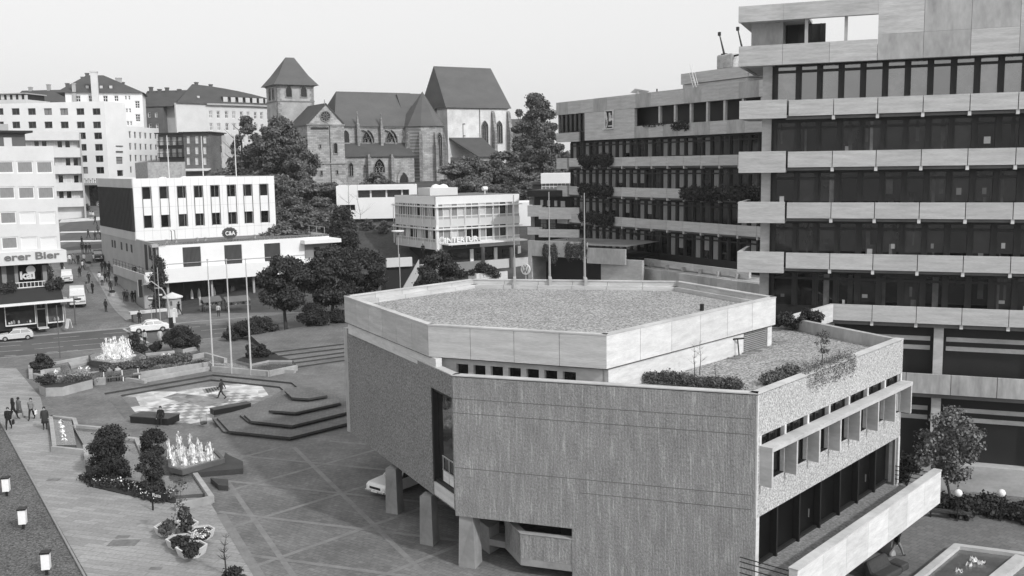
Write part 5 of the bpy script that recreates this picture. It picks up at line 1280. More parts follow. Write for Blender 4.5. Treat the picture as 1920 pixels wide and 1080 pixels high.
for i in range(10): x = q[0]+(q[1]-q[0])*i/9; b.tube((x, -.5, q[2]-.6), (x, -.5, q[3]), .03, n=5)
b.tube((q[0], -.5, q[3]), (q[1], -.5, q[3]), .04, n=5); b.tube((q[0], -.5, q[2]+.4), (q[1], -.5, q[2]+.4), .03, n=5); b.build('balcony_railing', BLACK, h)
LK2 = Line(Q(1012, 350, 150), az=95)
h = at_line('white_roof_studio', 'small white flat-roofed building with glazed strip above the terraced flats', 'building', LK2)
q = F(LK2, 1014, 1075, 325, 344); b = MB(); b.box(q[0], q[1], 0, 7, q[2], q[3]); b.build('wall', WHITE, h)
q = F(LK2, 1016, 1075, 344, 356, .4); b = MB(); b.box(q[0], q[1], .4, 6, q[2]-3, q[3]); b.build('glazing', CURT, h)
b = MB()
for i in range(9): x = q[0]+(q[1]-q[0])*i/8; b.box(x-.05, x+.05, .3, .39, q[2], q[3])
b.box(q[0], q[1], .3, .39, (q[2]+q[3])/2, (q[2]+q[3])/2+.1); b.build('glazing_bars', WPAINT, h)
b = MB(); qq = F(LK2, 998, 1016, 341, 357, 2); b.box(qq[0], qq[1], 2, 6, qq[2]-3, qq[3]-.4); b.box(qq[0]-.5, qq[1], 1.5, 6, qq[3]-.4, qq[3]); b.build('annex', [DARKW], h)
LG = Line(Q(990, 480, 112), az=125)
h = at_line('garage_entrance', 'low concrete building with ivy hanging over dark entrance openings', 'building', LG)
q = F(LG, 990, 1100, 452, 478); qb_ = F(LG, 1100, 1172, 468, 495)
b = MB(); b.box(q[0], q[1], 0, .3, LG.z(1045, 482), LG.z(1045, 453)); b.box(q[1]+.02, qb_[1], 0, .3, LG.z(1130, 495), LG.z(1130, 466)); b.build('concrete_fascia', CONCD, h)
zq = LG.z(1045, 482)
b = MB(); b.box(0.0, .5, .0, 3, 0, zq); b.build('side_pier', CONCP, h); b = MB(); b.box(q[1]+1.5, q[1]+6.5, .5, 1, 0, zq); b.build('side_pier', CONCP, h)
b = MB(); b.box(.5, qb_[1], 3, 8, 0, zq); b.build('inner_wall', DARKM, h)
b = MB(); b.add([(q[0], .3, LG.z(1045, 453)-.3), (qb_[1], .3, LG.z(1045, 453)-.3), (qb_[1], 9, LG.z(1045, 453)-.3), (q[0], 9, LG.z(1045, 453)-.3)], [(0, 1, 2, 3)]); b.build('roof', ROOFG, h)
qv = F(LG, 980, 990, 500, 510, -1); u, z = LG.u(985, 505, -.8), LG.z(985, 505, -.8)
s1 = at_line('round_sign', 'white round car emblem sign beside the garage entrance', 'sign', LG)
b = MB(); b.tube((u, -.8, z), (u, -.65, z), .62, n=24); b.build('sign_disc', LAMPG, s1)
b = MB()
def stk(a, c): b.tube((u+a[0], -.83, z+a[1]), (u+c[0], -.83, z+c[1]), .04, n=5)
stk((-.2, .5), (0, .08)); stk((0, .08), (.2, .5)); stk((-.45, .25), (-.2, -.4)); stk((-.2, -.4), (0, .02)); stk((0, .02), (.2, -.4)); stk((.2, -.4), (.45, .25))
for i in range(0): stk((.54*math.cos(i*.262), .54*math.sin(i*.262)), (.54*math.cos((i+1)*.262), .54*math.sin((i+1)*.262)))
b.build('sign_emblem', DARKW, s1); b = MB(); b.tube((u, -.72, 0), (u, -.72, z-.6), .06); b.build('sign_post', STEEL, s1)
# footbridge ramp and white wall left of the curtain-wall block
LRp = Line(Q(735, 500, 136), az=70)
h = at_line('ramp_stair', 'white-walled stair ramp descending between two street trees', 'stair', LRp)
q = F(LRp, 725, 786, 483, 500); b = MB(); b.box(q[0], q[1]-1, 0, .4, q[2], q[3]); b.build('upper_wall', OFFW, h)
b = MB(); a = (LRp.u(786, 492), LRp.z(786, 492)); c = (LRp.u(752, 525), LRp.z(752, 540)-1)
b.add([(a[0], 0, a[1]+.4), (a[0], 0, a[1]-1.6), (c[0], 0, c[1]-1.6), (c[0], 0, c[1]+.6), (a[0], .3, a[1]+.4), (a[0], .3, a[1]-1.6), (c[0], .3, c[1]-1.6), (c[0], .3, c[1]+.6)], [(0, 1, 2, 3), (7, 6, 5, 4), (0, 3, 7, 4), (1, 5, 6, 2)]); b.build('ramp_wall', LIGHTP, h)
b = MB(); b.box(q[0], q[1], .5, 4, 0, q[2]); b.build('underpass', DARKM, h)
# retaining wall (pale boards) behind, left of the block
LWb = Line(Q(697, 460, 168), az=75)
h = at_line('board_wall', 'low weathered board-marked retaining wall beside the curtain-wall block', 'wall', LWb)
q = F(LWb, 640, 745, 450, 470); b = MB(); b.box(q[0], q[1], 0, .5, q[2]-2, q[3]); b.build('wall_slab', CONCD, h)
# ================================================================== CHURCH on the hill
LQ = Line(Q(521, 200, 226), az=60)
ch = at_line('church', 'medieval sandstone church with square tower and tall pale choir on the hill', 'church', LQ)
def cb(mb, name, mats, label=None, **k):
    o = mb.build(name, mats, ch, **k)
    if label: o['label'] = label
    return o
def arch_pts(u, z, w_, h, n=6, pointed=True):
    """outline (u,z) of a pointed window, base at z"""
    out = [(u-w_/2, z), (u+w_/2, z)]; zs = z+h-w_*(.85 if pointed else .5)
    if pointed:
        for i in range(n+1):
            t = i/n*R(60); out.append((u-w_/2+w_*math.cos(t), zs+w_*math.sin(t)))
        for i in range(n-1, -1, -1):
            t = i/n*R(60); out.append((u+w_/2-w_*math.cos(t), zs+w_*math.sin(t)))
    else:
        for i in range(2*n+1): t = math.pi*i/(2*n); out.append((u+w_/2*math.cos(t), zs+w_/2*math.sin(t)))
    return out
def arch_win(T, u, z, w_, h, v=0, mull=2, pointed=True, frame=None):
    o = arch_pts(u, z, w_, h, pointed=pointed); i_ = arch_pts(u, z+.15, w_-.3, h-.3, pointed=pointed); n = len(o)
    b = MB(); b.add([(x, v-.22, y) for x, y in o]+[(x, v-.22, y) for x, y in i_], [(i, (i+1) % n, n+(i+1) % n, n+i) for i in range(n)])
    b.add([(x, v-.22, y) for x, y in o]+[(x, v, y) for x, y in o], [(i, n+i, n+(i+1) % n, (i+1) % n) for i in range(n)])
    b.add([(x, v-.22, y) for x, y in i_]+[(x, v-.03, y) for x, y in i_], [(i, (i+1) % n, n+(i+1) % n, n+i) for i in range(n)])
    b.add([(x, v-.03, y) for x, y in i_], [tuple(range(n))], 1)
    for k in range(mull):
        x = u-w_/2+w_*(k+1)/(mull+1); b.box(x-.06, x+.06, v-.16, v-.04, z+.15, z+h-w_*.75)
    if mull and w_ > 1.3:
        r_ = w_*.17
        for cx_, cz in ((u, z+h-w_*.45),)+(((u-w_*.2, z+h-w_*.8), (u+w_*.2, z+h-w_*.8)) if w_ > 2 else ()):
            for k in range(10): t0, t1 = 2*math.pi*k/10, 2*math.pi*(k+1)/10; b.tube((cx_+r_*math.cos(t0), v-.1, cz+r_*math.sin(t0)), (cx_+r_*math.cos(t1), v-.1, cz+r_*math.sin(t1)), .05, n=4, cap=False)
    o_ = b.build('window', [frame or STONED, GLASS], ch); o_.matrix_local = T; return o_
I = Matrix.Identity(4)
def FC(a, b_, yt, yb, off): return F(LQ, a, b_, yt, yb, off)
# tower
tw = LQ.u(589, 200); zt = LQ.z(521, 158); zs_ = LQ.z(521, 189); z0 = 12
b = MB(); b.box(0, tw, 0, tw, z0, zt); cb(b, 'tower_wall', mk('rendered_tower_wall', .36, var=.25, scale=.5, fine=3, finev=.12))
b = MB(); b.box(-.15, tw+.15, -.15, tw+.15, zs_-.15, zs_+.1); b.box(-.2, tw+.2, -.2, tw+.2, zt-.35, zt-.05)
cb(b, 'string_course', STONED)
for s_ in (0, 1):
    b = MB()
    for i in range(int((zt-z0)/.6)):
        z = z0+i*.6; w_ = .9 if i % 2 else .55
        if s_: b.box(tw-w_, tw+.05, -.05, .0, z, z+.55)
        else: b.box(-.05, w_, -.05, .0, z, z+.55); b.box(-.05, 0, 0, w_, z, z+.55)
    cb(b, 'quoins', STONED)
b = MB(); o_ = 1.0; zr = LQ.z(545, 108, tw/2)
zk = zt+.5
b.add([(-o_, -o_, zt-.1), (tw+o_, -o_, zt-.1), (tw+o_, tw+o_, zt-.1), (-o_, tw+o_, zt-.1), (.8, .8, zt+2.2), (tw-.8, .8, zt+2.2), (tw-.8, tw-.8, zt+2.2), (.8, tw-.8, zt+2.2), (tw*.42, tw/2, zr), (tw*.66, tw/2, zr)],
      [(0, 1, 5, 4), (1, 2, 6, 5), (2, 3, 7, 6), (3, 0, 4, 7), (4, 5, 9, 8), (6, 7, 8, 9), (5, 6, 9), (7, 4, 8), (3, 2, 1, 0)]); cb(b, 'tower_roof', TILE2)
for px in (541, 569): q = FC(px-7, px+7, 160, 183, 0); arch_win(I, (q[0]+q[1])/2, q[2], (q[1]-q[0])*.95, (q[3]-q[2])*1.03, 0, 0, frame=STONE)
TLt = T_left(0, tw)
for s_ in (.34, .66): arch_win(TLt, tw*s_, LQ.z(521, 186), 1.2, 2.7, 0, 0)
b = MB(); b.box(-.04, -.01, tw*.4, tw*.4+.25, zs_-6, zs_-3); cb(b, 'slit_window', DARKM)
# west block with gabled front
V1 = -12.0; a0, a1 = LQ.u(577, 270, V1), LQ.u(646, 270, V1); ze = LQ.z(600, 234, V1); zp = LQ.z(609, 193, V1); zm = LQ.z(600, 307, V1)
b = MB(); b.box(a0, a1, V1, V1+19, 11, ze); cb(b, 'west_block_wall', STONE)
b = MB(); gable_w = (a1-a0)
mid = LQ.u(611, 200, V1)
b.add([(a0, V1+.05, ze), (a1, V1+.05, ze), (mid, V1+.05, zp-.25), (a0, V1+.4, ze), (a1, V1+.4, ze), (mid, V1+.4, zp-.25)], [(0, 1, 2), (5, 4, 3), (0, 2, 5, 3), (1, 4, 5, 2)]); cb(b, 'gable', STONE, 'west gable with wheel window')
b = MB()
b.add([(a0-.5, V1-.15, ze-.1), (mid, V1-.15, zp), (mid, V1+17, zp), (a0-.5, V1+17, ze-.1), (a1+.5, V1-.15, ze-.1), (a1+.5, V1+17, ze-.1), (a0-.2, V1-.15, ze-.25), (mid, V1-.15, zp-.35), (a1+.2, V1-.15, ze-.25)],
      [(0, 1, 2, 3), (1, 4, 5, 2), (0, 6, 7, 1), (1, 7, 8, 4)]); cb(b, 'west_block_roof', TILE)
b = MB(); b.box(a0-.2, a1+.2, V1-.2, V1-.01, ze-.15, ze+.15); b.box(a0-.15, a1+.15, V1-.2, V1-.01, zm-.15, zm+.15)
for i in range(18): x = a0+.4+i*(a1-a0-.8)/18; b.tube((x+.2, V1-.1, ze-.45), (x+.2, V1-.02, ze-.45), .14, n=8)
cb(b, 'cornice', STONED)
b = MB(); cu, cz = LQ.u(610, 218, V1), LQ.z(610, 218, V1); r_ = 1.15
for k in range(20): t0, t1 = 2*math.pi*k/20, 2*math.pi*(k+1)/20; b.tube((cu+r_*math.cos(t0), V1-.05, cz+r_*math.sin(t0)), (cu+r_*math.cos(t1), V1-.05, cz+r_*math.sin(t1)), .12, n=5)
for k in range(10): t0 = 2*math.pi*k/10; b.tube((cu+.25*math.cos(t0), V1-.05, cz+.25*math.sin(t0)), (cu+r_*math.cos(t0), V1-.05, cz+r_*math.sin(t0)), .06, n=4)
b.tube((cu, V1+.0, cz), (cu, V1+.04, cz), r_, n=20, mi=1); cb(b, 'wheel_window', [STONED, GLASS])
b = MB(); b.box(mid+.55, mid+.68, V1-.1, V1-.01, 13, ze); b.box(a0+.8, mid+.4, V1-.06, V1-.01, ze-1.0, ze-.5); cb(b, 'downpipe', DARKM)
for px, yt, yb, w_, pn in ((628.5, 267, 289, 1.05, False), (600, 270, 279, .55, False), (602.5, 319, 330, .65, False), (632, 318, 328, .6, False)):
    q = FC(px-4, px+4, yt, yb, V1); arch_win(I, LQ.u(px, yt, V1), q[2], w_, q[3]-q[2], V1, 0, pn)
b = MB(); b.tube((cu, V1+.2, zp-.3), (cu, V1+.2, zp+.8), .18, .05); cb(b, 'gable_finial', STONED)
# nave
V2 = -5.5; n0, n1 = LQ.u(632, 250, V2), LQ.u(772, 250, V2); zn = LQ.z(700, 236.5, V2); zrn = LQ.z(700, 173, V2+7); za = LQ.z(700, 276, V2)
b = MB(); b.box(n0, n1, V2, V2+14, 12, zn); cb(b, 'nave_wall', STONE)
b = MB(); r0_ = LQ.u(630, 172, V2+7); b.add([(n0-.8, V2-.5, zn-.1), (n1+3, V2-.5, zn-.1), (n1+3, V2+7, zrn), (r0_, V2+7, zrn), (n0-.8, V2+14.5, zn-.1), (n1+3, V2+14.5, zn-.1), (r0_-1.2, V2+7, zrn-1.5)], [(0, 1, 2, 3), (3, 2, 5, 4), (0, 3, 4)]); cb(b, 'nave_roof', TILE2)
b = MB(); b.box(n0, n1, V2-.3, V2-.01, zn-.35, zn-.12); b.box(n0, n1, V2-.12, V2-.01, za+.9, za+1.1); cb(b, 'cornice', STONED)
for px in (648, 690, 734):
    q = FC(px-12, px+12, 241, 271, V2); w_ = 3.1 if px > 650 else 1.8; arch_win(I, LQ.u(px, 256, V2), LQ.z(px, 270, V2), w_, LQ.z(px, 243, V2)-LQ.z(px, 270, V2), V2, 3 if px > 650 else 0)
V3 = -11.0
for px in (669, 713):
    u = LQ.u(px, 250, V2); b = MB(); b.box(u-.3, u+.3, V2-1.1, V2-.0, za-1, zn+.5); b.box(u-.2, u+.2, V2-.9, V2-.3, zn+.5, zn+1.8); b.lathe([(.3, zn+1.8), (.1, zn+2.4), (.22, zn+2.6), (0, zn+3.4)], u, V2-.6, 6)
    cb(b, 'buttress', STONED)
    # flying arch
    b = MB(); 
    for k in range(8):
        t0, t1 = k/8, (k+1)/8; f_ = lambda t: (u+1.2+2.5*math.sin(t*1.5), V2-.35, zn-.9-3.8*(1-math.cos(t*1.5))); b.tube(f_(t0), f_(t1), .16, n=5)
    cb(b, 'blind_arch', STONED)
# aisle with lean-to roof
s0, s1 = LQ.u(643, 320, V3), LQ.u(777, 320, V3); zl = LQ.z(700, 292, V3); zlt = za+.9
b = MB(); b.box(s0, s1, V3, V2, 11, zl); cb(b, 'aisle_wall', STONE)
b = MB(); b.xprism([(V3-.4, zl-.05), (V2-.02, zlt), (V2-.02, zl-.4), (V3-.4, zl-.3)], s0, s1+.3); cb(b, 'aisle_roof', TILE)
for px, w_, yt, yb in ((658, 1.2, 304, 331), (684, .8, 308, 331), (711, 2.9, 297, 324)):
    arch_win(I, LQ.u(px, 318, V3), LQ.z(px, yb, V3), w_, LQ.z(px, yt, V3)-LQ.z(px, yb, V3), V3, 1 if w_ < 2 else 3)
b = MB(); u = LQ.u(756, 325, V3); zz = LQ.z(756, 343, V3)
cb_ = arch_pts(u, zz-1.5, 1.9, 3.6); n = len(cb_); b.add([(x, V3-.15, y) for x, y in cb_], [tuple(range(n))]); cb(b, 'portal', DARKM)
b = MB(); o2 = arch_pts(u, zz-1.5, 3.2, 5.0); i2 = arch_pts(u, zz-1.5, 2.2, 3.9); b.add([(x, V3-.35, y) for x, y in o2]+[(x, V3-.35, y) for x, y in i2]+[(x, V3, y) for x, y in o2], [(i, (i+1) % n, n+(i+1) % n, n+i) for i in range(n)]+[(i, 2*n+i, 2*n+(i+1) % n, (i+1) % n) for i in range(n)]); cb(b, 'portal_frame', STONE)
for px in (690, 733):
    u = LQ.u(px, 320, V3); b = MB(); b.box(u-.35, u+.35, V3-1.2, V3-.0, 11, zl-.3); b.box(u-.2, u+.2, V3-.9, V3-.1, zl-.3, zl+.3); cb(b, 'buttress', STONED)
# transept chapel with polygonal apse and steep roof
V4 = -9.0; c0, c1 = LQ.u(772, 290, V4), LQ.u(836, 290, V4); zca = LQ.z(800, 236.5, V4); zcp = LQ.z(790, 172, V4+4.5)
ring = [(c0-.3, V4+7), (c0, V4+1.6), (c0+2.2, V4-.6), (c1-3.4, V4-1.6), (c1-1.2, V4-1.0), (c1, V4+1.5), (c1+.2, V4+7)]
b = MB(); b.prism(ring, 11, zca); cb(b, 'apse_wall', STONE)
b = MB(); ap = (LQ.u(792, 174, V4+3.5), V4+3.5, zcp); rr = [(x+(x-ap[0])*.06, y-(.4 if y < V4+5 else 0), zca-.05) for x, y in ring]
b.add(rr+[ap], [(i, i+1, len(rr)) for i in range(len(rr)-1)]); cb(b, 'apse_roof', TILE2)
b = MB(); gable(b, n1-1.0, LQ.u(800, 200, V2+4), V4+4, V2+10, zca-.1, zcp-.1, vr=V2+6, over=0); cb(b, 'transept_roof', TILE2)
for a_, c_ in ((ring[3], ring[4]),):
    d_ = Vector((c_[0]-a_[0], c_[1]-a_[1])); T = Matrix.Translation((a_[0], a_[1], 0)) @ Matrix.Rotation(math.atan2(d_.y, d_.x), 4, 'Z'); arch_win(T, d_.length/2, LQ.z(816, 313, V4), 1.7, LQ.z(816, 248, V4)-LQ.z(816, 313, V4), 0, 2)
for (x, y), a_ in ((ring[1], 200), (ring[2], 235), (ring[3], 265), (ring[5], 320)):
    T = Matrix.Translation((x, y, 0)) @ Matrix.Rotation(R(a_+90), 4, 'Z'); b = MB(); b.xprism([(-1.0, 11), (.3, 11), (.3, zca-1.0), (-.3, zca-1.6), (-1.0, zca-5)], -.32, .32); o_ = cb(b, 'buttress', STONED); o_.matrix_local = T
# choir
V5 = -3.0; k0, k1 = LQ.u(839, 230, V5), LQ.u(952, 230, V5); zk = LQ.z(839, 201, V5); zkr = LQ.z(815, 124, V5+7.0)
b = MB(); b.box(k0, k1, V5, V5+14, 11, zk); cb(b, 'choir_wall', mk('pale_choir_render', .62, var=.18, scale=.5, fine=3, finev=.1))
b = MB(); e0, e1 = LQ.u(813, 124, V5+7), LQ.u(920, 130, V5+7)
b.add([(k0-.6, V5-.6, zk-.1), (k1+.8, V5-.6, zk-.1), (e1, V5+7, zkr), (e0, V5+7, zkr), (k0-.6, V5+14.6, zk-.1), (k1+.8, V5+14.6, zk-.1)], [(0, 1, 2, 3), (3, 2, 5, 4), (1, 5, 2), (0, 3, 4)]); cb(b, 'choir_roof', TILE2)
b = MB(); b.box(k0-.4, k0+1.5, V5+6, V5+8, zk-2, zk+1); b.box(k0, k1+.1, V5-.25, V5-.01, zk-.3, zk-.12); b.box(LQ.u(899, 240, V5), LQ.u(900, 240, V5), V5-.2, V5-.01, 14, zk-.3); cb(b, 'cornice', STONED)
for px in (909, 936):
    arch_win(I, LQ.u(px, 250, V5), LQ.z(px, 269, V5), 1.9, LQ.z(px, 226, V5)-LQ.z(px, 269, V5), V5, 2)
for px in (924, 953):
    u = LQ.u(px, 240, V5); b = MB(); b.xprism([(-1.6, 11), (0, 11), (0, zk-.7), (-.5, zk-1.2), (-.9, zk-3), (-1.6, zk-6)], -.4, .4); o_ = cb(b, 'buttress', STONED); o_.location = (u, V5, 0)
b = MB(); x = LQ.u(868, 240, V5); b.box(x-.05, x+.05, V5-.1, V5-.01, zk-9, zk-4); b.box(x-.05, x+.6, V5-.1, V5-.01, zk-4.1, zk-3.9); b.box(x-.05, x+.6, V5-.1, V5-.01, zk-7, zk-6.8); cb(b, 'wall_anchor', DARKM)
# lean-to annex below the choir
V6 = -10.5; zx0, zx1 = LQ.z(880, 258, V5), LQ.z(900, 293, V6)
x0, x1 = LQ.u(842, 275, V5), LQ.u(905, 260, V5); xr = LQ.u(939, 292, V6)
b = MB(); b.add([(x0, V5-.05, zx0), (x1, V5-.05, zx0), (xr, V6, zx1), (x0+4, V6, zx1), (x0, V5-.05, zx0-.4), (xr, V6, zx1-.3), (x0+4, V6, zx1-.3)], [(0, 3, 2, 1), (3, 6, 5, 2), (0, 4, 6, 3)]); cb(b, 'annex_roof', TILE)
b = MB(); b.prism([(x0+.3, V5), (x0+4.2, V6+.4), (xr-2.5, V6+.4), (x1, V5)], 11, zx1-.1); b.box(xr-.8, xr-.4, V6+.4, V6+.8, 11, zx1); cb(b, 'annex_wall', STONED)
# distant houses on the far slope between the trees
for i, (px, py, w_) in enumerate(((474, 207, 9), (486, 200, 8), (493, 212, 10), (481, 222, 8), (470, 224, 7), (1008, 212, 9))):
    d_ = 560+i*14; p = Q(px, py, d_); h = thing('distant_house', 'tiny pale house on the far slope behind the tall tree right of the church' if i == 5 else 'tiny pale house among others on the far slope left of the church tower', 'house', (p.x, p.y, p.z-8), R(rnd.uniform(-20, 20)), 'distant houses on the far slope' if i != 5 else None)
    b = MB(); b.box(-w_/2, w_/2, -4, 4, 0, 8); b.build('wall', OFFW, h); b = MB(); gable(b, -w_/2, w_/2, -4, 4, 8, 11); b.build('roof', TILE, h)
    for j in range(3): b = MB(); b.box(-w_/3+j*w_/3-.5, -w_/3+j*w_/3+.5, -4.1, -4.01, 4.5, 6); b.build('window', DARKW, h)
# ================================================================== VEGETATION
def leaves_mesh(name, blobs, n, size, mat, seed=1, flat=.75, droop=0.0):
    """many small leaf quads spread through overlapping blobs; blobs = (x,y,z,rx,ry,rz)"""
    r = np.random.RandomState(seed); wts = np.array([b[3]*b[4]*b[5] for b in blobs])**.75; wts /= wts.sum()
    pick = r.choice(len(blobs), n, p=wts); B = np.array(blobs)[pick]
    d = r.normal(size=(n, 3)); d /= np.linalg.norm(d, axis=1)[:, None]; rad = r.uniform(.2, 1, n)**.5*np.where(r.uniform(size=n) < .16, r.uniform(1, 1.45, n), 1)
    c = B[:, :3]+d*B[:, 3:]*rad[:, None]
    c += r.normal(size=(n, 3))*size*.5; c[:, 2] -= droop*r.uniform(0, 1, n)
    nrm = d+r.normal(size=(n, 3))*.8; nrm[:, 2] += .3; nrm /= np.linalg.norm(nrm, axis=1)[:, None]
    a = np.cross(nrm, r.normal(size=(n, 3))); a /= np.linalg.norm(a, axis=1)[:, None]; b = np.cross(nrm, a)
    s = (size*r.uniform(.5, 1.3, n))[:, None]; a *= s; b *= s*flat
    v = np.stack([c-a*.6-b*.3, c+a*.1-b, c+a, c+a*.1+b], 1).reshape(-1, 3)
    me = bpy.data.meshes.new(name); me.vertices.add(4*n); me.vertices.foreach_set('co', v.ravel()); me.loops.add(4*n); me.loops.foreach_set('vertex_index', np.arange(4*n))
    me.polygons.add(n); me.polygons.foreach_set('loop_start', np.arange(0, 4*n, 4)); me.polygons.foreach_set('loop_total', np.full(n, 4)); me.materials.append(mat); me.update(); me.validate(); return me
def trunk_mesh(h, r, seed, nb=6, spread=.5, top=None, thin=1.0):
    q = random.Random(seed); b = MB(); p = Vector((0, 0, -.3)); k = 5
    for i in range(k):
        t = Vector((p.x+q.uniform(-.04, .04)*h, p.y+q.uniform(-.04, .04)*h, h*(i+1)/k)); b.tube(p, t, r*(1-i/k*.75)*(1.25 if i == 0 else 1), r*(1-(i+1)/k*.75), n=7)
        if i >= 1:
            for j in range(nb//3+1):
                a = q.uniform(0, 6.28); l_ = h*spread*q.uniform(.5, 1)*(1-.12*i); e = t+Vector((math.cos(a)*l_*.7, math.sin(a)*l_*.7, l_*.6)); m = t.lerp(e, .5)+Vector((0, 0, -.05*l_)); rr = r*.35*(1-i/k*.6)*thin
                b.tube(t, m, rr, rr*.65, n=5); b.tube(m, e, rr*.65, rr*.2, n=5)
                for s_ in range(2):
                    f = m+Vector((q.uniform(-1, 1), q.uniform(-1, 1), q.uniform(.1, .9)))*l_*.4; b.tube(m, f, rr*.4, rr*.12, n=4)
        p = t
    return b.mesh('trunk', BARK)
def blobset(seed, n, rx, ry, z0, z1, br, shape='round'):
    q = random.Random(seed); out = []; n = int(n*1.35); br *= .85
    for i in range(n):
        t = q.uniform(0, 1); a = q.uniform(0, 6.28)
        w_ = {'round': math.sin(math.pi*(.12+.8*t)), 'cone': 1-.85*t, 'wide': (1-t*.5)}[shape]
        rr = q.uniform(.35, .9)*w_; s_ = br*q.uniform(.6, 1.25)
        out.append((rx*rr*math.cos(a), ry*rr*math.sin(a), z0+(z1-z0)*t, s_, s_, s_*q.uniform(.55, .8)))
    return out
def tree(name, label, loc, h, rx, z0, n, size, mat, seed=1, group=None, cat='tree', tr=None, nb=30, br=None, shape='round', spread=.45, ry=None, rz=0):
    o = thing(name, label, cat, loc, rz, group)
    t = bpy.data.objects.new('trunk', trunk_mesh(h*.85, tr or h*.028, seed, spread=spread)); col.objects.link(t); t.parent = o
    c = bpy.data.objects.new('crown', leaves_mesh('crown', blobset(seed, nb, rx, ry or rx, z0, h, br or rx*.30, shape), n, size, mat, seed)); col.objects.link(c); c.parent = o
    return o
def gp(px, py, z=None):
    return G(px, py) if z is None else P(px, py, z)
# street trees between road and plaza
tree('street_tree', 'dark street tree nearest the plaza flagpoles, its trunk visible', gp(538, 622, 0), 8.5, 3.9, 3.3, 26000, .17, LEAFD, 3, nb=46)
tree('street_tree', 'broad dark street tree between the other two before the department store', P(622, 610, 0), 9.2, 4.1, 3.0, 26000, .17, LEAFD, 5, nb=46)
p = P(680, 596, 0); tree('street_tree', 'dark street tree with its crown just left of the hall roof corner', (p.x, p.y, 0), 8.6, 3.5, 2.8, 22000, .17, LEAFD, 8, nb=44)
p = Q(826, 540, 118); tree('street_tree', 'dark round-topped tree behind the hall roof, beside the white stair ramp', (p.x, p.y, 0), 8.9, 3.1, 2.2, 18000, .17, LEAFD, 11, nb=40)
tree('conifer', 'slim dark conifer at the corner of the department store behind the traffic signals', gp(301, 590), 8.0, 1.5, 1.2, 8000, .14, LEAFD, 21, cat='conifer', shape='cone', nb=34, br=.75)
p = Q(643, 470, 158); tree('conifer', 'dark spreading pine in front of the white boxy house', (p.x, p.y, 4.5), 7.8, 3.6, .6, 14000, .2, LEAFD, 23, cat='conifer', shape='cone', nb=36, br=1.3)
# big trees beside the church
def far_tree(px, py_top, d, w_px, label, mat=LEAFM, seed=1, n=9000, size=.42, base=None, nb=40, group=None, z0f=.15, spread=.45):
    p = Q(px, py_top, d); g = height(p.x, p.y) if base is None else base; h = p.z-g
    return tree('tree', label, (p.x, p.y, g), h, w_px/F_PX*d/2, h*z0f, n, size, mat, seed, group=group, nb=nb, spread=spread)
far_tree(520, 228, 196, 100, 'big dark tree standing before the church tower', LEAFM, 31, 32000, .28, nb=60)
far_tree(462, 222, 204, 62, 'loose dark tree left of the church tower with bare twigs at its top', LEAFM, 32, 14000, .26, nb=34, spread=.6)
far_tree(560, 262, 190, 70, 'dark tree beside the west gable of the church, right of the biggest one', LEAFM, 33, 16000, .28, nb=40)
far_tree(1005, 180, 212, 78, 'tall open-crowned tree between the church choir and the office wing', LEAFM, 34, 20000, .24, nb=60, z0f=.3, spread=.55)
far_tree(1020, 236, 200, 70, 'dark lower tree filling the gap left of the office wing', LEAFM, 35, 15000, .27, nb=40)
far_tree(976, 208, 225, 40, 'narrow tree rising just right of the choir buttresses', LEAFM, 36, 8000, .26, nb=26)
# wooded slope: bushes and small trees
protos = []
for s_ in range(4):
    o = tree('slope_tree', 'x', (0, 0, -500), 6.5, 3.6, .4, 11000, .24, LEAFM if s_ % 2 else LEAFP, 50+s_, nb=26); protos.append(o)
used_p = set(); q = random.Random(12)
slope = [(455, 300, 205), (480, 318, 200), (430, 320, 212), (500, 300, 198), (520, 330, 188), (545, 345, 184), (575, 340, 186), (540, 372, 176), (565, 388, 172), (600, 372, 176), (590, 398, 168), (530, 402, 168), (615, 405, 166), (620, 352, 186),
         (475, 345, 196), (650, 345, 194), (705, 322, 200), (725, 330, 196), (745, 335, 193), (770, 345, 192), (800, 345, 193), (835, 330, 196), (860, 300, 200), (880, 290, 203), (905, 300, 200), (870, 335, 190), (900, 330, 190), (925, 300, 203), (940, 280, 208), (955, 310, 200),
         (930, 340, 188), (960, 345, 188), (985, 300, 200), (985, 345, 186), (1010, 320, 192), (1040, 310, 190), (780, 350, 186), (565, 415, 160), (525, 425, 158), (690, 432, 172), (720, 430, 170), (655, 435, 166), (600, 430, 160), (400, 345, 214), (383, 352, 212), (415, 338, 214), (440, 345, 204), (1000, 275, 205), (1055, 285, 200)]
for i, (px, py, d) in enumerate(slope):
    k = i % 4; src = protos[k]
    o = src if k not in used_p else copy_tree(src); used_p.add(k)
    p = Q(px, py, d); g = height(p.x, p.y); py += 14 if 640 < px < 850 and py < 400 else (8 if px > 850 else 0); p = Q(px, py, d); g = height(p.x, p.y); top = Q(px, py-q.uniform(8, 18), d).z; hh = max(2.4, top-g)
    o.location = (p.x, p.y, g-.3); o.scale = (hh/7.4*q.uniform(1.0, 1.4),)*2+(hh/7.4,); o.rotation_euler.z = q.uniform(0, 6.28)
    light_ = k % 2 == 0
    o['label'] = ('pale loose bush' if light_ else 'dark dense bush')+' merging with its neighbours on the wooded slope around the church'; o['group'] = 'pale bushes on the slope' if light_ else 'dark bushes on the slope'
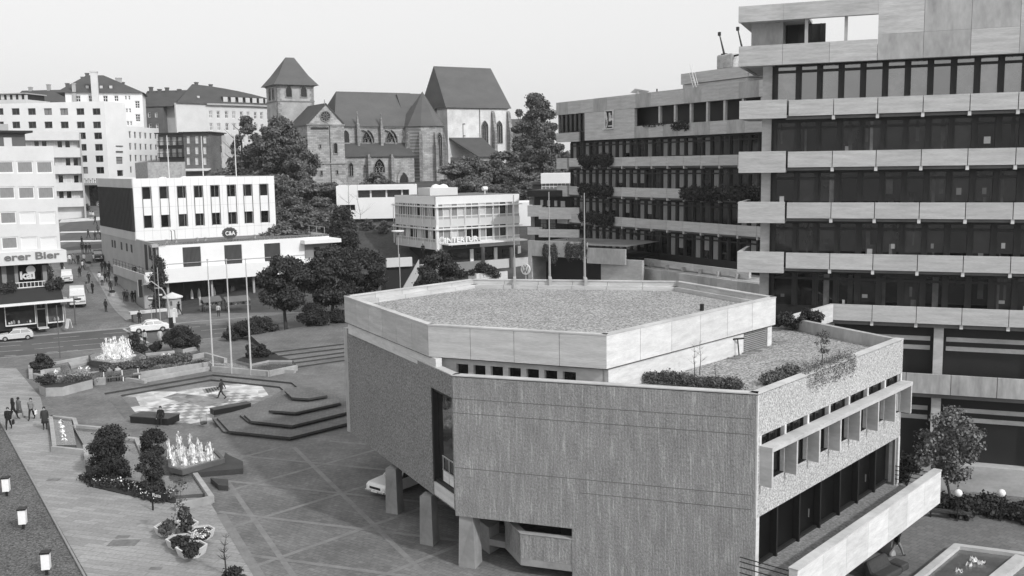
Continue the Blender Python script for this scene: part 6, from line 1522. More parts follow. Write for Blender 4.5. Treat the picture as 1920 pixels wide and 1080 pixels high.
# bare tree before the white house
def bare(name, label, loc, h, seed, r=.06, nb=12, mat=BARK, leaves=0, group=None, cat='tree'):
    o = thing(name, label, cat, loc, 0, group); me_ = trunk_mesh(h, r, seed, nb=nb, spread=.38, thin=.9); t = bpy.data.objects.new('trunk', me_); col.objects.link(t); t.parent = o
    if leaves: c = bpy.data.objects.new('crown', leaves_mesh('crown', blobset(seed, 14, h*.3, h*.3, h*.3, h, h*.12), leaves, h*.03, LEAFM, seed)); col.objects.link(c); c.parent = o
    return o
p = Q(652, 440, 162); bare('bare_tree', 'thin leafless tree in front of the left part of the white boxy house', (p.x, p.y, 5), 14, 61)
p = Q(665, 450, 158); bare('bare_tree', 'thin leafless tree with a lighter stem in front of the white boxy house', (p.x, p.y, 4.5), 12, 62)
p = P(1782, 955, -3); tr_ = tree('plane_tree', 'young tree with sparse glossy leaves before the office block, at the lower right', (p.x, p.y, -3), 6.3, 2.5, 2.3, 6500, .12, LEAFP, 71, nb=34, br=.75, tr=.1, spread=.5)
def shrub(name, label, loc, w_, h, n, size, mat=LEAFB, seed=1, group=None, cat='shrub', ry=None, shape='round'):
    o = thing(name, label, cat, loc, 0, group)
    c = bpy.data.objects.new('foliage', leaves_mesh('foliage', blobset(seed, 16, w_/2*.85, (ry or w_/2)*.85, h*.12, h*.82, w_*.2, shape), n, size, mat, seed)); col.objects.link(c); c.parent = o
    t = MB(); 
    for k in range(4): t.tube((0, 0, -.05), (.25*w_*math.cos(k*1.7), .25*w_*math.sin(k*1.7), h*.55), .04, .015, n=5)
    t.build('stem', BARK, o); return o
S = [(80, 697, 0, 2.0, 1.9, 'dark round shrub in the corner planter left of the upper basin'), (206, 890, 0, 3.7, 3.6, 'largest dark shrub, in the planting bed left of the stepped basins'),
     (288, 857, 0, 2.3, 2.2, 'dark round shrub behind the stepped basins, nearest the black bench'), (286, 925, 0, 2.3, 3.0, 'dark shrub between the large shrub and the lower jet fountain'), (215, 905, 0, 3.0, 1.8, 'low dark shrub at the foot of the largest shrub'),
     (343, 655, .3, 4.0, 2.6, 'wide dark shrub leaning over the planter near the road, right of the upper fountain'), (253, 655, .2, 1.5, 2.0, 'dark shrub immediately right of the upper jet fountain'), (264, 661, .2, 1.5, .9, 'low dark shrub creeping right of the upper fountain'),
     (293, 656, .3, 1.4, .8, 'small dark shrub in the middle of the pale planter near the road'), (470, 672, .5, 1.3, 1.6, 'left of the two round shrubs in the planter by the flagpoles'), (492, 671, .5, 1.6, 1.4, 'right of the two round shrubs in the planter by the flagpoles'),
     (455, 632, .2, 3.4, 1.9, 'low dark shrub at the left end of the bed under the street trees'), (487, 630, .2, 4.2, 2.4, 'middle shrub of the bed under the street trees'), (588, 618, .2, 4.6, 3.2, 'dark shrub right of the street tree trunk'), (634, 612, .2, 3.4, 2.2, 'dark shrub against the left corner of the hall'),
     (435, 636, .2, 2.0, 1.0, 'lowest shrub at the tip of the bed beside the flagpoles'), (318, 1013, .45, 0, 0, '')]
for i, (px, py, z, w_, h, lb) in enumerate(S):
    if w_: shrub('shrub', lb, P(px, py, z), w_, h, int(3000+2600*w_*h/3), .075 if px < 300 and py > 700 else .11, LEAFB if i % 3 else LEAFD, 80+i)
# hedge below the office block at the lower right and ground cover
hd = thing('hedge_bank', 'wide dark clipped hedge bank below the office block at the lower right', 'hedge', P(1870, 985, -3))
pb = P(1870, 985, -3); bl = []
for i in range(30): t = i/29; pq = P(1775+t*230, 975-20*math.sin(t*3)+t*38, -3); bl.append((pq.x-pb.x, pq.y-pb.y+q.uniform(0, 2.5), q.uniform(.2, .6), .8, .8, .5))
c = bpy.data.objects.new('foliage', leaves_mesh('foliage', bl, 12000, .12, LEAFB, 5)); col.objects.link(c); c.parent = hd
# hanging plants on buildings (each planting a thing of its own)
def planting(name, label, L, u0, u1, v, z0, z1, n, size, mat=LEAFB, seed=3, dep=.5, group=None):
    o = at_line(name, label, 'plants', L, 0, group); m_ = max(2, int((u1-u0)/.7)); qq = random.Random(seed)
    bl = [(u0+(u1-u0)*(i+.5)/m_, v, z0+(z1-z0)*qq.uniform(.4, .6), .55, dep, (z1-z0)*.5*qq.uniform(.8, 1.15)) for i in range(m_)]
    c = bpy.data.objects.new('foliage', leaves_mesh('foliage', bl, n, size, mat, seed)); col.objects.link(c); c.parent = o; return o
for zt, a, c_, lb in ((20.0, 2.9, 9.6, 'clipped hanging plants on the upper balcony band, left half of the office wing'), (16.5, 2.9, 9.6, 'clipped hanging plants on the middle balcony band, left half of the office wing'), (13.0, 2.9, 9.8, 'clipped hanging plants on the lowest balcony band, left half of the office wing'), (16.5, 22.5, 35.5, 'long strip of hanging plants on the office wing beside the tower')):
    planting('balcony_plants', lb, LW, a, c_, -.2, zt-1.1, zt+.35, int(900*(c_-a)), .13, LEAFD, int(zt+a))
planting('gallery_plants', 'thin greenery spilling from the top gallery of the office wing', LW, 20.8, 23.4, -.1, 22.6, 23.8, 900, .12, LEAFD, 7)
planting('gallery_plants', 'sparse plants along the left of the top gallery on the office wing', LW, 15.5, 19.5, .2, 23.2, 23.7, 900, .1, LEAFD, 8)
planting('ivy', 'ivy trailing down the garage fascia, left clump', LG, LG.u(1018, 470), LG.u(1045, 470), -.02, LG.z(1030, 490), LG.z(1030, 455), 2400, .09, LEAFM, 9, .1)
planting('ivy', 'ivy trailing down the garage fascia, right clump', LG, LG.u(1060, 470), LG.u(1100, 470), -.02, LG.z(1080, 490), LG.z(1080, 453), 3000, .09, LEAFM, 10, .1)
planting('balcony_plants', 'bushy planting at the right end of the first-floor shop balcony', LL, LL.u(86, 530), LL.u(118, 535), -.2, LL.z(60, 546), LL.z(60, 526), 2600, .14, LEAFD, 13, .8)
planting('balcony_plants', 'bushy planting at the left end of the first-floor shop balcony', LL, LL.u(0, 530), LL.u(26, 535), -.2, LL.z(60, 546), LL.z(60, 527), 2000, .14, LEAFD, 14, .6)
q2 = P(112, 480, 5)
planting('side_plants', 'planted strip climbing behind the corner shop beside the parked vans', Line(Q(100, 500, 134), az=-20), -1, 12, 2.0, 2.5, 6.0, 4500, .2, LEAFD, 15, .9)
hq = Line(G(112, 408), G(156, 396)); planting('hedge', 'dark hedge at the foot of the balcony block beside the street', hq, 0, 9, 0, G(130, 402).z, G(130, 402).z+2.0, 3500, .2, LEAFD, 19, .8)
# roof terrace planting
def clump(label, px, py, z, w_, h, n, size, mat, seed, ry=None, droop=0.0, rz=0.0, blobs=None, mesh_seed=None):
    o = thing('terrace_plants', label, 'plants', P(px, py, z), rz)
    m = leaves_mesh('foliage', blobs or blobset(seed, 12, w_/2, ry or w_/4, .05, h, h*.45), n, size, mat, seed, droop=droop, flat=.3 if droop else .7); c = bpy.data.objects.new('foliage', m); col.objects.link(c); c.parent = o; return o
angA, angB = LA.ang, LB.ang
def edgeplant(label, a, c_, z0, z1, n, size, seed, dep, droop=0):
    A_, C_ = P(*a, z0), P(*c_, z0); L_ = Line(A_, C_); o = planting('terrace_plants', label, L_, 0, (C_-A_).length, 0, z0, z1, n, size, LEAFM, seed, dep)
    if droop: o.children[0].data = leaves_mesh('foliage', [((C_-A_).length*(i+.5)/15, -.1+.3*(i % 2), z1-.1+.12*(i % 4 == 1), .4, .3, .25+.1*(i % 3)) for i in range(15)], n, size, LEAFM, seed, droop=droop, flat=.25)
    return o
edgeplant('long low heather mound along the front terrace parapet', (1212, 716), (1388, 731), 8.85, 9.42, 8000, .055, 101, .3)
edgeplant('low bushy mound in the front corner of the roof terrace', (1436, 722), (1490, 701), 8.85, 9.4, 4000, .06, 102, .45)
edgeplant('grassy plants hanging over the sunlit side of the terrace parapet', (1508, 703), (1594, 671), 9.5, 9.75, 11000, .06, 103, .3, .8)
clump('shaggy shrubbery in the back corner of the roof terrace beside the louvre', 1500, 612, 9.0, 3.8, 1.0, 8000, .08, LEAFD, 104, .9, rz=0)
clump('planting at the back corner of the upper gravel roof', 910, 522, 11.3, 2.2, .9, 6000, .08, LEAFD, 105, .8)
b = MB(); a, c_ = P(882, 528, 11.1), P(940, 523, 11.1); Lp = Line(a, c_); b.box(0, (c_-a).length, -.9, .3, 10.9, 11.75); pl_ = at_line('roof_planter', 'pale concrete trough at the back corner of the upper gravel roof', 'planter', Lp); b.build('trough', CONCW, pl_)
b = MB(); b.box(.1, (c_-a).length-.1, -.8, .2, 11.7, 11.78); b.build('soil', SOIL, pl_)
for px, py, h, lb in ((1301, 705, 1.5, 'left of the two thin bare twigs on the roof terrace'), (1312, 702, 1.6, 'right of the two thin bare twigs on the roof terrace'), (1343, 715, .9, 'smallest bare twig on the roof terrace')):
    bare('twig', lb, P(px, py, 8.85), h, px, .025, 9, cat='plant')
o = bare('terrace_bush', 'upright leafy bush on the roof terrace above the trailing grass', P(1540, 680, 9.0), 1.7, 77, .03, 9, leaves=500, cat='plant')
# ================================================================== PLAZA: stepped platforms, basins, planters
def tier(pts, z0, z1, root, name='tier', mats=None):
    b = MB(); b.prism([(p.x, p.y) for p in pts], z0, z1, 0, 1); return b.build(name, mats or [BRICKD, STEPTOP], root)
plat = thing('stepped_platform', 'dark brick stepped hexagonal platform in the middle of the plaza', 'platform', (0, 0, 0))
c2b = lambda L, z: pp(cw(350, 580, 4.153, L), z)
tier(c2b([(200, 860), (285, 965), (330, 970), (800, 1022), (1290, 900), (1500, 760), (1100, 640), (740, 660), (540, 760)], 0), 0, .15, plat)
tier(c2b([(235, 842), (330, 946), (805, 995), (1300, 872), (1420, 740), (1080, 640), (745, 655), (530, 755)], .32), .151, .32, plat)
tier(c2b([(415, 835), (478, 886), (820, 918), (1290, 806), (1400, 720), (1060, 640), (760, 655), (600, 735)], .34), .321, .48, plat)
tier(c2b([(447, 820), (502, 868), (820, 903), (1285, 790), (1400, 710), (1060, 635), (770, 650), (640, 720)], .65), .481, .65, plat)
tier(c2b([(640, 800), (850, 818), (1205, 745), (1180, 680), (1000, 630), (800, 640), (720, 700)], .68), .651, .82, plat)
tier(c2b([(655, 786), (850, 801), (1197, 726), (1170, 670), (1000, 622), (800, 632), (730, 700)], .98), .821, .98, plat)
tier(c2b([(775, 655), (830, 708), (952, 714), (1097, 690), (990, 625), (870, 618)], 1.0), .981, 1.14, plat)
tier(c2b([(762, 632), (818, 685), (950, 693), (1095, 668), (985, 603), (868, 600)], 1.3), 1.141, 1.3, plat)
# broad steps up towards the street trees
stp = thing('plaza_steps', 'broad flight of five low steps rising to the tree-lined edge of the plaza', 'steps', (0, 0, 0))
sl = [((556, 690), (700, 669)), ((545, 683), (700, 662)), ((535, 677), (700, 655)), ((522, 669), (700, 648)), ((505, 663), (700, 640))]
tops = [P(700, 603, 0), P(470, 640, 0)]
for i, (a, c_) in enumerate(sl):
    z = .14*(i+1); A_, C_ = P(*a, z-.14), P(*c_, z-.14); tier([A_, C_, tops[0], tops[1]], z-.14+.001, z, stp, 'step', [BRICKD, PAVE])
def basin_wall(root, L, z, wd=.3, z0=0.0, mat=None, close=False, name='rim_wall'):
    pts = [P(x, y, z) for x, y in L]; n = len(pts)
    for i in range(n if close else n-1):
        a, c_ = pts[i], pts[(i+1) % n]; Lx = Line(a, c_); l_ = (c_-a).length; b = MB(); b.box(-wd*.4, l_+wd*.4*.9, 0, wd+.002*i, z0, z+.0015*(i % 3)); o = b.build(name, mat or PLC, root); o.location = (a.x, a.y, 0); o.rotation_euler.z = Lx.ang
def water(root, L, z, name='water'):
    pts = [P(x, y, z) for x, y in L]; b = MB(); b.prism([(p.x, p.y) for p in pts], max(0.012, z-.3), z); o = b.build(name, WATER, root); return o
def jet(root, p, h, r=.16, seed=0, name='water_jet'):
    q = random.Random(seed); b = MB(); prof = []
    m = 9
    for i in range(m+1): t = i/m; prof.append((r*(1.5-1.25*t**.7)*q.uniform(.75, 1.2)+.015, h*t))
    prof.append((0.0, h*1.03)); b.lathe(prof, 0, 0, 8)
    for k in range(26):
        t = q.uniform(.0, .95); a = q.uniform(0, 6.28); rr = r*(2.0-1.2*t); x, y, z = rr*math.cos(a), rr*math.sin(a), h*t; s_ = q.uniform(.02, .06)
        b.add([(x-s_, y, z), (x, y-s_, z), (x+s_, y, z), (x, y, z+s_*3), (x, y, z-s_*2)], [(0, 1, 3), (1, 2, 3), (2, 0, 3), (0, 4, 1), (1, 4, 2), (2, 4, 0)])
    o = b.build(name, FOAM, root); o.location = p; o.rotation_euler.z = q.uniform(0, 6); return o
def bubble(root, p, r=.3):
    b = MB(); b.lathe([(r, 0), (r*.8, .06), (r*.5, .16), (r*.15, .24), (0, .25)], 0, 0, 10); o = b.build('water_bubbler', FOAM, root); o.location = p
c5 = lambda x, y: (140+x/7.2, 620+y/7.2)
c1b = lambda x, y: (x/4.8, 580+y/4.8)
# upper fountain
uf = thing('upper_fountain', 'raised dark hexagonal fountain basin with a crown of tall white jets, beside the road', 'fountain', (0, 0, 0))
hexf = [c5(x, y) for x, y in ((185, 330), (250, 305), (820, 270), (985, 340), (980, 380), (530, 440), (205, 400))]
pts = [P(x, y, .95) for x, y in hexf]; tier(pts, 0, .80, uf, 'basin_wall', [BRICKD, BRICKD])
b = MB(); b.prism([(p.x, p.y) for p in pts], .801, .93); b.build('rim', BRICKD, uf)
b = MB(); sm = [(p.x+(pts[0].x*0+sum(k.x for k in pts)/7-p.x)*.05, p.y+(sum(k.y for k in pts)/7-p.y)*.05) for p in pts]; b.prism(sm, .931, .95); b.build('water', WATER, uf)
for i, (x, y, h) in enumerate(((395, 350, 1.9), (480, 370, 2.6), (540, 372, 2.9), (620, 365, 2.5), (670, 358, 2.9), (740, 345, 2.3), (440, 320, 2.2), (500, 310, 2.0), (560, 312, 2.4), (640, 312, 2.3), (700, 318, 2.2), (430, 362, 1.9), (585, 375, 1.9), (510, 340, 1.6), (600, 340, 1.7), (660, 335, 1.8), (720, 330, 1.5))):
    jet(uf, P(*c5(x, y), .95), h*.76, .22, i)
b = MB(); cc = sum((P(*c5(x, y), .95) for x, y in ((395, 350), (740, 345), (540, 372), (540, 320))), Vector())/4
b.lathe([(2.0, .952), (1.8, 1.0), (1.0, 1.04), (0, 1.05)], 0, 0, 20); o = b.build('splash_foam', FOAM, uf); o.location = (cc.x, cc.y, 0); o.scale = (1, .8, 1)
# chute at its left
b = MB(); b.prism([(P(*c1b(x, y), .5).x, P(*c1b(x, y), .5).y) for x, y in ((615, 475), (790, 435), (835, 462), (640, 515))], .02, .5); b.build('water_chute', PLC, uf)
# long outer basin
ub = thing('upper_basin', 'long angular shallow basin with pale concrete rims around the upper fountain', 'basin', (0, 0, 0))
water(ub, [c1b(x, y) for x, y in ((445, 600), (880, 555), (1500, 450), (1700, 400), (1800, 370), (1330, 395), (800, 420), (470, 470), (450, 530))], .28)
for L_, z in (([c1b(295, 580), c1b(405, 605)], .45), ([c1b(405, 612), c1b(880, 562)], .5), ([c1b(470, 480), c1b(800, 420)], .5), ([c1b(295, 580), c1b(290, 500)], .45), ([c1b(405, 612), c1b(400, 545), c1b(530, 530)], .5), ([c1b(1325, 398), c1b(1560, 375)], .5)):
    basin_wall(ub, L_, z, .35)
for x, y in ((720, 530), (790, 532), (505, 563), (1468, 408), (1520, 418)): bubble(ub, P(*c1b(x, y), .28), .26)
# planters and hedge rows in front of it
pt = thing('front_planter', 'long pale trough planter at the left front of the upper basin', 'planter', (0, 0, 0))
tier([P(*c1b(x, y), .8) for x, y in ((350, 680), (500, 660), (820, 590), (832, 630), (560, 700), (410, 705))], 0, .8, pt, 'trough', [PLC, SOIL])
o = shrub('shrub', 'low dark shrub in the left end of the pale trough planter', P(*c1b(425, 665), .8), 1.9, .7, 1500, .1, LEAFB, 201)
o = shrub('flower_row', 'thin row of low flowers along the pale trough planter', P(*c1b(650, 640), .8), 4.6, .35, 1500, .08, LEAFM, 202, ry=.35, cat='flowers'); o.rotation_euler.z = R(35)
def hedge(label, a, c_, z, w_, h, n, mat, seed, size=.12, name='hedge'):
    A_, C_ = P(*a, z), P(*c_, z); L_ = Line(A_, C_); l_ = (C_-A_).length; return planting(name, label, L_, 0, l_, 0, z, z+h, n, size, mat, seed, w_)
hedge('mottled flowering hedge row between upper basin and bench, upper of the two rows', c5(370, 575), c5(1560, 400), .5, .5, .8, 7000, LEAFM, 301)
hedge('low planted row below the upper hedge, lower of the two rows', c5(820, 600), c5(1800, 440), .25, .25, .35, 3000, LEAFM, 302)
wl = thing('planter_walls', 'pale stepped low walls between the hedge rows and the sunken board floor', 'wall', (0, 0, 0))
for L_, z, wd in (([c5(930, 655), c5(1835, 490)], .35, .5), ([c5(690, 640), c5(930, 672)], .3, .3), ([c5(800, 575), c5(1830, 420)], .55, .25), ([c5(1835, 490), (547+0, 694)], .35, .5), ([c5(1530, 345), c5(1750, 300), (420, 672), (420, 680)], .45, .3), ([c5(300, 650), c5(375, 645)], .6, .6)):
    basin_wall(wl, L_, z, wd, mat=PLC, name='wall_run')
# planter group right of the flagpoles
pr = thing('angular_planter', 'angular pale concrete planter with two levels right of the plaza flagpoles', 'planter', (0, 0, 0))
tier(c2b([(380, 395), (500, 425), (640, 395), (820, 395), (690, 350), (440, 370)], .6), 0, .6, pr, 'upper_trough', [PLC, SOIL])
tier(c2b([(150, 420), (640, 478), (855, 435), (830, 400), (640, 395), (380, 420)], .4), 0, .4, pr, 'lower_trough', [PLC, WATER])
basin_wall(pr, cw(350, 580, 4.153, [(200, 445), (640, 482), (857, 438)]), .52, .3, mat=PLC)
sh = thing('pale_planter', 'pale slab-sided planter under the leaning shrub, left of the flagpoles by the road', 'planter', (0, 0, 0))
tier([P(*c5(x, y), .7) for x, y in ((1460, 250), (1690, 200), (1690, 215), (1560, 180), (1330, 215))], 0, .7, sh, 'trough', [PLC, SOIL])
b_ = thing('park_bench', 'long slatted bench in front of the hedge row, with two people seated', 'bench', P(*c5(530, 690), 0), Line(P(*c5(380, 700)), P(*c5(690, 665))).ang)
b = MB()
for i in range(5): b.box(-2.4, 2.4, -.25+i*.11, -.16+i*.11, .42, .46)
b.build('seat', mk('bench_wood', .12), b_); b = MB()
for i in range(3): b.box(-2.4, 2.4, .33, .37, .55+i*.14, .65+i*.14)
b.build('backrest', mk('bench_wood', .12), b_)
for x in (-2.2, -.8, .8, 2.2): b = MB(); b.box(x-.04, x+.04, -.25, .34, 0, .42); b.box(x-.04, x+.04, .3, .34, .42, .95); b.build('leg', WPAINT, b_)
# bollard-like flagpoles on the plaza
for i, (px, pb_, pt_, lb) in enumerate(((400, 696, (390, 488), 'leftmost'), (435, 700, (424, 488), 'middle one'), (471, 703, (459, 487), 'rightmost'))):
    p = P(px, pb_, 0); h = Q(*pt_, p.y).z; o = thing('flagpole', 'tall bare flagpole on the plaza, %s of the three' % lb, 'flagpole', p, 0, 'plaza flagpoles')
    b = MB(); b.tube((0, 0, 0), (0, 0, h), .09, .05, n=8); b.build('pole', mk('aged_pole_paint', .5), o); b = MB(); b.lathe([(.1, 0), (.1, .08), (.0, .16)], 0, 0, 8); c_ = b.build('finial', STEEL, o); c_.location.z = h
for i, (px, pyb, pyt, lb) in enumerate(((965, 521, 366, 'left'), (1031, 521, 360, 'middle'), (1097, 522, 362, 'right'))):
    p = P(px, pyb, 11.7); h = Q(px-3, pyt, p.y).z-11.7; o = thing('roof_flagpole', 'flagpole bracketed to the far hall roof parapet, %s of the three' % lb, 'flagpole', p, 0, 'hall roof flagpoles')
    b = MB(); b.tube((0, .3, 0), (0, .3, h*.25), .085, .075, n=8); b.tube((0, .3, h*.25), (0, .3, h), .05, .035, n=8); b.build('pole', mk('worn_pole', .3), o); b = MB(); b.box(-.1, .1, -.6, .45, -.1, .08); b.box(-.1, .1, -.75, -.6, -.7, .08); b.build('bracket', PLC, o)
# stepped basins at lower left
sb = thing('stepped_basins', 'chain of shallow zigzag water basins with pale rims, lower left of the plaza', 'basin', (0, 0, 0))
c3 = lambda x, y: (x/3.176, 740+y/3.176)
b1 = [c3(*t) for t in ((300, 140), (425, 148), (455, 300), (320, 300))]; water(sb, b1, .3)
b2 = [c3(*t) for t in ((430, 180), (480, 190), (600, 205), (620, 245), (790, 265), (835, 365), (880, 400), (830, 510), (740, 500), (520, 380), (505, 310))]; water(sb, b2, .22)
for L_, z in (([c3(290, 126), c3(310, 300)], .42), ([c3(310, 310), c3(492, 330)], .42), ([c3(290, 126), c3(430, 142), c3(442, 182), c3(598, 196), c3(622, 240), c3(800, 262), c3(842, 362), c3(885, 368)], .42), ([c3(492, 300), c3(505, 388), c3(530, 392)], .45), ([c3(740, 500), c3(830, 515)], .35)):
    basin_wall(sb, L_, z, .28, mat=PLC if z > .44 else PLC)
for k in range(5): bubble(sb, P(*c3(362+k*5, 165+k*27), .3), .24)
water(sb, [(x, y) for x, y in ((318, 930), (383, 925), (362, 888), (300, 893))], .22)
basin_wall(sb, [(362, 888), (391, 930), (330, 943)], .42, .3)
bed = thing('planting_bed', 'dark ground-cover bed with small flowers along the slab path', 'planting bed', (0, 0, 0))
pts = [P(x, y, .06) for x, y in ((157, 860), (168, 911), (238, 927), (280, 935), (330, 943), (330, 925), (270, 900), (200, 878))]
b = MB(); b.prism([(p.x, p.y) for p in pts], .012, .08); b.build('soil', SOIL, bed)
bl = []
for i in range(26): t = i/25; p_ = P(165+t*150, 898+t*38+q.uniform(-9, 4), .1); bl.append((p_.x, p_.y, .15, .6, .6, .18))
c_ = bpy.data.objects.new('foliage', leaves_mesh('foliage', bl, 7000, .09, LEAFB, 44)); col.objects.link(c_); c_.parent = bed
c_ = bpy.data.objects.new('blossoms', leaves_mesh('blossoms', bl[3:], 160, .07, FLOWER, 45)); col.objects.link(c_); c_.parent = bed; c_.location.z = .2
# lower fountain
lf = thing('lower_fountain', 'dark tray fountain on a brick plinth with white jets, lower left of the plaza', 'fountain', (0, 0, 0))
t4 = lambda x, y: (150+x/3.6, 780+y/3.6)
def lf_p(L_, z): return [P(*t4(x, y), z) for x, y in L_]
top = lf_p([(585, 240), (700, 205), (925, 240), (975, 292), (690, 372), (600, 350)], .6)
b = MB(); b.prism([(p.x, p.y) for p in top], .32, .58); b.build('tray', BRICKD, lf)
cx_ = sum((p for p in top), Vector())/6
b = MB(); b.prism([((p.x-cx_.x)*.9+cx_.x, (p.y-cx_.y)*.9+cx_.y) for p in top], .581, .59); b.build('water', WATER, lf)
for i in range(6):
    a, c_ = top[i], top[(i+1) % 6]; Lx = Line(a, c_); b = MB(); b.box(0, (c_-a).length, -.02, .2, .32, .66+.001*i) if Lx.loc(cx_)[1] > 0 else b.box(0, (c_-a).length, -.2, .02, .32, .66+.001*i); o = b.build('rim', mk('dark_rim', .11, var=.2), lf); o.location = (a.x, a.y, 0); o.rotation_euler.z = Lx.ang
b = MB(); b.prism([((p.x-cx_.x)*.8+cx_.x, (p.y-cx_.y)*.8+cx_.y) for p in top], 0, .32); b.build('plinth', BRICKD, lf)
for i, (x, y, h) in enumerate(((605, 290, 1.35), (635, 330, 1.3), (672, 262, 1.6), (690, 300, 1.6), (712, 330, 1.2), (748, 270, 1.5), (775, 315, 1.2), (800, 270, 1.25), (825, 300, 1.2), (868, 300, 1.2), (885, 300, 1.25), (765, 290, 1.0))):
    jet(lf, P(*t4(x, y), .59), h, .13, 40+i)
b = MB(); b.prism([(p.x, p.y) for p in lf_p([(720, 390), (1100, 360), (1100, 310), (1010, 270), (980, 250), (960, 330)], .3)], 0, .35); b.prism([(p.x, p.y) for p in lf_p([(935, 470), (1000, 475), (1000, 430), (880, 420)], .3)], 0, .33); b.build('brick_step', BRICKD, lf)
# black bench block, litter bin
bb = thing('bench_block', 'long solid black bench block in front of the chess board', 'bench', (0, 0, 0))
pts = [P(x, y, .5) for x, y in ((245, 785), (314, 789), (314, 785), (258, 778))]
A_, C_ = P(244, 793, 0), P(315, 798, 0); L_ = Line(A_, C_); bb.location = (A_.x, A_.y, 0); bb.rotation_euler.z = L_.ang; l_ = (C_-A_).length
b = MB(); b.box(0, l_, 0, 1.5, 0, .5); b.build('base', BLACK, bb, bevel=.02); b = MB(); b.box(-.03, l_+.03, -.03, 1.53, .5, .56); b.build('seat', mk('bench_top', .07, var=.2), bb)
b2_ = thing('bench_block', 'shorter black bench block beside the stepped platform, right of the litter basket', 'bench', (0, 0, 0)); A_, C_ = P(402, 779, 0), P(471, 766, 0); L_ = Line(A_, C_); l_ = (C_-A_).length; b2_.location = (A_.x, A_.y, 0); b2_.rotation_euler.z = L_.ang
b = MB(); b.box(0, l_, 0, .8, 0, .42); b.build('base', BLACK, b2_, bevel=.02); b = MB(); b.box(-.03, l_+.03, -.03, .83, .42, .47); b.build('seat', mk('bench_top', .07, var=.2), b2_)
lb_ = thing('litter_basket', 'round wire litter basket at the corner of the chess board', 'litter bin', P(382, 795, 0)); b = MB()
for i in range(16): a = i*.3927; b.tube((.24*math.cos(a), .24*math.sin(a), .08), (.3*math.cos(a), .3*math.sin(a), .8), .012, n=4)
b.build('basket', STEEL, lb_); b = MB(); b.lathe([(.24, 0), (.26, .2), (.2, .2), (0, .18)], 0, 0, 14); b.build('base', BLACK, lb_); b = MB(); b.lathe([(.29, .78), (.32, .78), (.32, .83), (.29, .83), (.29, .78)], 0, 0, 16); b.build('rim', STEEL, lb_)
# hexagonal planters
def hexpot(px, py, lb, r_=.78, zh=.5, mat=LEAFB, hh=.6, n=1600, fl=0, seed=1, size=.09):
    o = thing('hexagonal_planter', lb, 'planter', P(px, py, 0), R(15), 'hexagonal planters'); b = MB(); k = [(math.cos(i*1.0472), math.sin(i*1.0472)) for i in range(6)]
    vs_ = [(r_*.82*x, r_*.82*y, 0.012) for x, y in k]+[(r_*x, r_*y, zh) for x, y in k]+[(r_*.88*x, r_*.88*y, zh) for x, y in k]+[(r_*.86*x, r_*.86*y, zh-.1) for x, y in k]
    fs = []
    for s_ in range(3): fs += [(s_*6+i, s_*6+(i+1) % 6, s_*6+6+(i+1) % 6, s_*6+6+i) for i in range(6)]
    b.add(vs_, fs); b.build('pot', CONCW, o); b = MB(); b.prism([(r_*.86*x, r_*.86*y) for x, y in k], zh-.12, zh-.08); b.build('soil', SOIL, o)
    pl = thing('potted_plant', 'plants in the '+' '.join(lb.split()[:12]), 'plant', P(px, py, zh-.1)); c_ = bpy.data.objects.new('foliage', leaves_mesh('foliage', blobset(seed, 12, r_*.5, r_*.5, .05, hh*.8, r_*.26), n, size, mat, seed)); col.objects.link(c_); c_.parent = pl
    if fl: c_ = bpy.data.objects.new('blossoms', leaves_mesh('blossoms', [(0, 0, hh*.7, r_*.8, r_*.8, .12)], fl, .05, FLOWER, seed)); col.objects.link(c_); c_.parent = pl
    return o
hexpot(315, 1000, 'pale hexagonal planter with a light shrub, furthest left of the cluster', .72, .45, LEAFM, .8, 2200, 0, 1, .08)
hexpot(347, 996, 'pale hexagonal planter with a tall dark fine-leaved bush, at the back of the cluster', .75, .45, LEAFD, 1.5, 4200, 0, 2)
hexpot(378, 1008, 'pale hexagonal planter topped with white flowers', .72, .45, LEAFD, .35, 900, 420, 3)
hexpot(337, 1024, 'pale hexagonal planter partly hidden behind the frontmost one', .7, .45, LEAFB, .6, 1500, 0, 4)
hexpot(360, 1040, 'pale hexagonal planter with a dark bush, frontmost of the cluster', .8, .48, LEAFB, .6, 2400, 0, 5)
bare('young_tree', 'bare young tree rising from the cluster of hexagonal planters', P(341, 1000, .4), 2.9, 15, .03, 9, leaves=200, cat='tree')
bare('bare_shrub', 'leafless many-branched shrub at the bottom edge right of the planters', P(425, 1078, 0), 1.9, 16, .05, 30, cat='shrub')
shrub('shrub', 'small dark bush at the bottom edge below the leafless shrub', P(440, 1092, 0), 1.4, .7, 1400, .08, LEAFB, 17)
o = thing('sign_board', 'small dark notice board on posts with pale lettering beside the shrubs', 'sign', P(287, 957, 0), R(-22))
b = MB(); b.box(-.04, .04, -.03, .03, 0, 1.15); b.build('post', BLACK, o); b = MB(); b.box(-.0, 1.15, -.05, -.03, .78, 1.12); b.build('panel', BLACK, o); text_part('Rats', .3, WPAINT, o, (.06, -.06, .86), ext=.008, sx=1.2)
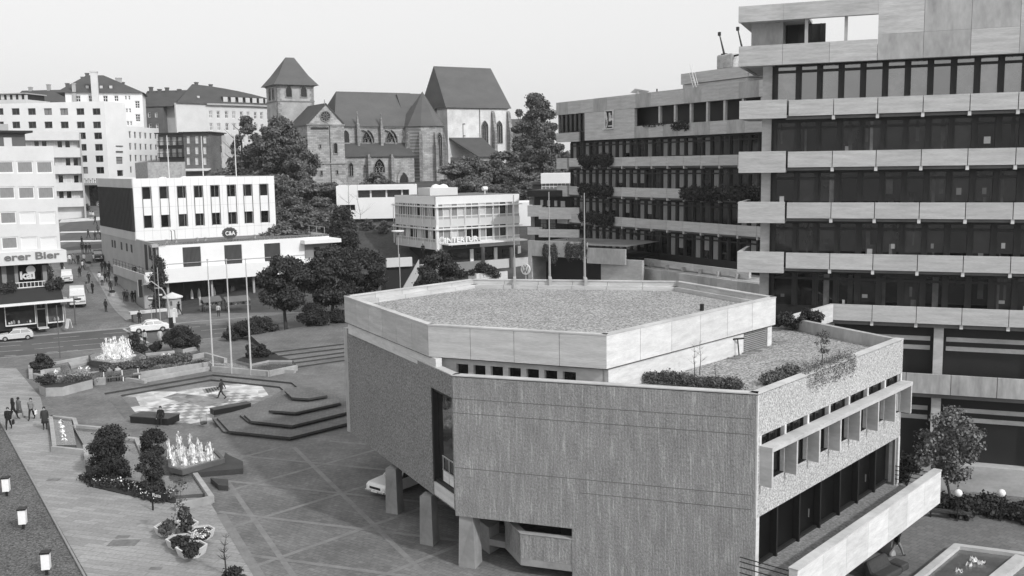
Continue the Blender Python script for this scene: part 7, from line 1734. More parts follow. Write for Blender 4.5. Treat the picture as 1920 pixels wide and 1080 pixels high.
# lantern lamps in the gravel bed
for px, py, lb in ((13, 930, 'furthest, at the picture edge'), (44, 992, 'middle one'), (88, 1078, 'nearest')):
    o = thing('lantern', 'white box lantern in the gravel bed, %s of the three' % lb, 'lamp', P(px, py, 0), R(12), 'gravel bed lanterns')
    b = MB(); b.box(-.19, .19, -.19, .19, .32, 1.12); b.build('lamp_shade', LAMPG, o, bevel=.01); b = MB(); b.box(-.23, .23, -.23, .23, 1.12, 1.2); b.build('cap', BLACK, o); b = MB(); b.box(-.06, .06, -.06, .06, 0, .32); b.build('post', BLACK, o)
for px, lb in ((1797, 'left'), (1878, 'right')):
    p = P(px, 925, -1.2); o = thing('globe_lamp', 'white globe lamp before the dark hedge, %s of the two' % lb, 'lamp', (p.x, p.y, -3), 0, 'globe lamps')
    b = MB(); b.lathe([(.24*math.sin(math.pi*i/12), .24-.24*math.cos(math.pi*i/12)) for i in range(13)], 0, 0, 16); c_ = b.build('globe', LAMPG, o, smooth=True); c_.location.z = 1.58; b = MB(); b.tube((0, 0, 0), (0, 0, 1.6), .035); b.build('post', BLACK, o)
# ------------------------------------------------------------------ courtyard at lower right
cb1 = thing('courtyard_pool', 'rectangular sunken pool with pale stone rim and small spouts at the lower right corner', 'basin', (0, 0, 0))
c7 = lambda x, y: (1400+x/3.6, 780+y/3.6)
pool = [c7(*t) for t in ((1430, 870), (1850, 930), (1700, 1120), (1240, 1050))]
def wl2(L_, z, z0, wd, root, mat):
    pts = [P(x, y, z) for x, y in L_]
    for i in range(len(pts)-1):
        a, c_ = pts[i], pts[i+1]; Lx = Line(a, c_); b = MB(); b.box(-.1, (c_-a).length+.1, -wd/2, wd/2, z0, z+.002*i); o = b.build('rim', mat, root); o.location = (a.x, a.y, 0); o.rotation_euler.z = Lx.ang
wl2([c7(1150, 1090), c7(1420, 868), c7(1860, 925)], -2.6, -3, .4, cb1, CONCP); wl2([c7(1850, 945), c7(1650, 1110)], -2.6, -3, .6, cb1, CONCP)
water(cb1, [], 0) if False else None
pts = [P(*c7(*t), -2.8) for t in ((1430, 880), (1840, 935), (1640, 1130), (1180, 1100))]; b = MB(); b.prism([(p.x, p.y) for p in pts], -2.98, -2.8); b.build('water', WATER, cb1)
for x, y, s_ in ((1530, 980, .9), (1570, 1000, .5), (1430, 1050, .7), (1600, 1000, .4), (1500, 1010, .5)): jet(cb1, P(*c7(x, y), -2.8), .2*s_, .16*s_, x, 'water_spout')
p = P(*c7(1365, 690), -3); o = thing('park_bench', 'low dark backless bench in front of the hedge bank at lower right', 'bench', p, LT.ang)
b = MB(); b.box(-1.25, 1.25, -.22, .22, .38, .5); b.build('seat', mk('bench_wood_dark', .06), o)
for x in (-1.1, 1.05): b = MB(); b.box(x, x+.08, -.2, .2, 0, .38); b.build('leg', BLACK, o)
p = P(*c7(1450, 640), -3); o = thing('kerb_wall', 'pale low kerb wall in front of the hedge bank', 'wall', p, LT.ang); b = MB(); b.box(-1.8, 7.5, .2, .5, 0, .42); b.build('wall_slab', CONCP, o)
p = P(*c7(930, 1085), -3); o = thing('lounge_seat', 'dark curved outdoor lounge seat partly hidden by the terrace parapet', 'seat', p, R(40))
b = MB(); b.xprism([(-.5, 0), (.6, 0), (.7, .9), (.45, .95), (.2, .42), (-.5, .38)], -1.0, 1.0); b.build('seat', BRICKD, o, bevel=.08); b = MB(); b.xprism([(-.4, 0), (.4, 0), (.45, .45), (-.4, .4)], 1.1, 1.9); b.build('side_seat', BRICKD, o, bevel=.06)
p = P(*c7(1130, 430), -3); o = thing('step_railing', 'flight of dark horizontal rails beside the terrace end', 'railing', p, LA.ang)
b = MB()
for i in range(6): b.box(-1, 1.6, i*.35, i*.35+.06, .5+i*.25, .56+i*.25)
b.build('rails', BLACK, o)
shrub('shrub', 'dark shrub at the far end of the hall terrace by the office block', P(*c7(1080, 470), -3), 2.4, 2.6, 2600, .12, LEAFB, 91)
# ================================================================== VEHICLES  (built facing +X)
def car(name, label, loc, rz, Lh, W_, H, paint, prof, cab, wheels=(.17, .8), wr=.31, group=None, boxy=False, nowin=False, low=.2):
    """prof: body side outline (x,z) fractions; cab: greenhouse outline (x,z)"""
    o = thing(name, label, 'car' if not boxy else 'van', loc, rz, group); f = lambda pts: [((x-.5)*Lh, z*H) for x, z in pts]
    b = MB(); B = f(prof); n = len(B); hw = W_/2
    def shell(P_, y0, y1, inset=.04, mi=0):
        n = len(P_); cx = sum(p[0] for p in P_)/n; cz = sum(p[1] for p in P_)/n
        rings = [(-1, y0, inset), (0, y0+.07, 0), (1, y1-.07, 0), (2, y1, inset)]; vs_ = []
        for _, y, k in rings: vs_ += [(cx+(x-cx)*(1-k*.6), y, cz+(z-cz)*(1-k*2)) for x, z in P_]
        fs = [tuple(range(n))[::-1], tuple(range(3*n, 4*n))]
        for r_ in range(3): fs += [(r_*n+i, r_*n+(i+1) % n, (r_+1)*n+(i+1) % n, (r_+1)*n+i) for i in range(n)]
        b.add(vs_, fs, mi)
    shell(B, -hw, hw); b.build('body', paint, o, bevel=.025)
    C_ = f(cab); b = MB(); zb_, zt_ = min(z for x, z in C_), max(z for x, z in C_); ti = .16 if not boxy else .06
    def yy(z): return hw-.06-ti*(z-zb_)/(zt_-zb_)
    n = len(C_); vs_ = [(x, -yy(z), z) for x, z in C_]+[(x, yy(z), z) for x, z in C_]
    b.add(vs_, [tuple(range(n))[::-1], tuple(range(n, 2*n))]+[(i, (i+1) % n, n+(i+1) % n, n+i) for i in range(n)]); b.build('cabin', paint, o, bevel=.02)
    # windows as inset dark panes
    b = MB(); cx = sum(x for x, z in C_)/n; top = zt_-.08*H; bot = zb_+.03*H
    xs_at = lambda z: sorted(set(round(C_[i][0]+(C_[(i+1) % n][0]-C_[i][0])*((z-C_[i][1])/(C_[(i+1) % n][1]-C_[i][1])), 4) for i in range(n) if (C_[i][1]-z)*(C_[(i+1) % n][1]-z) < 0))
    lo, hi = xs_at(bot), xs_at(top); e = .012
    if len(lo) >= 2 and len(hi) >= 2:
        for s_ in (-1, 1):
            m0, m1 = (lo[0]+lo[-1])/2, (hi[0]+hi[-1])/2
            for (a, c_, d_, g) in ((lo[0]+.1, m0-.04, m1-.04, hi[0]+.08), (m0+.04, lo[-1]-.1, hi[-1]-.08, m1+.04)):
                q_ = [(a, s_*(yy(bot)+e), bot), (c_, s_*(yy(bot)+e), bot), (d_, s_*(yy(top)+e), top), (g, s_*(yy(top)+e), top)]; b.add(q_, [(0, 1, 2, 3) if s_ < 0 else (3, 2, 1, 0)])
        for xa, xb, sg in ((lo[-1], hi[-1], 1), (lo[0], hi[0], -1)):
            w0, w1 = yy(bot)-.07, yy(top)-.07
            q_ = [(xa+sg*.015, -w0, bot), (xa+sg*.015, w0, bot), (xb+sg*.015, w1, top), (xb+sg*.015, -w1, top)]; b.add(q_, [(0, 1, 2, 3) if sg > 0 else (3, 2, 1, 0)])
    b.build('window', GLASSR if not nowin else GLASS, o)
    for x in wheels:
        for s_ in (-1, 1):
            wx = (x-.5)*Lh; b = MB(); b.tube((wx, s_*(hw-.2), wr), (wx, s_*(hw+.015), wr), wr, n=18); wh = b.build('wheel', TYRE, o)
            b = MB(); b.tube((wx, s_*(hw-.02), wr), (wx, s_*(hw+.03), wr), wr*.55, n=14); b.build('rim', CHROME, wh)
    xf = Lh/2
    b = MB(); b.box(xf-.03, xf+.1, -hw+.05, hw-.05, .26*H, .33*H); b.build('bumper', CHROME, o, bevel=.01); b = MB(); b.box(-xf-.1, -xf+.03, -hw+.05, hw-.05, .26*H, .33*H); b.build('bumper', CHROME, o, bevel=.01)
    for s_ in (-1, 1):
        b = MB(); b.tube((xf-.08, s_*(hw-.28), .44*H), (xf+.03, s_*(hw-.28), .44*H), .09, n=10); b.build('headlight', LAMPG, o); b = MB(); b.box(-xf-.02, -xf+.05, s_*(hw-.3)-.1, s_*(hw-.3)+.1, .4*H, .5*H); b.build('tail_light', DARKW, o)
    b = MB(); b.box(xf, xf+.03, -.45, .45, .38*H, .47*H); b.build('grille', BLACK, o); b = MB(); b.box(xf+.1, xf+.115, -.25, .25, .27*H, .33*H); b.build('number_plate', WPAINT, o)
    return o
hatch = [(.0, .22), (.0, .48), (.03, .58), (.30, .64), (.97, .66), (1.0, .5), (.99, .22), (.87, .17), (.73, .17), (.25, .17), (.1, .17)]
hatch = [(1-x, z) for x, z in hatch]; hcab = [(1-x, z) for x, z in [(.27, .62), (.43, .97), (.50, 1.0), (.82, .98), (.98, .68), (.96, .62)]]
sedan = [(0, .24), (0, .5), (.04, .6), (.3, .66), (.8, .66), (.97, .6), (1, .45), (1, .22), (.85, .18), (.15, .18)]; sed = [(1-x, z) for x, z in sedan]; scab = [(1-x, z) for x, z in [(.3, .64), (.42, .96), (.5, 1), (.72, .98), (.88, .66), (.86, .62)]]
vanp = [(0, .14), (0, .42), (.01, .55), (.99, .55), (1, .5), (1, .14), (.85, .12), (.15, .12)]; vcab = [(.005, .53), (.02, .9), (.05, .98), (.5, 1.0), (.86, .98), (.95, .9), (.995, .53)]
roadang = LL.ang
def fl(px, py, z=-.12): return P(px, py, z)
car('parked_car', 'small silver-white hatchback driving left at the left edge of the road', fl(31, 637), RF.ang+math.pi, 3.6, 1.55, 1.33, CARS, hatch, hcab, (.17, .83), .29)
car('saloon_car', 'white two-door saloon with a long nose at the junction behind the traffic signal', fl(281, 622), RF.ang+math.pi, 4.5, 1.65, 1.46, CARW, sed, scab, (.19, .8), .33)
p = G(146, 572); car('van', 'white van with dark windscreen parked facing the road beside the corner shop', p, R(-66), 5.0, 2.1, 2.6, CARW, vanp, vcab, (.2, .82), .34, boxy=True)
p = G(126, 528); car('delivery_van', 'pale vehicle parked behind the white van beside the corner shop', p, R(-66), 4.3, 1.7, 1.8, CARW, vanp, vcab, (.2, .82), .33, boxy=True)
p = G(184, 488); car('estate_car', 'dark old car with pale roof coming down the pedestrian street', p, R(-68), 4.4, 1.75, 1.75, CARD, sed, [(.05, .62), (.08, .95), (.14, 1), (.6, 1), (.72, .64)], (.19, .8), .35)
p = P(704, 934, 0)+Vector((1.35, 1.7, 0)); car('saloon_car', 'white saloon parked under the hall, its front showing left of the first pier', p, R(-129), 4.3, 1.65, 1.4, CARW, sed, scab, (.19, .8), .31)
# ================================================================== STREET FURNITURE
# mast with curved arm
p = P(326, 648-8, -.0); p = P(324, 642, 0)
o = thing('signal_mast', 'curved-arm traffic signal mast at the junction in front of the white saloon', 'traffic signal', p)
b = MB(); h_ = Q(318, 560, p.y).z; tip = Q(264, 536, p.y); bx = tip.x-p.x
path = [(0, 0, 0), (-.15, 0, h_*.6), (-.3, 0, h_), (-.75, 0, h_+1.0), (bx*.62, 0, h_+2.0), (bx*.98, 0, tip.z)]
for i in range(5): b.tube(path[i], path[i+1], .1-.012*i, .09-.012*i, n=8)
b.build('mast', STEEL, o); b = MB(); b.box(bx-.2, bx+.1, -.15, .15, tip.z-1.3, tip.z+.7); b.build('signal_head', BLACK, o); b = MB(); b.box(bx-.28, bx-.22, -.2, .2, tip.z-1.2, tip.z+.6); b.build('backplate', STEEL, o)
zz = Q(320, 600, p.y).z
b = MB(); b.box(-.25, .2, -.2, .1, zz-.9, zz+.3); b.build('signal_head', BLACK, o); b = MB(); b.box(.25, .5, -.22, -.1, zz-.3, zz+.9); b.build('signal_backplate', WPAINT, o)
def pole_thing(name, label, cat, px, py, h, extra=(), r_=.05, z=None, mat=STEEL):
    p = G(px, py) if z is None else P(px, py, z); o = thing(name, label, cat, p); b = MB(); b.tube((0, 0, 0), (0, 0, h), r_, r_*.8, n=7); b.build('post', mat, o)
    for nm, m_, bx_ in extra:
        b = MB(); b.box(*bx_); b.build(nm, m_, o)
    return o
pole_thing('signal_post', 'tall thin post with arms and a signal head before the conifer', 'traffic signal', 301, 603, 7.0, [('crossarm', STEEL, (-.5, .5, -.03, .03, 4.3, 4.4)), ('signal_head', BLACK, (.15, .45, -.15, .1, 3.3, 4.2)), ('sign_plate', WPAINT, (.1, .5, -.2, -.16, 3.4, 3.6))], .06)
pole_thing('lamp_post', 'tallest dark post beside the conifer carrying a three-light signal', 'traffic signal', 294, 600, 9.0, [('signal_head', BLACK, (.8, 1.15, -.15, .1, 6.6, 7.6)), ('bracket', BLACK, (0, .8, -.03, .03, 7.1, 7.2))], .08, mat=DARKW)
o = pole_thing('road_sign', 'round white-barred sign at the corner of the department store', 'sign', 285, 606, 3.2, (), .04); b = MB(); b.tube((0, -.06, 3.2), (0, -.02, 3.2), .38, n=18); b.build('sign_disc', DARKW, o); b = MB(); b.box(-.3, .3, -.08, -.065, 3.12, 3.28); b.build('sign_bar', WPAINT, o)
pole_thing('sign_post', 'dark sign post with small panel standing right of the corner shop', 'sign', 142, 609, 3.6, [('sign_plate', STEEL, (-.5, .5, -.05, .03, 3.4, 3.6))], .09, mat=DARKW)
pole_thing('bus_stop_sign', 'pale-headed stop sign under the corner of the shop canopy', 'sign', 124, 614, 3.6, [('sign_plate', OFFW, (-.45, .3, -.05, .03, 2.9, 3.8))], .05)
pole_thing('lamp_post', 'thin dark pole at the edge of the plaza between car and basin', 'post', 113, 672, 5.6, (), .05, mat=DARKW, z=0)
pole_thing('street_lamp', 'flat-headed street lamp before the curtain-wall block', 'street lamp', 748, 500, 7.0, (), .07)
o = [x for x in bpy.data.objects if x.get('label') == 'flat-headed street lamp before the curtain-wall block'][0]
p = Q(748, 505, 142); o.location = (p.x, p.y, 3.0); hz = Q(748, 436, 142).z-3.0; o.children[0].scale = (1, 1, hz/7.0); b = MB(); b.lathe([(.1, 0), (.9, .25), (.9, .4), (0, .45)], 0, 0, 14); c_ = b.build('lamp_head', WPAINT, o); c_.location.z = hz-.1
o = thing('street_lamp', 'tall thin lamp post in front of the ramp stair', 'street lamp', (Q(750, 520, 128).x, 128, 0)); b = MB(); b.tube((0, 0, 0), (0, 0, 8), .06); b.build('post', STEEL, o)
# advertising pillar kiosk and others
o = thing('advertising_pillar', 'round advertising pillar with pasted posters and a pointed cap in front of the store', 'kiosk', P(325, 589, 0)); b = MB(); b.lathe([(1.1, 0), (1.1, 2.25)], 0, 0, 20, 0); b.build('drum', GREYP, o); b = MB(); b.lathe([(1.35, 2.25), (1.35, 2.4), (.1, 2.95), (0, 3.0)], 0, 0, 20); b.build('cap', CONCW, o)
for i in range(9):
    a = math.pi*(1.05+i*.1); z_ = rnd.uniform(.5, 1.5); b = MB(); w_ = rnd.uniform(.2, .3); h = rnd.uniform(.3, .65)
    b.add([(1.115*math.cos(a-w_/2), 1.115*math.sin(a-w_/2), z_), (1.115*math.cos(a+w_/2), 1.115*math.sin(a+w_/2), z_), (1.115*math.cos(a+w_/2), 1.115*math.sin(a+w_/2), z_+h), (1.115*math.cos(a-w_/2), 1.115*math.sin(a-w_/2), z_+h)], [(0, 1, 2, 3)]); b.build('poster', [WPAINT, CURTL, DARKW][i % 3], o)
o = thing('notice_board', 'small white notice board on a stand, middle of the pavement before the store', 'sign', P(380, 583, 0)); b = MB(); b.box(-.4, .4, -.05, .0, .8, 1.75); b.build('panel', WPAINT, o); b = MB(); b.box(-.2, .1, -.07, -.055, 1.1, 1.5); b.box(.0, .2, -.07, -.055, 1.0, 1.15); b.build('printing', DARKW, o); b = MB(); b.box(-.35, -.29, -.04, .02, 0, .8); b.build('leg', STEEL, o); b = MB(); b.box(.29, .35, -.04, .02, 0, .8); b.build('leg', STEEL, o)
for px, py, lb, w_ in ((398, 583, 'dark market display table with goods, beside the notice board', 2.6), (446, 582, 'display stand with a pale sloping cover, beside the street tree', 3.4)):
    o = thing('sales_stand', lb, 'market stall', P(px, py, 0), LCA.ang); b = MB(); b.box(-w_/2, w_/2, -.5, .5, .7, .85); b.build('table_top', DARKW, o)
    b = MB(); b.xprism([(-.6, 1.3), (.6, 1.9), (.6, 1.95), (-.6, 1.35)], -w_/2, w_/2); b.build('cover', DARKW if w_ < 3 else mk('dull_canvas', .13), o)
    for x in (-w_/2+.1, w_/2-.1): b = MB(); b.box(x-.04, x+.04, -.45, -.37, 0, 1.35); b.build('leg', BLACK, o); b = MB(); b.box(x-.04, x+.04, .37, .45, 0, 1.85); b.build('leg', BLACK, o)
    for k in range(6): b = MB(); x = -w_/2+.3+k*(w_-.6)/5; b.lathe([(.16, 0), (.18, .15), (.1, .3), (0, .32)], x, 0, 8); c_ = b.build('goods', CLO[['mid', 'dark', 'light'][k % 3]], o); c_.location.z = .85
o = thing('planter_kiosk', 'low pale counter at the store corner behind the white saloon', 'counter', P(283, 600, 0), LCA.ang); b = MB(); b.box(-2.6, 2.0, -.5, .5, 1.0, 1.3); b.build('counter_top', OFFW, o); b = MB(); b.box(-2.3, 1.8, -.4, .4, 0, 1.0); b.build('base', DARKW, o); b = MB(); b.box(2.1, 3.3, -.45, -.4, .1, 1.2); b.build('side_panel', CURTL, o)
for (px, py), lb in (((157, 555), 'upper of the two small tubs on the street gutter') if False else ((211, 556), 'small planted tub in the middle of the pedestrian street'), ((167, 500), 'small planted tub further up the pedestrian street')):
    o = thing('flower_tub', lb, 'planter', G(px, py)); b = MB(); b.lathe([(.4, 0), (.55, .5), (.45, .5), (0, .45)], 0, 0, 10); b.build('tub', CONCP, o); pl = thing('potted_plant', 'dark plants in the '+lb, 'plant', G(px, py)+Vector((0, 0, .45))); c_ = bpy.data.objects.new('foliage', leaves_mesh('foliage', [(0, 0, .15, .4, .4, .3)], 500, .08, LEAFD, 3)); col.objects.link(c_); c_.parent = pl
o = thing('sandwich_board', 'white advertising board leaning near the shop corner', 'sign', P(129, 615, 0), R(-30)); b = MB(); b.xprism([(-.35, 0), (-.3, 0), (.02, 1.15), (-.03, 1.15)], -.3, .3); b.xprism([(.3, 0), (.35, 0), (.08, 1.15), (.03, 1.15)], -.3, .3); b.build('panel', WPAINT, o)
# store projecting sign at the far street end
p = Q(188, 383, 190); o = thing('hanging_sign', 'small oval shop sign projecting over the top of the street', 'sign', (p.x, p.y, p.z)); b = MB(); b.tube((0, -.1, 0), (0, .1, 0), .75, n=20); b.build('sign_disc', DARKW, o); text_part('C&A', .62, CURTL, o, (-.55, -.12, -.22), ext=.01, sx=.8); b = MB(); b.box(.6, 2.2, -.04, .04, -.05, .05); b.box(-.15, .15, -.1, .1, -3.5, -.9); b.box(-.15, .15, -.1, .1, .9, 2.5); b.build('bracket', DARKW, o)
# ================================================================== PEOPLE
def body_mesh(pose):
    J = {'pel': (0, 0, .93), 'sp': (0, 0, 1.15), 'ch': (0, -.01, 1.36), 'nk': (0, 0, 1.49), 'hd': (0, -.02, 1.60), 'ht': (0, -.01, 1.70)}
    st = {'stand': ((.0, .0), (.0, .0)), 'walk': ((-.30, .26), (.30, -.22)), 'stride': ((-.40, .34), (.42, -.30)), 'sit': None}[pose if pose != 'sit' else 'sit']
    rad = {'pel': .155, 'sp': .145, 'ch': .175, 'nk': .06, 'hd': .095, 'ht': .085}
    E = [('pel', 'sp'), ('sp', 'ch'), ('ch', 'nk'), ('nk', 'hd'), ('hd', 'ht')]
    for k, s_ in ((0, -1), (1, 1)):
        L_ = 'LR'[k]
        if pose == 'sit':
            J['hp'+L_] = (s_*.1, -.04, .52); J['kn'+L_] = (s_*.12, -.46, .52); J['an'+L_] = (s_*.12, -.46-.06*k, .09); J['to'+L_] = (s_*.13, -.64, .05)
        else:
            fy = st[k][0]; J['hp'+L_] = (s_*.1, 0, .86); J['kn'+L_] = (s_*.1, fy*.5-(.05 if pose != 'stand' else 0), .48); J['an'+L_] = (s_*.1, fy+(.06 if fy > 0 else 0), .09+(.1 if fy > .2 else 0)); J['to'+L_] = (s_*.12, fy-.17, .045+(.02 if fy > .2 else 0))
        sw = 0 if pose in ('stand', 'sit') else st[k][1]
        J['sh'+L_] = (s_*.19, 0, 1.42); J['el'+L_] = (s_*.25, sw*.4+.03, 1.13); J['wr'+L_] = (s_*.26, sw*.9-.04-(.2 if pose == 'sit' else 0), .88); J['ha'+L_] = (s_*.26, sw*1.0-.07-(.24 if pose == 'sit' else 0), .79)
        rad.update({'hp'+L_: .105, 'kn'+L_: .07, 'an'+L_: .05, 'to'+L_: .045, 'sh'+L_: .075, 'el'+L_: .055, 'wr'+L_: .04, 'ha'+L_: .042})
        E += [('pel', 'hp'+L_), ('hp'+L_, 'kn'+L_), ('kn'+L_, 'an'+L_), ('an'+L_, 'to'+L_), ('ch', 'sh'+L_), ('sh'+L_, 'el'+L_), ('el'+L_, 'wr'+L_), ('wr'+L_, 'ha'+L_)]
    if pose == 'sit':
        for k in list(J):
            if k[:2] not in ('hp', 'kn', 'an', 'to'): x, y, z = J[k]; J[k] = (x, y, z-.38)
    keys = list(J); me = bpy.data.meshes.new('tmp'); me.from_pydata([J[k] for k in keys], [(keys.index(a), keys.index(b)) for a, b in E], [])
    o = bpy.data.objects.new('tmp', me); col.objects.link(o); m = o.modifiers.new('s', 'SKIN'); sv = me.skin_vertices[0].data
    for i, k in enumerate(keys): r_ = rad[k]; sv[i].radius = (r_, r_*(.72 if k in ('pel', 'sp', 'ch') else 1)); sv[i].use_root = (k == 'pel')
    s2 = o.modifiers.new('u', 'SUBSURF'); s2.levels = 1; s2.render_levels = 1
    me2 = bpy.data.meshes.new_from_object(o.evaluated_get(bpy.context.evaluated_depsgraph_get())); bpy.data.objects.remove(o); bpy.data.meshes.remove(me)
    off = -.38 if pose == 'sit' else 0
    for k in range(5): me2.materials.append(None)
    hands = [Vector(J['ha'+c]) for c in 'LR']; wr = [Vector(J['wr'+c]) for c in 'LR']
    for p in me2.polygons:
        c = p.center; z = c.z
        if any((c-h).length < .085 for h in hands): mi = 0
        elif z > 1.50+off: mi = 0
        elif z < .1 and not (pose == 'sit' and z > .3): mi = 3
        elif pose == 'sit' and (z < .62) : mi = 2
        elif pose != 'sit' and z < .90 and abs(c.x) < .215 : mi = 2
        elif z > 1.3+off and abs(c.x) < .05 and c.y < -.08: mi = 4
        else: mi = 1
        p.material_index = mi; p.use_smooth = True
    # nose and ears as small facets of the same surface are below a pixel here; brow and chin come from the skin
    return me2
BM = {k: body_mesh(k) for k in ('stand', 'walk', 'stride', 'sit')}
hb = MB(); hb.lathe([(.0, .135), (.07, .12), (.105, .06), (.112, -.01), (.09, -.07), (.05, -.09)], 0, 0, 10); HM = hb.mesh('hair', HAIR); HM.polygons.foreach_set('use_smooth', [True]*len(HM.polygons))
hb = MB(); hb.lathe([(.0, .14), (.08, .125), (.12, .05), (.13, -.06), (.12, -.16), (.08, -.2)], 0, 0, 10); HL = hb.mesh('hair', HAIR); HL.polygons.foreach_set('use_smooth', [True]*len(HL.polygons))
ct = MB(); ct.lathe([(.17, 1.44), (.215, 1.38), (.2, 1.15), (.215, .95), (.26, .55), (.25, .54), (.0, .7)], 0, 0, 12); CM = ct.mesh('coat', None) if False else None
def person(label, loc, rz=0.0, pose='stand', top='dark', bot='dark', hair=HAIR, long=False, coat=None, h=1.0, group=None, bag=None, shirt='light'):
    o = bpy.data.objects.new('person', BM[pose]); col.objects.link(o); o.location = loc; o.rotation_euler = (0, 0, rz); o.scale = (h, h, h); tag(o, label, 'person', group)
    for i, m in enumerate((SKIN, CLO[top], CLO[bot], CLO['black'], CLO[shirt])): o.material_slots[i].link = 'OBJECT'; o.material_slots[i].material = m
    hh = bpy.data.objects.new('hair', HL if long else HM); col.objects.link(hh); hh.parent = o; hh.location = (0, .022, 1.635-(.38 if pose == 'sit' else 0)); hh.material_slots[0].link = 'OBJECT'; hh.material_slots[0].material = hair
    if coat:
        b = MB(); b.lathe([(.09, 1.46), (.19, 1.40), (.2, 1.15), (.21, .95), (.25, .5), (.24, .5), (.12, .9)], 0, 0, 12); c = b.build('coat', CLO[coat], o, smooth=True); c.scale = (1, .75, 1)
    if bag:
        g = thing('bag', '%s bag carried by the %s' % (bag, ' '.join(label.replace(' with a white bag', '').replace(' carrying a white bag', '').split()[:10])), 'bag', Vector(loc)+Vector((math.cos(rz)*.33*h, math.sin(rz)*.33*h, .42*h)), rz); b = MB(); b.box(-.07, .07, -.16, .16, 0, .34); b.build('bag_body', CLO['white' if bag == 'white' else 'black'], g, bevel=.03); b = MB(); b.tube((0, -.08, .34), (0, 0, .42), .012, n=5); b.tube((0, 0, .42), (0, .08, .34), .012, n=5); b.build('handle', CLO['black'], g)
    return o
PA = 'people on the pedestrian street'
c0_ = lambda x, y: (x/3.8575, 400+y/3.8575)
ppl = [((179, 450.5), 'walk', 'dark', 'dark', 'dark-clothed person at the centre of the group by the second pale street band'), ((190, 449), 'stand', 'black', 'black', 'person in black near the store wall at the second pale band'), ((199, 449), 'stand', 'dark', 'grey', 'person nearest the store wall at the second pale band'),
 ((166, 447), 'walk', 'dark', 'dark', 'person in dark clothes on the left of the upper street group'), ((184, 439), 'stand', 'grey', 'dark', 'person in grey top in the middle of the dark band up the street'), ((193, 437), 'stand', 'black', 'dark', 'person in black right of the grey-topped one up the street'),
 ((179, 421), 'walk', 'black', 'black', 'tall dark person highest up the street beside the pale group'), ((170, 411), 'stand', 'light', 'mid', 'person in pale clothes at the very top of the street'), ((175, 412), 'stand', 'white', 'mid', 'person in a white top at the very top of the street'),
 ((154, 461), 'walk', 'black', 'black', 'lone person in black walking on the dark band'), ((155, 475), 'stand', 'dark', 'dark', 'left of three people standing on the lower dark band'), ((162, 475), 'stand', 'black', 'dark', 'middle of three people on the lower dark band'), ((168.5, 475), 'walk', 'dark', 'grey', 'right of three people on the lower dark band'),
 ((131, 496), 'stand', 'white', 'grey', 'person in a white top, leftmost of the row near the corner shop roof'), ((138, 495), 'walk', 'mid', 'dark', 'person in a grey shirt second from the left near the corner shop'), ((147, 496), 'stand', 'black', 'black', 'person in black between grey and white shirts near the corner shop'),
 ((158, 495), 'walk', 'white', 'dark', 'person in a white top behind the white-shirted walker'), ((155, 507), 'walk', 'white', 'black', 'white-shirted walker in dark trousers in the middle of the street'), ((176, 493.5), 'walk', 'white', 'mid', 'person in white just left of the dark old car'), ((117, 510), 'stand', 'black', 'black', 'person in a dark dress with a pale bag beside the corner shop'),
 ((150, 520), 'walk', 'black', 'black', 'person in a dark suit walking down the middle of the street'), ((167, 531), 'walk', 'dark', 'black', 'person behind the dark pair right of the white van'), ((163, 551), 'walk', 'mid', 'grey', 'person in a pale top just right of the white van'), ((174, 551), 'stand', 'black', 'black', 'person in a dark coat beside the pale-topped one near the van'),
 ((192, 511), 'stand', 'dark', 'dark', 'left of three dark people in a row on the pavement by the store'), ((198, 511), 'stand', 'black', 'dark', 'middle of three dark people in a row on the pavement by the store'), ((205, 511), 'stand', 'dark', 'black', 'right of three dark people in a row on the pavement by the store'),
 ((187, 531), 'walk', 'white', 'mid', 'person in white pushing through the crowd on the pavement'), ((192, 536), 'stand', 'light', 'dark', 'person in a light jacket in front of the row by the store'), ((198, 531), 'walk', 'black', 'black', 'person in black behind the light jacket by the store'), ((204, 528), 'stand', 'dark', 'dark', 'person in dark clothes on the right of the crowd by the store'),
 ((208, 549), 'walk', 'dark', 'dark', 'person in dark clothes beside the planted tub'), ((218, 536), 'walk', 'black', 'black', 'person in black close to the store side wall'), ((234, 566), 'stand', 'dark', 'black', 'left person of the group waiting under the store terrace'), ((239, 566), 'stand', 'grey', 'black', 'second person of the group waiting under the store terrace'), ((249, 568), 'stand', 'black', 'black', 'third person of the group waiting under the store terrace'), ((255, 568), 'stand', 'black', 'dark', 'rightmost person waiting under the store terrace'),
 ((199, 585), 'stand', 'dark', 'black', 'lone man in a dark jacket standing in the empty middle of the street'), ((262, 607), 'stand', 'black', 'black', 'man in black at the kerb behind the white saloon'), ((336, 591), 'stride', 'black', 'black', 'person in black striding past the advertising pillar'), ((329, 589), 'stand', 'white', 'mid', 'person in white standing at the advertising pillar'), ((410, 594), 'stand', 'light', 'dark', 'man in a light shirt on the pavement between the flagpoles')]
for (xy, pose, tp, bt, lb) in ppl:
    g = G(*xy); person(lb, g, q.uniform(-.6, .6)+(math.pi if q.random() < .4 else 0), pose, tp, bt, group=None, bag='white' if 'pale bag' in lb else None, h=q.uniform(.96, 1.04), long=q.random() < .3)
zt_ = LCA.z(400, 523)+.2
for (px, py), tp, lb in (((241, 496), 'black', 'person in dark clothes on the raised store terrace'), ((250, 498), 'light', 'person in pale clothes on the raised store terrace')):
    p = P(px, py, zt_); lp = LCA.loc(p); pw = LCA.o+LCA.t*(-1.3)+LCA.n*(9 if tp == 'black' else 6); person(lb, (pw.x, pw.y, zt_), .5, 'walk', tp, 'dark' if tp == 'black' else 'mid')
person('person in a light blouse and dark trousers waiting left of the signal mast', P(272, 647, 0), 2.9, 'stand', 'light', 'black', long=True)
person('person in a long pale coat seen from behind, waiting at the crossing', P(301, 646, 0), 3.1, 'stand', 'light', 'dark', coat='light')
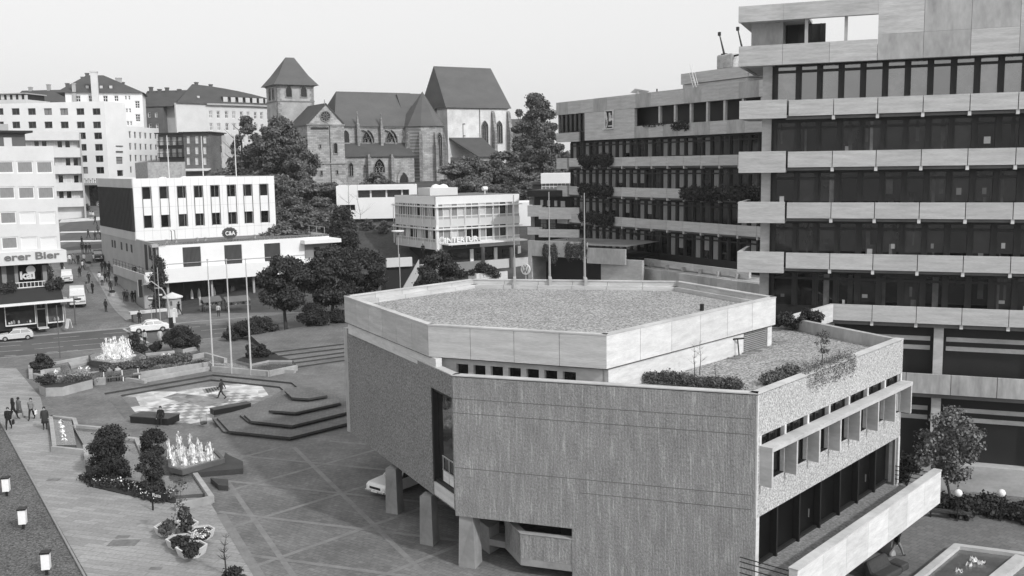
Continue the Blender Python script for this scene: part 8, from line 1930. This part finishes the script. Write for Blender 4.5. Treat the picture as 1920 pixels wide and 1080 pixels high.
person('person in a dark coat with a white carrier bag waiting at the crossing', P(325, 640, 0), 3.2, 'stand', 'black', 'black', bag='white')
person('person in a dark coat right of the one with the carrier bag', P(336, 638, 0), 3.0, 'stand', 'black', 'black', coat='black')
person('dark-haired person in black with a white bag near the left edge', P(26, 787, 0), 2.6, 'walk', 'black', 'black', long=True, bag='white')
person('person in a grey coat beside the dark-haired one at the left edge', P(37, 785, 0), 2.8, 'walk', 'grey', 'mid', coat='grey')
person('man in an open jacket and dark trousers carrying a white bag on the path', P(60, 787, 0), 0.1, 'walk', 'mid', 'black', bag='white')
person('person in a dark coat standing at the corner of the stepped basins', P(85, 805, 0), .4, 'stand', 'dark', 'dark', coat='dark')
person('person in black carrying a basket at the far left edge', P(17, 806, 0), .2, 'walk', 'black', 'black', bag='black')
pbp = P(300, 797, 0)
person('person in black sitting on the long black bench block', (pbp.x, pbp.y+.25, .05), .1, 'sit', 'black', 'black', shirt='black')
person('young person in dark clothes striding across the mosaic floor', P(416, 748, -.31), R(-100), 'stride', 'dark', 'dark', shirt='dark')
person('person in a dark jacket and grey trousers striding across the courtyard at lower right', P(1681, 1044, -3), R(115), 'stride', 'black', 'mid', bag=None, shirt='dark')
for k, (x, y, tp) in enumerate(((475, 680, 'mid'), (585, 665, 'light'))):
    p = P(*c5(x, y), 0); person('%s person seated on the slatted bench by the hedge' % ('left' if k == 0 else 'right'), (p.x, p.y+.1, 0), .3, 'sit', tp, 'dark')
p = Q(793, 468, 147); person('person standing under the recessed floor of the curtain-wall block', (p.x, p.y, LI.z(793, 474)-.05), .2, 'stand', 'black', 'black')
# ================================================================== HAZE (thin even air over the town)
hzm = bpy.data.materials.new('haze_air'); hzm.use_nodes = True; hn = hzm.node_tree; hn.nodes.clear()
ho_ = hn.nodes.new('ShaderNodeOutputMaterial'); hv = hn.nodes.new('ShaderNodeVolumePrincipled'); hv.inputs['Color'].default_value = (.95, .95, .95, 1); hv.inputs['Density'].default_value = .00013; hv.inputs['Anisotropy'].default_value = .2
hn.links.new(hv.outputs[0], ho_.inputs['Volume'])
b = MB(); b.box(-1650, 1650, -120, 1650, -6, 112); hz = b.build('haze', hzm); hz['kind'] = 'stuff'
scene.cycles.volume_bounces = 1
